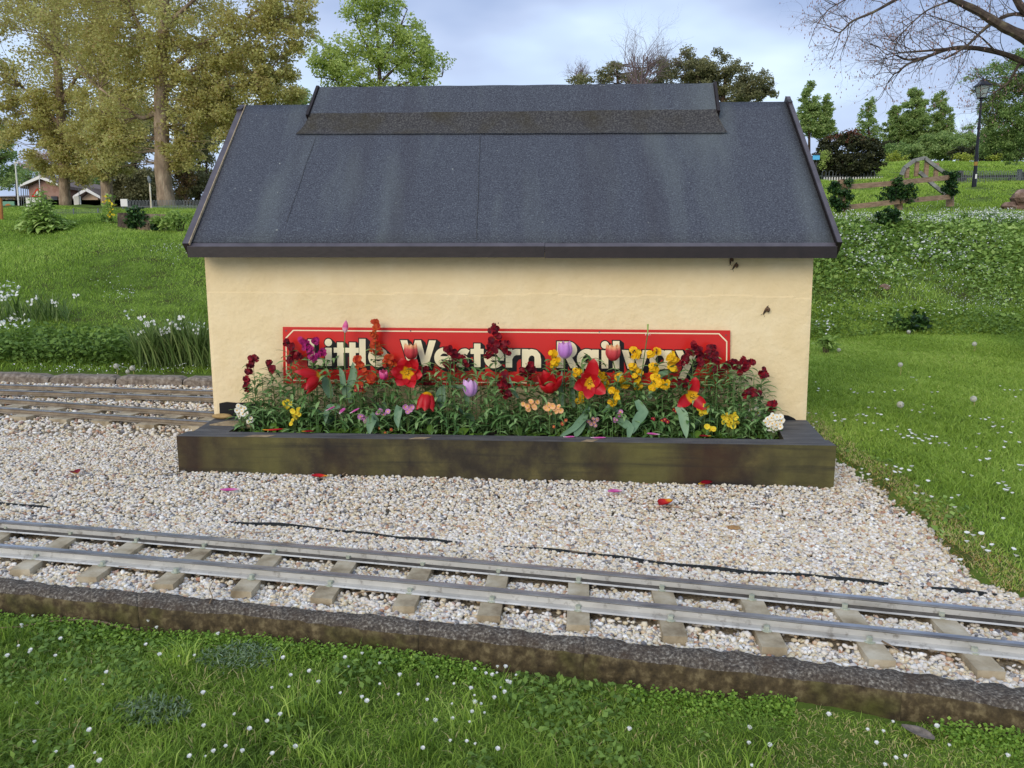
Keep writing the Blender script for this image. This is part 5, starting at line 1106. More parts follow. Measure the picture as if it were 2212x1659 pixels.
for a in (([(1272, 878), (1262, 900), (1240, 925), (1203, 948)], .036, -.24, -.36, 'long grey-green tulip leaf bending down to the planter edge right of the peach primroses'),
          ([(1262, 905), (1250, 925), (1242, 946)], .05, -.27, -.34, 'short broad tulip leaf beside the long bending one'), ([(1375, 865), (1390, 890), (1374, 912), (1368, 936)], .052, -.24, -.35, 'very broad folded tulip leaf above the torn pink petal'),
          ([(1462, 878), (1475, 895), (1479, 920), (1483, 947)], .05, -.26, -.37, 'pale tulip leaf with a small hole hanging over the planter edge', .95), ([(1330, 905), (1350, 915), (1362, 925), (1356, 952)], .045, -.28, -.37, 'blue-green tulip leaf hanging over the planter edge, pointing down'),
          ([(1402, 860), (1412, 835), (1425, 810), (1455, 800)], .045, -.14, -.10, 'upright tulip leaf among the yellow wallflowers'), ([(757, 870), (758, 835), (764, 805), (762, 782)], .045, -.16, -.12, 'broad upright tulip leaf right of the tall pink stalk'),
          ([(745, 860), (742, 830), (738, 805), (733, 794)], .03, -.16, -.12, 'narrow upright tulip leaf left of the tall pink stalk'), ([(715, 860), (708, 838), (704, 822), (698, 812)], .05, -.17, -.18, 'dull green tulip leaf behind the leaning scarlet tulip'),
          ([(870, 895), (862, 880), (858, 905), (860, 925)], .04, -.25, -.31, 'folded tulip leaf between two pink primroses'), ([(735, 878), (712, 880), (705, 893), (703, 915)], .035, -.22, -.28, 'arching tulip leaf at left above the round primrose leaves'),
          ([(1345, 900), (1325, 882), (1315, 878), (1303, 892)], .028, -.22, -.25, 'thin arching tulip leaf under the open scarlet tulip'), ([(1010, 880), (1008, 850), (1003, 835), (962, 835)], .03, -.14, -.12, 'slim tulip leaf behind the pale lilac tulip'),
          ([(955, 880), (952, 850), (960, 830)], .05, -.18, -.14, 'broad tulip leaf right of the upside down tulip'), ([(1215, 880), (1210, 840), (1214, 800)], .03, -.16, -.13, 'upright tulip leaf clasping the stem of the lilac tulip'), ([(1240, 880), (1235, 840), (1238, 790)], .028, -.15, -.12, 'upright narrow tulip leaf right of the lilac tulip'),
          ([(1120, 860), (1105, 840), (1100, 812)], .022, -.16, -.12, 'narrow dark leaf right of the tall maroon wallflower'), ([(815, 920), (806, 900), (800, 918), (798, 940)], .05, -.28, -.35, 'pointed green leaf hanging over the planter edge left of centre')):
    bigleaf(*a)

# ---- primroses
def primrose(spots, bpx, v, col, label, r=.0135, nleaf=11, eye=True, ls=1.):
    base = base_at(bpx, v); t = thing('primrose', label, 'primrose', base); st = MB(); fl_ = MB(); ey = MB(); lf = MB()
    for px, py in spots:
        c = bv(px, py, v + FR.uniform(-.015, .01)); st.tube([base, (base + c) / 2 + EV * .006, c], .0012, 4); ax = unit(TOCAM + np.array([FR.uniform(-.5, .5), 0, FR.uniform(-.2, .6)])); floret(fl_, c, ax, r * FR.uniform(.85, 1.15), 5, cup=.12, wide=1.0)
        if eye: 
            a, b, z = frame(ax); ey.add([c + z * .0022 + (a * math.cos(q) + b * math.sin(q)) * r * .27 for q in np.linspace(0, 2 * math.pi, 8)[:-1]], [tuple(range(7))])
    for k in range(nleaf):
        a = k * 2.4; d = np.array([math.cos(a), math.sin(a) * .6 - .35, FR.uniform(.5, 1.0)]); lance(lf, base + np.array([math.cos(a) * .01, math.sin(a) * .008, .0]), d, FR.uniform(.055, .085) * ls, FR.uniform(.026, .038) * ls, FR.uniform(1.4, 2.8), FR.uniform(.1, .9), .15, 6, peak=.62)
    st.build('stem', M['wstem'], t); fl_.build('flower_cluster', M['f_' + col], t); lf.build('leaves', M['pleaf'], t, True)
    if eye: ey.build('flower_eyes', M['eye'] , t)
def around(cx_, cy_, rx_, ry_, n): return [(cx_ + rx_ * math.sqrt((i + .5) / n) * math.cos(i * 2.4), cy_ + ry_ * math.sqrt((i + .5) / n) * math.sin(i * 2.4)) for i in range(n)]
for a in ((around(520, 888, 12, 14, 9), 528, -.27, 'white', 'white primrose clump at the left end of the planter'), (around(541, 908, 7, 6, 3), 546, -.29, 'white', 'small cream primrose with a brown withered head, next to the white clump'),
          (around(1672, 912, 20, 17, 20), 1668, -.29, 'white', 'big white primrose clump at the right end of the planter', .0155), (around(1628, 898, 17, 16, 12), 1630, -.2, 'white', 'white primroses half hidden behind green stems, left of the big white clump'),
          ([(632, 888), (640, 892), (645, 885), (636, 898), (640, 902), (629, 915), (632, 908), (646, 895)], 634, -.28, 'lemon', 'bright yellow primrose at the left part of the planter'), ([(615, 871), (622, 866), (627, 872), (619, 878)], 622, -.2, 'lemon', 'dull yellow primrose behind the bright yellow one'),
          ([(783, 902), (790, 908), (778, 900), (793, 905)], 790, -.27, 'pink', 'pink primrose cluster beside brown withered heads'), ([(821, 887), (829, 896), (838, 889), (816, 892)], 824, -.27, 'pink', 'pair of clear pink primroses left of the tulip leaf'),
          ([(876, 879), (880, 890), (886, 885), (889, 880)], 880, -.26, 'pink', 'pink primroses directly left of the upside down tulip'), ([(772, 838), (778, 842), (768, 843), (781, 836)], 776, -.24, 'crimson', 'small crimson primrose under the orange wallflower', .009),
          (around(1146, 874, 20, 11, 7), 1150, -.26, 'peach', 'peach primrose cluster with deeper orange blooms, left of the two'), (around(1193, 883, 20, 11, 9), 1190, -.27, 'peach', 'pale peach primrose cluster, right of the two'),
          ([(1337, 896), (1329, 907), (1341, 890)], 1334, -.28, 'pink', 'two pink primroses under the yellow wallflowers'), (around(1281, 912, 11, 12, 6), 1282, -.3, 'dusty', 'faded dusty pink primrose heads low at the planter edge', .010),
          ([(1455, 884), (1460, 888)], 1458, -.2, 'crimson', 'tiny crimson primrose left of the splayed tulip', .010), ([(1436, 907), (1442, 911), (1430, 909), (1411, 905)], 1434, -.27, 'crimson', 'small magenta-crimson primrose under broad leaves', .009),
          (around(1519, 884, 11, 11, 7), 1520, -.24, 'lemon', 'yellow primrose right of the splayed tulip'), (around(1578, 907, 20, 15, 13), 1578, -.28, 'lemon', 'large yellow primrose clump left of the white ones'), ([(1533, 926), (1541, 927), (1527, 922)], 1538, -.3, 'lemon', 'single yellow primrose bloom low by the planter edge'),
          ([(820, 925), (845, 928), (832, 935)], 832, -.30, 'rusty', 'rust brown withered primrose heads among round leaves', .008), ([(1215, 915), (1196, 922), (1222, 908)], 1212, -.3, 'rusty', 'withered brown primrose head right of the peach ones', .009)):
    primrose(*a)
# rosettes without flowers
for i, (px, v, l_) in enumerate(((690, -.29, 'round leaved green plant without flowers under the arching leaf'), (745, -.3, 'glossy round leaved plant left of the pink primroses'), (930, -.3, 'low leafy plant below the upside down tulip'), (1000, -.3, 'low leafy plant below the pale lilac tulip'), (1125, -.31, 'round scalloped leaves below the peach primroses'), (1250, -.31, 'low leaf rosette below the long bending leaf'), (1400, -.3, 'low dark leaf rosette under the very broad leaf'), (1560, -.31, 'round leaved plant at the edge below the yellow clump'), (1497, -.31, 'low leafy plant under the splayed tulip'), (590, -.3, 'low green leaves near the left end petal'))):
    base = base_at(px, v); lf = MB()
    for k in range(26):
        a = k * 2.4; q = FR.uniform(.0, .05); lance(lf, base + np.array([math.cos(a) * q * 1.4, math.sin(a) * q * .5, 0]), [math.cos(a) * 1., math.sin(a) * .5 - .3, FR.uniform(.5, 1.2)], FR.uniform(.05, .09), FR.uniform(.026, .042), FR.uniform(1.2, 2.6), FR.uniform(0, .9), .15, 6, peak=.62)
    tag(lf.build('leafy_plant', M['pleaf'], None, True), l_, 'plant')
# shed petals caught in the leaves
for px, py, m_, lab, an in ((714, 884, 'p_pink', 'mauve petal caught in the leaves, leftmost of three', .2), (739, 889, 'p_pink', 'mauve petal caught in the leaves, middle of three', 1.2), (766, 889, 'p_pink', 'mauve petal caught in the leaves, rightmost of three', .5)): flatleaf(bv(px, py, -.30), an, .05, .022, 'fallen_petal', M[m_], lab, 'petal', .6, tilt=.4)
# filling foliage
lf = MB()
for k in range(3300):
    px = FR.uniform(520, 1672); v = FR.uniform(-.30, -.03); base = base_at(px, v); q = (px - 520) / 1152
    hmax = (.31 + .05 * math.sin(px * .021) + .03 * math.sin(px * .07 + 1)) * min(1, (px - 495) / 70, (1705 - px) / 90) * (1 if v > -.22 else .45)
    z = FR.random() ** 1.0 * hmax; a = FR.uniform(0, 6.3); lance(lf, base + EW * z, [math.cos(a), math.sin(a) * .8 - .15, FR.uniform(.1, .9)], FR.uniform(.05, .095), FR.uniform(.012, .020), FR.uniform(.8, 2.2), FR.uniform(0, 1.), rows=4)
    if k % 6 == 0: lf.tube([base, base + EW * z], .0018, 4, .5)
tag(lf.build('leafy_tangle', M['wleaf']), 'dense tangle of narrow green leaves filling the planter under the flowers', 'foliage', None, 'stuff')
# ================================================================== TREES AND BACKGROUND
BR = random.Random(5); TR = np.random.default_rng(77)
M['bark'] = mat('bark', [(.3, S(108, 92, 76)), (.5, S(146, 126, 104)), (.7, S(178, 158, 134))], scale=6, rough=.9, bump=1, bscale=14, dist=.05, stretch=(1, 1, .35), detail=8)
M['barkdark'] = mat('bark_dark', [(.3, S(52, 42, 36)), (.7, S(96, 78, 62))], scale=8, rough=.9, bump=.6)
M['barkgrey'] = mat('bark_grey', [(.3, S(54, 45, 42)), (.55, S(84, 72, 62)), (.75, S(118, 110, 84))], scale=14, rough=.9, bump=.8, bscale=40, dist=.01)
M['twigbare'] = mat('bare_twig', [(.3, S(96, 82, 86)), (.7, S(136, 118, 116))], scale=20, rough=.9)
M['l_olive'] = leafmat('leaf_olive', [S(172, 156, 102), S(188, 178, 110), S(200, 196, 120), S(216, 214, 142), S(206, 182, 134)], transl=.55)
M['l_spring'] = leafmat('leaf_spring', [S(136, 156, 76), S(166, 184, 92), S(192, 206, 114), S(208, 216, 140)], transl=.5)
M['l_dark'] = leafmat('leaf_dark', [S(104, 106, 76), S(130, 130, 90), S(152, 150, 106), S(172, 168, 128)], transl=.45)
M['l_green'] = leafmat('leaf_green', [S(96, 122, 70), S(126, 152, 86), S(154, 178, 104), S(180, 198, 130)], transl=.45)
M['l_pale'] = leafmat('leaf_pale', [S(112, 138, 78), S(146, 170, 96), S(176, 196, 122), S(198, 212, 150)], transl=.5)
M['l_hedge'] = leafmat('leaf_hedge', [S(30, 34, 22), S(48, 54, 32), S(70, 74, 46), S(96, 96, 60)], transl=.1)
M['l_red'] = leafmat('leaf_red', [S(78, 44, 34), S(112, 66, 50), S(142, 96, 70)], transl=.2)
M['l_yel'] = leafmat('leaf_yellow', [S(120, 140, 50), S(160, 172, 70), S(190, 196, 90)], transl=.3)
M['l_pink'] = leafmat('blossom_pink', [S(180, 160, 140), S(208, 190, 176), S(190, 190, 140)], transl=.3)
def PX(px, py, Y): return aty(px, py, Y)
def cloud_leaves(bulk, blobs, Y, leafpx, up=.2, droop=.1, gap=0., shell=.0, aspect=.7):
    """blobs: (cx,cy,rx,ry,depth_factor,n,clusters). photo-pixel sized ellipsoids at depth Y filled with clumps of leaves"""
    k = Y / F; cents = []
    for cx_, cy_, rx_, ry_, df, n, nc in blobs:
        c0 = PX(cx_, cy_, Y); R = np.array([rx_ * k, rx_ * k * df, ry_ * k])
        d = TR.normal(size=(nc, 3)); d /= np.linalg.norm(d, axis=1)[:, None]; r = TR.uniform(shell, 1, nc) ** (1 / 2.4); cc = c0 + d * r[:, None] * R
        cents.append(cc); cr = TR.uniform(.5, 1.6, nc) * 1.2 * (R[0] * R[2]) ** .5 / nc ** .42; w_ = cr ** 2; w_ /= w_.sum(); idx = TR.choice(nc, n, p=w_)
        q = TR.normal(size=(n, 3)); q /= np.linalg.norm(q, axis=1)[:, None]; q *= (TR.random(n) ** .6)[:, None]; P = cc[idx] + q * cr[idx][:, None] * np.array([1, 1, .8])
        tone = TR.uniform(-.22, .22, nc)
        t = np.clip(.5 + tone[idx] + TR.normal(0, .2, n), 0, 1); bulk.add(leaves(P, leafpx * k, aspect, up, t, droop, TR))
    return cents
def limb(mb, pts, r0, r1, Y, n=7, yo=0.):
    k = Y / F; P = [PX(a, b, Y + (c[0] if c else yo)) for a, b, *c in pts]; Q = []
    for i in range(len(P) - 1):
        for q in np.linspace(0, 1, 4)[:-1]: Q.append(P[i] * (1 - q) + P[i + 1] * q)
    Q.append(P[-1]); 
    for _ in range(2): Q = [Q[0]] + [(Q[i - 1] + Q[i] * 2 + Q[i + 1]) / 4 for i in range(1, len(Q) - 1)] + [Q[-1]]
    m = len(Q); mb.tube(Q, [k * (r0 + (r1 - r0) * (i / (m - 1))) * (1 + .06 * math.sin(i * 2.1)) for i in range(m)], n); return Q
def tree(name, label, Y, limbs, blobs, leafpx, lm, bark, group=None, twigs=40, up=.2, droop=.1, extra=None, tr=1.4):
    gx, gy = limbs[0][0][0][:2]; b0 = PX(gx, gy, Y); t = thing(name, label, 'tree', (b0[0], Y, min(b0[2], float(terrain(b0[0], Y)))), group)
    tm = MB(); Qs = []
    first = True
    for pts, r0, r1 in limbs:
        Q = limb(tm, pts, r0, r1, Y, 9 if first else 6); Qs += Q[2:] if first else Q
        if first:
            g = Q[0].copy(); g[2] = float(terrain(g[0], g[1])) - .1
            if g[2] < Q[0][2] - .05: tm.tube([g, Q[0] + (Q[1] - Q[0]) * .2], [Y / F * r0 * 1.15, Y / F * r0], 9)
        first = False
    bulk = Bulk(); cents = cloud_leaves(bulk, blobs, Y, leafpx, up, droop)
    allc = np.concatenate(cents); k = Y / F; Qa = np.array(Qs)
    for i in TR.choice(len(allc), min(twigs, len(allc)), replace=False):
        c = allc[i]; cand = Qa[Qa[:, 2] < c[2] + 1.5 * k * 40] if (Qa[:, 2] < c[2]).any() else Qa; d = np.linalg.norm(cand - c, axis=1) + np.maximum(0, cand[:, 2] - c[2]) * 2; a = cand[np.argmin(d)]
        mid = (a + c) / 2 + np.array([0, 0, -.06]) * np.linalg.norm(c - a) + TR.normal(0, .05, 3) * np.linalg.norm(c - a); tm.tube([a, (a + mid) / 2, mid, (mid + c) / 2 + TR.normal(0, .04, 3) * np.linalg.norm(c - a), c], [k * tr, k * tr * .8, k * tr * .6, k * tr * .4, k * tr * .25], 4)
    tm.build('trunk', bark, t, True); bulk.build('crown', lm, t)
    if extra: extra(t)
    return t
BIG = 'big trees at the left'
tree('broadleaf_tree', 'big olive-leaved tree whose tan trunk stands nearest the shed roof', 24, [([(362, 455), (352, 380), (350, 300), (347, 220), (350, 120), (356, 20), (350, -90)], 18, 9), ([(345, 235), (310, 262), (275, 235), (215, 190)], 6, 2.5), ([(352, 200), (390, 165), (420, 150), (470, 120)], 7, 3), ([(350, 130), (300, 60), (270, -20)], 5, 2), ([(352, 60), (420, 0), (480, -60)], 5, 2), ([(350, 160), (440, 90), (540, 40), (600, -20)], 4.5, 1.6), ([(400, 160), (470, 180), (540, 190)], 3, 1.2)],
     [(350, -40, 300, 190, .5, 38000, 240), (500, 130, 130, 100, .6, 16000, 100), (470, 250, 62, 74, .8, 10000, 50), (300, 180, 140, 120, .5, 14000, 90), (620, 40, 66, 74, .9, 7000, 60), (590, 170, 66, 64, .9, 8500, 54), (400, 330, 52, 50, .6, 3800, 30), (260, 300, 60, 60, .6, 5000, 34)], 5.8, M['l_olive'], M['bark'], BIG, 420, tr=1.1)
tree('broadleaf_tree', 'big olive-leaved tree with a furrowed trunk between its two neighbours', 28, [([(234, 450), (230, 400), (228, 320), (224, 220), (222, 100), (215, -60)], 13, 7), ([(226, 250), (260, 200), (300, 160)], 5, 2), ([(224, 200), (170, 150), (130, 120)], 5, 2), ([(224, 120), (260, 40), (280, -20)], 5, 2)],
     [(210, 0, 220, 190, .6, 24000, 160), (235, 270, 80, 90, .6, 12000, 60), (245, 345, 50, 44, .8, 4000, 30)], 5.4, M['l_olive'], M['bark'], BIG, 240, tr=1.1)
tree('broadleaf_tree', 'big olive-leaved tree with a dark trunk, farthest left of the three', 30, [([(142, 450), (140, 400), (136, 320), (128, 200), (120, 80), (118, -60)], 12, 6), ([(134, 280), (90, 220), (50, 190)], 4.5, 2), ([(132, 220), (170, 160), (190, 120)], 4, 2)],
     [(60, 40, 200, 200, .6, 26000, 160), (130, 260, 80, 90, .6, 11000, 60), (35, 240, 66, 88, .6, 8500, 50), (118, 345, 62, 46, .8, 5500, 40), (180, 350, 40, 44, .8, 3200, 22)], 5.2, M['l_olive'], M['bark'], BIG, 240, tr=1.1)
tree('green_tree', 'soft green tree cut off by the left edge of the picture', 36, [([(-20, 450), (-16, 380), (-12, 300)], 8, 5)], [(-6, 330, 40, 76, 1, 6500, 40)], 5.4, M['l_green'], M['barkdark'], None, 20)
tree('evergreen_tree', 'dark evergreen tree filling the gap left of the tan trunk', 44, [([(290, 450), (290, 380), (288, 260)], 7, 4), ([(262, 448), (262, 400)], 4, 2)], [(292, 330, 72, 96, .8, 16000, 80), (270, 240, 60, 50, .8, 6000, 30), (285, 405, 62, 42, .6, 8000, 50)], 5., M['l_dark'], M['barkdark'], 'dark trees beyond the park', 20)
tree('evergreen_tree', 'dark evergreen tree behind the tan trunk, touching the shed roof edge', 48, [([(428, 440), (430, 350), (432, 250)], 5, 3), ([(444, 440), (446, 340)], 4, 2)], [(428, 290, 70, 120, .8, 18000, 90), (460, 180, 60, 50, .8, 5000, 24), (410, 405, 66, 40, .6, 8000, 50)], 4.8, M['l_dark'], M['barkdark'], 'dark trees beyond the park', 26)
tree('brown_thicket', 'thin brown thicket of bare shoots at the foot of the tan trunk', 30, [([(400, 445), (402, 400)], 3, 2)], [(402, 390, 26, 48, .6, 2400, 30), (150, 0, 1, 1, 1, 1, 1)][:1], 4.2, leafmat('leaf_brown', [S(92, 72, 50), S(130, 104, 72), S(120, 118, 60)]), M['barkdark'], None, 30)
tree('distant_tree', 'brown-green tree behind the low bungalow roofs', 60, [([(200, 450), (200, 400)], 4, 2)], [(200, 385, 46, 36, 1, 3600, 30), (60, 380, 60, 26, 1, 2600, 24)], 4.2, M['l_green'], M['barkdark'], None, 12)
tree('distant_tree', 'faint pinkish brown tree on the skyline behind the gabled house', 70, [([(90, 450), (90, 360)], 3, 2)], [(90, 355, 38, 44, 1, 2600, 34)], 4., leafmat('leaf_faint', [S(176, 150, 138), S(200, 172, 156), S(188, 176, 140)], transl=.3), M['twigbare'], None, 22)
tree('maple_tree', 'light green spring maple rising behind the left end of the ridge vent', 20, [([(822, 300), (820, 190), (818, 110), (812, 30)], 6, 2), ([(820, 190), (760, 140), (700, 110)], 3, 1), ([(820, 180), (880, 120), (930, 100)], 3, 1), ([(818, 150), (860, 70), (880, 20)], 2.6, 1), ([(818, 140), (775, 70), (760, 10)], 2.6, 1), ([(820, 200), (900, 170), (955, 165)], 2.6, 1), ([(820, 200), (740, 175), (680, 165)], 2.6, 1)],
     [(818, 140, 142, 72, .6, 10500, 120), (822, 62, 96, 68, .6, 6000, 76), (815, 8, 54, 28, .8, 2200, 24), (908, 140, 56, 52, .8, 3600, 30), (716, 130, 46, 48, .8, 2700, 26)], 5.2, M['l_spring'], M['barkgrey'], None, 130, tr=1.0)
tree('poplar_tree', 'small yellowish tree just behind the left end of the roof ridge', 40, [([(642, 260), (642, 200)], 2, 1)], [(642, 212, 26, 30, .8, 1800, 26)], 4.4, M['l_pale'], M['barkgrey'], None, 20, tr=.7)
HC = 'trees behind the right half of the roof'
tree('evergreen_oak', 'broad dark green tree just behind the right end of the ridge vent', 34, [([(1560, 300), (1560, 220), (1570, 150)], 6, 3), ([(1562, 220), (1630, 180)], 3, 1.4), ([(1562, 220), (1500, 160)], 3, 1.4)],
     [(1570, 185, 88, 50, .7, 12000, 100), (1528, 150, 56, 36, .8, 6500, 44), (1636, 200, 42, 32, .8, 4200, 34), (1480, 142, 44, 30, .8, 3000, 26), (1450, 185, 60, 30, .8, 4000, 30)], 4.4, M['l_dark'], M['barkdark'], HC, 40, tr=1.)
tree('scraggy_pine', 'dark scraggy tree behind the ridge, in front of the bare crown', 36, [([(1338, 300), (1336, 200), (1332, 140)], 4, 2)], [(1322, 152, 34, 20, .8, 1500, 18), (1345, 174, 56, 16, .8, 1900, 20), (1424, 140, 26, 20, .8, 900, 12), (1252, 176, 28, 14, .8, 900, 10)], 4.3, M['l_dark'], M['barkdark'], HC, 26, tr=1.)
def grow(mb, p, d, L_, r, lev, plane, fork=(3, 5), wig=.25, tips=None, bias=None, nseg=5):
    P = [p]; R = [r]; dd = d.copy(); segs = []
    for i in range(nseg):
        dd = unit(dd + np.array([BR.uniform(-wig, wig), BR.uniform(-wig, wig) * plane, BR.uniform(-wig, wig)]) + (bias if bias is not None else 0)); P.append(P[-1] + dd * L_ / nseg); R.append(r * (1 - .5 * (i + 1) / nseg)); segs.append(dd)
    mb.tube(P, R, 5 if r > .02 else 4 if r > .006 else 3, cap=False)
    if lev == 0:
        if tips is not None: tips.append(P[-1])
        return
    for k in range(BR.randint(*fork)):
        i = BR.randint(1, nseg); a = BR.choice((-1, 1)) * BR.uniform(.4, .95); b = segs[i - 1]; n_ = np.array([0, 1., 0]); s_ = unit(np.cross(n_, b)); nd = unit(b * math.cos(a) + s_ * math.sin(a) + n_ * BR.uniform(-.4, .4) * plane); grow(mb, P[i], nd, L_ * BR.uniform(.5, .75), R[i] * .62, lev - 1, plane, fork, wig, tips, bias, nseg)
    if tips is not None: tips.append(P[-1])
def bare_tree(label, Y, bx, by, hpx, wpx, n, mtl, group=None, lev=3, name='bare_tree', r0=2.4, fork=(3, 5)):
    k = Y / F; b = PX(bx, by, Y); t = thing(name, label, 'tree', (b[0], Y, min(b[2], float(terrain(b[0], Y)))), group); m = MB(); g = b.copy(); g[2] = float(terrain(g[0], g[1]))
    m.tube([g, b], [k * r0 * 1.6, k * r0 * 1.3], 7)
    for i in range(n):
        q = (i / max(1, n - 1) - .5) * 2; d = unit(np.array([q * wpx / hpx * .55, BR.uniform(-.4, .4), 1.])); grow(m, b, d, hpx * k * .58, k * r0 * .55, lev, 1., fork, .16, None, np.array([0, 0, .05]))
    m.build('branches', mtl, t); return t
bare_tree('bare greyish tree with a fan of upright branches above the ridge', 33, 1384, 205, 132, 150, 13, M['twigbare'], HC, 3, r0=3.2)
bare_tree('small pale bare tree behind the ridge, left of the fan shaped one', 42, 1252, 190, 66, 60, 6, M['twigbare'], HC, 3)
bare_tree('bare leafless tree on the hill crest beside the lamp post', 62, 2090, 322, 62, 60, 6, M['twigbare'], None, 3)
# hill trees at right
HT = 'feathery trees on the hill crest'
for a in (('feathery light green tree on the hill, directly right of the roof', 1748, 232, 24, 46, 2200), ('narrow light green tree on the hill, second from the roof', 1784, 250, 20, 36, 1700), ('sparse pale tree on the hill just above the round dark bush', 1876, 262, 24, 44, 900), ('tallest green tree in the middle of the hill crest group', 1980, 262, 38, 58, 6000),
          ('shorter bluish green tree at the left of the hill crest group', 1934, 280, 28, 42, 3000), ('pale green tree at the right of the hill crest group', 2032, 266, 28, 54, 2600)):
    l_, cx_, cy_, rx_, ry_, n = a; k = 0
    tiers = [(cx_ + (TR.random() - .5) * 6, cy_ + ry_ * (q * 2.0 - .92), rx_ * (.40 + 1.0 * q ** .7), ry_ * .30, .9, int(n * 3.2 * (.12 + .30 * q)), 14 + int(20 * q)) for q in np.linspace(0, 1, 6)]
    tree('feathery_tree', l_, 58, [([(cx_, 332), (cx_, cy_), (cx_, cy_ - ry_ * .8)], 2.6, .8)], tiers, 4.2, M['l_pale'], M['barkdark'], HT, 34, up=.6, tr=.7)
tree('leafy_tree', 'full leafy tree at the right edge behind the lamp post', 26, [([(2230, 420), (2225, 300), (2215, 200)], 9, 5), ([(2222, 300), (2160, 240), (2110, 200)], 2.4, 1), ([(2220, 250), (2160, 180), (2090, 160)], 2, .8)],
     [(2210, 255, 82, 96, .9, 22000, 120), (2228, 150, 56, 64, .9, 8500, 60), (2150, 222, 40, 44, .9, 3600, 40), (2140, 165, 56, 34, .9, 1800, 40), (2160, 310, 40, 30, .9, 2600, 20)], 4.4, M['l_green'], M['barkgrey'], None, 90, up=.7, tr=.8)
# round bush
def shrub(name, label, Y, blobs, leafpx, lm, cat='bush', group=None, extra=None, stem=None, up=.3, droop=.1, aspect=.7):
    cx_, cy_, rx_, ry_ = blobs[0][:4]; b = PX(cx_, cy_ + ry_, Y); t = thing(name, label, cat, b, group); bulk = Bulk(); cloud_leaves(bulk, blobs, Y, leafpx, up, droop, aspect=aspect, shell=.3 if name == 'round_bush' else 0); bulk.build('leaves', lm, t)
    m = MB(); k = Y / F; c = PX(cx_, cy_, Y)
    for i in range(4): m.tube([b - EW * .1 + np.array([(i - 1.5) * .08 * rx_ * k, 0, 0]), (b + c) / 2 + np.array([(i - 1.5) * .2 * rx_ * k, 0, 0]), c + np.array([(i - 1.5) * .35 * rx_ * k, 0, 0])], [k * 1.6, k * 1.2, k * .5], 5)
    m.build('stems', M['barkdark'], t)
    if extra: extra(t)
    return t
def redtop(t):
    b = Bulk(); cloud_leaves(b, [(1828, 298, 56, 16, .8, 1200, 60)], 27.4, 3.4); b.build('red_shoots', M['l_red'], t)
    b = Bulk(); cloud_leaves(b, [(1778, 340, 12, 26, 1, 400, 10), ], 26.4, 3.4); b.build('green_shoots', M['l_spring'], t)
shrub('round_bush', 'large round dark bush with reddish top shoots behind the hooped fence', 27.6, [(1830, 340, 70, 52, 1., 24000, 420), (1830, 360, 72, 26, 1, 9000, 160)], 4.2, M['l_hedge'], extra=redtop, stem=1)
# hedges along the hill
for i, (l_, Y, bl, lm, px_) in enumerate((('dark hedge bank under the hill crest trees', 52, [(1960, 330, 80, 20, .6, 9000, 80), (2040, 320, 70, 26, .6, 9000, 70)], 'l_green', 4.), ('brownish hedge bank rising at the right behind the lamp post', 56, [(2110, 308, 70, 34, .6, 11000, 80), (2200, 300, 80, 40, .6, 12000, 80)], 'l_green', 4.), ('very dark low hedge below the leftmost hill crest tree', 54, [(1918, 316, 26, 10, .6, 1800, 20)], 'l_hedge', 4.), ('long dark hedge at the foot of the hill on the right', 48, [(2140, 334, 100, 14, .5, 8000, 60)], 'l_hedge', 4.))):
    shrub('hedge', l_, Y, bl, px_, M[lm], 'hedge')
for l_, cx_, cy_, rx_, ry_ in (('yellow-green bush below the hill hedge, left of the arched fence top', 1938, 341, 34, 10), ('yellow-green bush left of the lamp post', 2084, 340, 26, 12), ('yellow-green bush right of the lamp post', 2146, 342, 22, 9), ('yellow-green bush at the far right edge beyond the gate', 2198, 358, 18, 7)):
    shrub('yellow_bush', l_, 44, [(cx_, cy_, rx_, ry_, .7, 900, 20)], 3.6, M['l_yel'], group='yellow-green bushes below the hill hedge')
shrub('ivy_bush', 'round ivy bush on the bank in front of the wooden fence', 12.0, [(1920, 474, 27, 21, .9, 2000, 46)], 6.5, M['ivy'], aspect=.9)
shrub('dark_shrub', 'dark leafy shrub at the foot of the right bank by the lawn', 8.9, [(1972, 700, 34, 20, .8, 330, 22), (1940, 712, 24, 10, .8, 100, 8)], 15, M['ivy'], aspect=.6)
shrub('reddish_stemmed_plant', 'green plant with reddish stems beside the right corner of the shed', 7.6, [(1785, 735, 24, 16, .8, 130, 12)], 15, M['weed'], 'plant', aspect=.4)
shrub('small_shrub', 'low green shrub near the right edge at the foot of the bank', 9.2, [(2165, 688, 34, 14, .8, 260, 14)], 11, M['weed'], aspect=.6)
shrub('fern_clump', 'dark green fern clump beside the tree stump next to the roof', 12.5, [(388, 476, 30, 17, .8, 800, 26), (352, 478, 22, 14, .8, 400, 14)], 10, M['weed'], 'plant', aspect=.3)
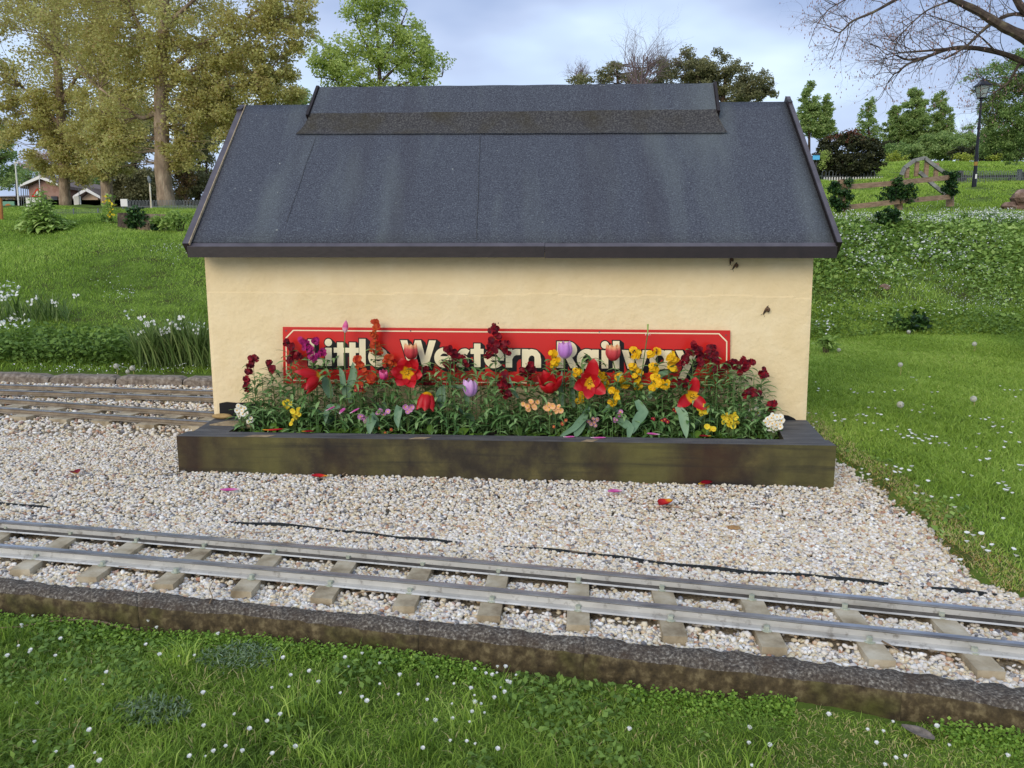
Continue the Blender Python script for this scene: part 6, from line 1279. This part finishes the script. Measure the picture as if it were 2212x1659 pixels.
# ---- overhanging bare tree, right foreground
YB = 7.0
t = thing('bare_tree', 'bare twiggy tree reaching its branches in from the upper right corner', 'tree', on_ground(2330, YB)); tm = MB(); k = YB / F
g = on_ground(2330, YB); tm.tube([g - EW * .1, PX(2325, 500, YB), PX(2310, 300, YB), PX(2285, 160, YB), PX(2275, 60, YB), PX(2300, -120, YB)], [.30, .24, .2, .17, .13, .1], 12)
LB = [([(2290, 150), (2212, 77), (2179, 65), (2150, 48), (2114, 24), (2060, 0), (1990, -40)], 12, 5.5), ([(2285, 190), (2212, 131), (2150, 110), (2090, 101), (2039, 106), (2001, 125), (1959, 131), (1935, 119)], 7, 1.6), ([(2039, 106), (1990, 111), (1960, 112), (1914, 118)], 2.6, 1.1), ([(2001, 125), (1959, 137), (1941, 156), (1928, 161)], 2.6, 1.2),
      ([(2285, 60), (2212, 30), (2180, 30), (2138, 51), (2111, 77), (2084, 104), (2039, 128)], 4.5, 1.8), ([(2060, -60), (1926, 3), (1888, 27), (1838, 45), (1825, 62), (1812, 71)], 3.4, 1.3), ([(2212, 131), (2200, 140), (2194, 152), (2178, 180), (2167, 187), (2143, 204)], 3.6, 1.4), ([(2280, 70), (2212, 27), (2190, -10), (2170, -60)], 9, 5), ([(2060, 0), (2000, 20), (1960, 60), (1930, 90)], 1.8, .9), ([(1990, -40), (1900, -20), (1840, -10), (1790, 20)], 2.2, 1.), ([(2150, 110), (2110, 70), (2060, 50), (2000, 30)], 1.9, .9)]
tips = []
for pts, r0, r1 in LB:
    Q = limb(tm, pts, r0, r1, YB, 8, BR.uniform(-.15, .15))
    m_ = len(Q)
    for i in range(3, m_):
        if Q[i][0] > PX(2240, 0, YB)[0]: continue
        dens = 2 if r1 < 2.0 and i > m_ * .4 else 1
        for _ in range(dens):
            if BR.random() < .62:
                d = unit(Q[i] - Q[i - 1]); a = BR.choice((-1, 1)) * BR.uniform(.5, 1.1); s_ = np.array([d[2], 0, -d[0]]); nd = unit(d * math.cos(a) + s_ * math.sin(a) + np.array([-.25, BR.uniform(-.5, .5), .10])); grow(tm, Q[i], nd, BR.uniform(.16, .36), .0042, 3, .9, (2, 4), .34, tips, np.array([-.03, 0, .015]), 5)
tw = tm.build('branches', M['barkgrey'], t)
bd = MB(); 
for p in tips:
    if BR.random() < .3: bd.blob(p, (.004, .004, .009), 4, 3)
bd.build('buds', mat('tree_bud', [(0, S(150, 120, 112))], src='flat'), t)

# ---- lamp post
M['lampblack'] = mat('lamp_black', [(0, S(20, 20, 30))], src='flat', rough=.35); M['glass'] = mat('lamp_glass', [(0, S(196, 206, 200))], src='flat', rough=.15, transl=.6); M['whitep'] = mat('white_paint', [(0, S(226, 224, 218))], src='flat', rough=.5); M['goldp'] = mat('gold_band', [(0, S(150, 116, 50))], src='flat', rough=.5)
YL = 22.; k = YL / F; lb_, lt_ = PX(2104.5, 396, YL), PX(2120, 212, YL); ax = unit(lt_ - lb_); t = thing('street_lamp', 'black victorian style lamp post with a glazed lantern, leaning slightly', 'street lamp', lb_); g = lb_ - ax * .5
m = MB()
def seg(a, b, r0, r1, mb=None): (mb or m).tube([lb_ + (lt_ - lb_) * a, lb_ + (lt_ - lb_) * b], [r0 * k, r1 * k], 12)
m.tube([g, lb_], [5 * k, 4.6 * k], 12); seg(0, .06, 4.6, 4.2); seg(.06, .30, 3.8, 3.3); seg(.30, .33, 4., 4.); seg(.33, .64, 3.1, 2.6); seg(.64, .66, 3.9, 3.9); seg(.66, .70, 3.2, 3.); seg(.70, .97, 2.5, 2.1); seg(.97, 1.0, 3.2, 3.2); m.build('post', M['lampblack'], t)
m2 = MB(); seg(.21, .255, 3.75, 3.7, m2); m2.build('gold_band', M['goldp'], t); m2 = MB(); p = lb_ + (lt_ - lb_) * .08 - np.array([0, 4.3 * k, 0]); m2.box(p, (3 * k, .8 * k, 9 * k)); m2.build('number_plate', M['whitep'], t)
def lan(a, r): c = lt_ + ax * a * k; return [c + np.array([r * k * x_, r * k * y_, 0]) for x_, y_ in ((-1, -1), (1, -1), (1, 1), (-1, 1))]
m2 = MB(); m2.box8(lan(1, 5.4) + lan(24, 9.6)); m2.build('lantern_glass', M['glass'], t)
m2 = MB()
for a, b in zip(lan(1, 5.6), lan(24, 9.9)): m2.tube([a, b], .8 * k, 4)
m2.box8(lan(-1, 6.6) + lan(1, 6.6)); m2.build('lantern_frame', M['lampblack'], t)
m2 = MB(); m2.box8(lan(23, 12.5) + lan(25.5, 12)); m2.box8(lan(25.5, 11.5) + lan(33, 4.6)); m2.box8(lan(33, 4.6) + lan(36, 3.4)); m2.box8(lan(36, 2.4) + lan(41, .6)); m2.build('lantern_roof', M['lampblack'], t)

# ---- wooden fence with ivy, arched rail structure
M['fence'] = mat('fence_wood', [(.3, S(118, 96, 76)), (.7, S(164, 138, 112))], scale=8, rough=.85, stretch=(1, 1, 4)); M['fencegrey'] = mat('fence_grey', [(.3, S(92, 92, 88)), (.7, S(148, 148, 142))], scale=6, rough=.85); M['gatewood'] = mat('gate_wood', [(.3, S(44, 44, 44)), (.7, S(74, 72, 70))], scale=8, rough=.85)
def board(p, q, h, th=.03, mb=None):
    mb = mb or MB(); d = unit(q - p); u_ = unit(np.cross(d, [0, 1., 0])); u_ = u_ if u_[2] > 0 else -u_; mb.box((p + q) / 2, (np.linalg.norm(q - p), h, th), (d, u_, np.cross(d, u_))); return mb
YF = 16.5; k = YF / F
t = thing('wooden_fence', 'two-rail wooden fence on the right bank with ivy over its three posts', 'fence', PX(1939, 445, YF))
for px, y0, y1, Yo in ((1818, 388, 466, 14.2), (1941, 383, 446, 14.7), (2052, 374, 438, 15.4)): m = MB(); a, b = PX(px, y1 + 8, Yo), PX(px, y0, Yo); m.tube([a, b], [.075, .07], 8); m.build('post', M['fence'], t)
for (a, b) in (((1822, 405, 14.2), (1938, 396, 14.62)), ((1944, 395, 14.6), (2048, 384, 15.3)), ((1822, 449, 14.2), (1938, 436, 14.62)), ((1944, 435, 14.6), (2048, 426, 15.3))): board(PX(*a) - EV * .09, PX(*b) - EV * .09, 9 * k).build('rail', M['fence'], t)
for px, cy_, rx_, ry_, n, Yo in ((1815, 424, 19, 34, 900, 14.1), (1941, 402, 22, 18, 650, 14.5), (1922, 420, 22, 14, 200, 14.5), (1966, 416, 16, 18, 180, 14.5), (2052, 396, 13, 26, 620, 15.2)):
    b = Bulk(); cloud_leaves(b, [(px, cy_, rx_ * 1.2, ry_ * 1.15, .8, int(n * 2.9), 36)], Yo, 5.0, .4, .3); b.build('ivy', M['ivy'], t)
t = thing('arched_bridge_rail', 'weathered arched handrail of a little footbridge behind the wooden fence', 'bridge railing', PX(1990, 400, 16.4))
Yb = 16.4; k = Yb / F
for pts, w_ in (([(1947, 378), (1954, 362), (1976, 346)], 7), ([(1976, 346), (1997, 341)], 7), ([(1997, 341), (2016, 356), (2041, 374)], 7), ([(1986, 372), (2000, 384), (2013, 397), (2045, 422)], 7)):
    m = MB()
    for a, b in zip(pts[:-1], pts[1:]): board(PX(*a, Yb), PX(*b, Yb), w_ * k, .06, m)
    m.build('handrail', M['fencegrey'], t)
for px, y0, y1 in ((1959, 362, 384), (1980, 350, 380), (2001, 348, 382), (2022, 353, 386)): m = MB(); m.box((PX(px, y0, Yb + .06) + PX(px, y1, Yb + .06)) / 2, (7.5 * k, .06, (y1 - y0) * k)); m.build('upright', M['fence'], t)
# hooped metal fence
M['galv'] = mat('galvanised', [(0, S(120, 124, 124))], src='flat', rough=.5, metal=.3)
def hoop_fence(x0, x1, ytop, ybot, Y, step, label, lower=None):
    k = Y / F; t = thing('hooped_fence', label, 'fence', PX((x0 + x1) / 2, ybot, Y)); n = int((x1 - x0) / step); hp = None
    for i in range(n):
        if hp is None:
            m = MB(); w_ = step * .56 * k / 2; h = (ybot - ytop) * k; c = PX(x0, ybot, Y); P = [c + np.array([-w_, 0, 0])] + [c + np.array([-w_ * math.cos(a), 0, h - w_ + w_ * math.sin(a)]) for a in np.linspace(0, math.pi, 7)] + [c + np.array([w_, 0, 0])]; m.tube(P, .55 * k, 5); hp = m.build('hoop', M['galv'], t)
        else: o = hp.copy(); C.objects.link(o); o.location = (i * step * k, 0, 0); 
    m = MB(); 
    for q in (.45, .97): m.tube([PX(x0 - step, ytop + (ybot - ytop) * q, Y), PX(x1, ytop + (ybot - ytop) * q, Y)], .6 * k, 4)
    m.build('rail', M['galv'], t); return t
hoop_fence(1779, 1908, 370, 394, 27, 14.6, 'hooped metal fence in front of the round dark bush')
hoop_fence(2066, 2225, 371, 398, 26, 7.5, 'fine hooped metal fence crossing in front of the dark gate')
hoop_fence(280, 440, 434, 462, 21, 6., 'hooped metal fence behind the ivy covered stump')
# white low posts along the fence
M['palewood'] = mat('pale_post', [(.3, S(176, 172, 164)), (.7, S(214, 210, 202))], scale=20, rough=.8)
t = thing('picket_edging', 'row of short pale pickets at the foot of the hooped fence', 'picket edging', PX(1840, 394, 26.7)); hp = None
for i in range(23):
    if hp is None: m = MB(); k = 26.7 / F; a = PX(1780, 396, 26.7); m.tube([a, a + EW * 11 * k, a + EW * 13 * k], [1.7 * k, 1.6 * k, .7 * k], 6); hp = m.build('picket', M['palewood'], t)
    else: o = hp.copy(); C.objects.link(o); o.location = (i * 5.5 * 26.7 / F, 0, 0)
# gate
t = thing('field_gate', 'dark wooden five-bar style gate at the right edge', 'gate', PX(2140, 402, 27.)); Y = 27.; k = Y / F
for y in (381, 392, 403): board(PX(2080, y, Y), PX(2196, y - 1, Y), 3.4 * k, .05).build('bar', M['gatewood'], t)
for a, b in (((2090, 404), (2120, 381)), ((2120, 381), (2145, 404)), ((2160, 404), (2186, 381))): board(PX(*a, Y - .06), PX(*b, Y - .06), 3 * k, .04).build('brace', M['gatewood'], t)
for i, (px, y0, y1, w_, mm, l_) in enumerate(((2073, 369, 396, 8, 'gatewood', 'dark gate post nearest the lamp post'), (2083, 378, 398, 7, 'gatewood', 'short dark post at the hinge end of the gate'), (2200, 366, 412, 7, 'galv', 'grey metal post near the right edge in front of the gate'), (2210, 372, 408, 10, 'gatewood', 'dark thick gate post cut by the right edge'))):
    m = MB(); k2 = 26.5 / F; a, b = PX(px, y1 + 6, 26.5), PX(px, y0, 26.5); m.box((a + b) / 2, (w_ * k2, w_ * k2, np.linalg.norm(b - a))); tag(m.build('gate_post', M[mm]), l_, 'post')
# rocks at right edge and on the bank
M['rock'] = mat('rock', [(.3, S(84, 66, 54)), (.5, S(128, 104, 90)), (.7, S(176, 152, 138))], scale=5, rough=.9, bump=1, bscale=12, dist=.03, mix=[(S(110, 116, 60), 3, .58, .75, 'noise')])
for i, (px, py, r, l_) in enumerate(((2212, 428, (.24, .2, .15), 'large reddish brown rock at the right edge of the hill'), (2180, 446, (.14, .12, .08), 'small pale rock below the large one at the right edge'), (2206, 450, (.15, .12, .10), 'rock partly cut off by the right edge, below the large rock'))):
    m = MB(); p = PX(px, py, 14.5); m.blob(p, r, 9, 6, .2, seed=i + 10); tag(m.build('rock', M['rock'], None, False), l_, 'rock')
m = MB(); p = ground(1911, 626); m.blob(p + EW * .02, (.075, .05, .04), 9, 6, .14, seed=20); tag(m.build('rock', M['rock']), 'lone brown stone lying in the weeds of the right bank', 'rock')
m = MB(); p = PX(1763, 340, 26); m.box(p, (.22, .04, .15)); t = thing('blue_sign', 'small blue sign board partly hidden by the right edge of the roof', 'sign', PX(1763, 372, 26)); m.build('board', mat('sign_blue', [(0, S(90, 180, 226))], src='flat', rough=.5), t)
m = MB(); m.box(PX(1763, 333, 26), (.26, .1, .05)); m.build('canopy', M['gatewood'], t); m = MB(); m.tube([PX(1763, 395, 26), PX(1763, 350, 26)], .03, 6); m.build('post', M['gatewood'], t)

# ---- left background: plants, stump, posts, houses
YP = 13.
shadow_base = None
k = YP / F; b = ground(95, 500); Yp = b[1]; k = Yp / F
t = thing('broad_leaved_plant', 'big clump of broad-leaved green plants on the lawn at the far left', 'plant', b); lf = MB(); st = MB()
for i in range(60):
    px = BR.triangular(40, 155, 92); hgt = max(14, 88 * math.exp(-((px - 92) / 34) ** 2) * BR.uniform(.5, 1.05)); g_ = PX(px, 500, Yp + BR.uniform(-.3, .3)); g_[2] = float(terrain(g_[0], g_[1])); top_ = g_ + np.array([BR.uniform(-.06, .06), 0, hgt * k]); st.tube([g_, top_], .006, 4)
    for j in range(int(6 + hgt / 6)):
        q = .12 + .88 * j / (6 + hgt / 6); a = j * 2.4 + i; low = 1 - q; lance(lf, g_ + (top_ - g_) * q, [math.cos(a), math.sin(a), .35 + .5 * q], (.20 * low + .09) * BR.uniform(.7, 1.2), (.085 * low + .028), BR.uniform(.8, 2.), BR.uniform(.2, 1.), .2, 5, peak=.5)
st.build('stems', M['wstem'], t); lf.build('leaves', M['weed'], t)
# reed-like clump beside the shed
def strap_clump(px0, px1, py, n, hpx, label, name, m_, extra_fl=0):
    b = ground((px0 + px1) / 2, py); Yc = b[1]; k = Yc / F; t = thing(name, label, 'plant', b); lf = MB()
    for i in range(n):
        px = BR.uniform(px0, px1); g_ = ground(px, py - BR.uniform(0, 14)); e_ = 1 - abs((px - (px0 + px1) / 2) / (px1 - px0) * 1.4) ** 2 * .5; a = BR.uniform(0, 6.3); d = np.array([math.cos(a) * .35, math.sin(a) * .3, 1]); lance(lf, g_, d, hpx * k * BR.uniform(.7, 1.25) * e_, BR.uniform(.010, .018), BR.uniform(.2, 1.7), BR.uniform(.1, 1.), .3, 8, peak=.4)
    lf.build('leaves', m_, t)
    if extra_fl:
        f = MB(); s_ = MB()
        for i in range(extra_fl):
            px = BR.uniform(px0 + 10, px1 + 30); g_ = ground(px, py); c = g_ + EW * hpx * k * BR.uniform(.7, 1.02); s_.tube([g_, c], .003, 4)
            f = MB()
            for j in range(5): floret(f, c + np.array([BR.uniform(-.03, .03), 0, BR.uniform(-.02, .03)]), unit(TOCAM + np.array([BR.uniform(-1, 1), 0, BR.uniform(-.5, .6)])), .012, 5)
            f.build('flower', M['petalwhite'], t)
        s_.build('flower_stems', M['wstem'], t)
M['reed'] = leafmat('reed', [S(62, 84, 40), S(94, 118, 60), S(124, 148, 84), S(152, 166, 104)], transl=.2)
strap_clump(300, 470, 800, 700, 112, 'clump of long strap-like leaves with white flowers beside the left wall of the shed', 'strap_leaf_clump', M['reed'], 16)
strap_clump(-10, 150, 700, 160, 60, 'coarse long grass clump with white flowers at the left edge of the bank', 'strap_leaf_clump', M['reed'], 9)
# stump
bs = ground(300, 497); Ys = bs[1]; k = Ys / F; t = thing('tree_stump', 'large pale tree stump wrapped in ivy behind the lawn at left', 'tree stump', bs)
def stump(cx0, cx1, y0, y1, seed, m_):
    m = MB(); n = 22; rr_ = random.Random(seed); c = PX((cx0 + cx1) / 2, y1, Ys); R = (cx1 - cx0) / 2 * k; off = [1 + rr_.uniform(-.16, .12) for _ in range(n)]; rows = []
    for j in range(6):
        q = j / 5; z = q * (y1 - y0) * k - .1
        for i in range(n): a = 2 * math.pi * i / n; r_ = R * off[i] * (1.12 - .14 * q) * (1 + .03 * rr_.uniform(-1, 1)); rows.append(c + np.array([math.cos(a) * r_, math.sin(a) * r_ * .7 + R * .7, z]))
    m.add(rows, [(j * n + i, j * n + (i + 1) % n, (j + 1) * n + (i + 1) % n, (j + 1) * n + i) for j in range(5) for i in range(n)] + [tuple(range(5 * n, 6 * n))]); return m.build('trunk_section', m_, t, False)
stump(252, 288, 448, 500, 1, M['barkgrey']); stump(286, 346, 450, 490, 2, M['bark']); b = Bulk(); cloud_leaves(b, [(293, 466, 22, 20, .5, 420, 16), (300, 482, 34, 10, .5, 260, 12), (335, 486, 26, 12, .5, 260, 12)], Ys - .05, 7., .3, .4); b.build('ivy', M['ivy'], t)
shrub('yellow_flowering_plant', 'tall thin plant with creamy yellow blooms left of the stump', 13.2, [(236, 478, 20, 14, .8, 200, 12), (236, 448, 11, 26, .8, 130, 12)], 8, M['weed'], 'plant', extra=lambda t: (lambda b: (b.add(leaves(np.array([PX(x_ + BR.uniform(-3, 3), y_ + BR.uniform(-2, 2), 13.1) for x_, y_ in ((227, 424), (230, 431), (226, 437), (237, 441), (243, 446), (240, 452), (238, 459), (233, 463), (236, 466), (243, 464), (238, 470), (245, 441)) for _ in range(3)]), .05, .9, .2, None, 0, TR)), b.build('blooms', M['f_lemon'], t)))(Bulk()))
# white tall posts and signs
def post(px, y0, y1, Y, w_, m_, label, name='post', cat='post', head=None):
    k = Y / F; a, b = PX(px[0], y1, Y), PX(px[1], y0, Y); t = thing(name, label, cat, a); m = MB(); m.tube([a - EW * .3, b], [w_ * k / 2, w_ * k / 2 * .85], 8); m.build('pole', m_, t)
    if head: head(t, k, b)
    return t
M['rust'] = mat('rusty_pole', [(.35, S(226, 220, 206)), (.6, S(208, 190, 160)), (.75, S(140, 96, 60))], scale=12, rough=.7)
post((327.5, 323.5), 396, 462, 19, 3.8, M['rust'], 'white rusty lamp post with a small hooded head behind the stump', 'lamp_post', 'lamp post', lambda t, k, b: (lambda m: (m.tube([b, b + EW * 4 * k, b + np.array([-1 * k, 0, 9 * k]), b + np.array([-2 * k, 0, 15 * k])], [2 * k, 3.4 * k, 3.8 * k, 1.6 * k], 8), m.build('lamp_head', M['galv'], t)))(MB()))
post((41, 33), 350, 452, 32, 3.6, M['whitep'], 'tall white pole at the far left in front of the distant houses', 'pole', 'pole', lambda t, k, b: (lambda m: (m.box(b + np.array([3 * k, 0, -1 * k]), (7 * k, 2 * k, 2 * k)), m.build('lamp_arm', M['whitep'], t)))(MB()))
post((36, 34), 390, 450, 34, 3.2, M['gatewood'], 'dark wooden utility pole beside the tall white pole', 'pole', 'pole')
post((171, 170), 384, 470, 30, 1.8, M['galv'], 'thin grey pole in front of the bungalow', 'pole', 'pole')
post((87, 84), 370, 440, 34, 1.8, M['whitep'], 'thin white pole in front of the brick gable', 'pole', 'pole')
for i, (px, l_) in enumerate(((46, 'first of four thin grey posts left of the white board'), (51, 'second of four thin grey posts left of the white board'), (56, 'third of four thin grey posts left of the white board'), (60, 'fourth of four thin grey posts left of the white board'))): post((px, px - 1), 402, 448, 33, 1.6, M['galv'], l_, 'pole', 'pole')
post((2, 1), 428, 480, 14.5, 8, mat('orange_post', [(.3, S(150, 96, 50)), (.7, S(186, 126, 72))], scale=9), 'orange-brown wooden post cut off by the left edge', 'wooden_post', 'post')
t = thing('warning_sign', 'red triangular warning sign above the big leafy plant', 'road sign', PX(80, 450, 33)); k = 33 / F
m = MB(); P = [PX(68, 425, 33), PX(92, 425, 33), PX(80, 406, 33)]; m.prism(P, (0, .03, 0)); m.build('red_border', mat('sign_border', [(0, S(200, 40, 40))], src='flat'), t)
m = MB(); P = [PX(73, 422.5, 32.98), PX(87, 422.5, 32.98), PX(80, 411.5, 32.98)]; m.prism(P, (0, .015, 0)); m.build('panel', M['whitep'], t); m = MB(); m.tube([PX(80, 452, 33.05), PX(80, 410, 33.05)], .8 * k, 6); m.build('pole', M['galv'], t)
def boardsign(x0, x1, y0, y1, Y, m_, label, name='notice_board', cat='notice board', th=.05):
    a, b = PX(x0, y1, Y), PX(x1, y0, Y); t = thing(name, label, cat, PX((x0 + x1) / 2, y1 + 8, Y)); m = MB(); m.box((a + b) / 2, (b[0] - a[0], th, b[2] - a[2])); m.build('board', m_, t); m = MB()
    for q in (.15, .85): m.tube([np.array([a[0] + (b[0] - a[0]) * q, Y + .05, a[2] - .5]), np.array([a[0] + (b[0] - a[0]) * q, Y + .05, b[2]])], .03, 6)
    m.build('legs', M['galv'], t); return t
boardsign(58, 88, 427, 446, 32, M['whitep'], 'white board behind the big leafy plant'); boardsign(161, 173, 424, 444, 31, M['whitep'], 'white notice on a stand in front of the bungalow door'); boardsign(262, 275, 430, 446, 24, M['whitep'], 'small white notice just left of the ivy stump')
t = boardsign(0, 31, 435, 460, 30, mat('mural', [(.35, S(90, 150, 130)), (.5, S(110, 160, 140)), (.7, S(140, 170, 110))], scale=2), 'painted green and orange panel at the left edge', 'painted_panel', 'painted panel'); m = MB(); m.blob(PX(18, 450, 29.9), (.15, .03, .17), 12, 8); m.build('painted_house', mat('mural_orange', [(0, S(176, 112, 62))], src='flat'), t)
# wire fence
t = thing('wire_fence', 'low grey wire mesh fence left of the stump', 'fence', PX(185, 474, 19)); k = 19 / F
for px in (110, 160, 213): m = MB(); m.tube([PX(px, 480, 19), PX(px - 1.5, 450, 19)], 1.4 * k, 6); m.build('post', M['galv'], t)
m = MB()
for i in range(46): m.tube([PX(108 + i * 2.5, 477, 19), PX(107 + i * 2.5, 453, 19)], .22 * k, 3)
for y in (453, 459, 465, 471, 477): m.tube([PX(108, y, 19), PX(222, y, 19)], .22 * k, 3)
m.build('mesh', M['galv'], t)
# houses
M['brick'] = mat('brick', [(.4, S(146, 112, 98)), (.6, S(164, 130, 116))], scale=3, rough=.9); M['roofb'] = mat('brown_roof', [(.3, S(112, 98, 92)), (.7, S(138, 122, 114))], scale=2, rough=.9); M['beige'] = mat('beige_wall', [(.3, S(178, 152, 128)), (.7, S(200, 176, 150))], scale=1, rough=.9); M['pane'] = mat('window_pane', [(0, S(36, 40, 48))], src='flat', rough=.15, spec=.6); M['tarmac'] = mat('tarmac', [(.3, S(110, 108, 106)), (.7, S(140, 138, 134))], scale=3, rough=.9)
def house(x0, x1, yb, ye, yr, Y, dep, wall, roofm, label, gable=True, wins=(), trim=True):
    k = Y / F; t = thing('house', label, 'house', PX((x0 + x1) / 2, yb, Y)); a, b = PX(x0, yb, Y), PX(x1, yb, Y); ze, zr = PX(x0, ye, Y)[2], PX(x0, yr, Y)[2]; z0 = a[2] - 1.; ya, yb_ = Y, Y + dep; xm = (a[0] + b[0]) / 2
    m = MB()
    if gable: m.prism([(a[0], ya, z0), (b[0], ya, z0), (b[0], ya, ze), (xm, ya, zr), (a[0], ya, ze)], (0, dep, 0))
    else: m.box8([(a[0], ya, z0), (b[0], ya, z0), (b[0], yb_, z0), (a[0], yb_, z0), (a[0], ya, ze), (b[0], ya, ze), (b[0], yb_, ze), (a[0], yb_, ze)])
    m.build('wall', wall, t); m = MB(); o = .3
    if gable:
        for s_ in (-1, 1): e_ = (a[0] if s_ < 0 else b[0]) + s_ * o; m.prism([(xm, ya - o, zr + .05), (e_, ya - o, ze - .12), (e_, ya - o, ze + .05), (xm, ya - o, zr + .25)], (0, dep + 2 * o, 0))
    else: ym = (ya + yb_) / 2; m.prism([(a[0] - o, ya - o, ze), (a[0] - o, yb_ + o, ze), (a[0] - o, ym, zr)], (b[0] - a[0] + 2 * o, 0, 0))
    m.build('roof', roofm, t)
    if gable and trim:
        for s_ in (-1, 1): e_ = (a[0] if s_ < 0 else b[0]) + s_ * o; m = MB(); m.prism([(xm, ya - o - .05, zr + .02), (e_, ya - o - .05, ze - .05), (e_, ya - o - .05, ze + .08), (xm, ya - o - .05, zr + .2)], (0, .04, 0)); m.build('bargeboard', M['whitep'], t)
    for wx0, wx1, wy0, wy1 in wins: m = MB(); p, q = PX(wx0, wy1, Y - .03), PX(wx1, wy0, Y - .03); m.box((p + q) / 2, (q[0] - p[0], .06, q[2] - p[2])); m.build('window', M['pane'], t)
house(66, 134, 452, 403, 388, 46, 14, M['brick'], M['roofb'], 'brick house with a white edged gable behind the big leafy plant', True, ((92, 100, 426, 438), (112, 124, 424, 440)))
house(134, 216, 455, 428, 416, 44, 10, M['brick'], M['roofb'], 'long low brown bungalow left of the middle tree trunk', False, ((160, 170, 430, 450), (174, 182, 430, 452)))
house(180, 214, 456, 428, 415, 42, 3, M['beige'], M['roofb'], 'small beige gabled porch at the end of the bungalow', True, ())
house(-30, 34, 455, 426, 408, 48, 10, M['beige'], M['roofb'], 'dark roofed house at the far left edge', False, ((2, 10, 430, 446), (18, 28, 430, 444)))
house(216, 262, 452, 430, 420, 60, 8, M['beige'], M['roofb'], 'distant pale building between the middle and right tree trunks', False, ((226, 236, 434, 446),))
m = MB(); a = [PX(-120, 462, 36), PX(260, 462, 36)]; 
rd = MB(); rd.add([(-40, 33, float(terrain(-20., 33)) + .35), (-3, 33, float(terrain(-8., 33)) + .35), (-3, 42, float(terrain(-8., 42)) + .2), (-40, 42, float(terrain(-20, 42)) + .2)], [(0, 1, 2, 3)]); r_ = rd.build('road', M['tarmac']); r_['kind'] = 'structure'
# thin ivy shoots along the foot of the wall and the dark ground cover on the far hill fade out naturally
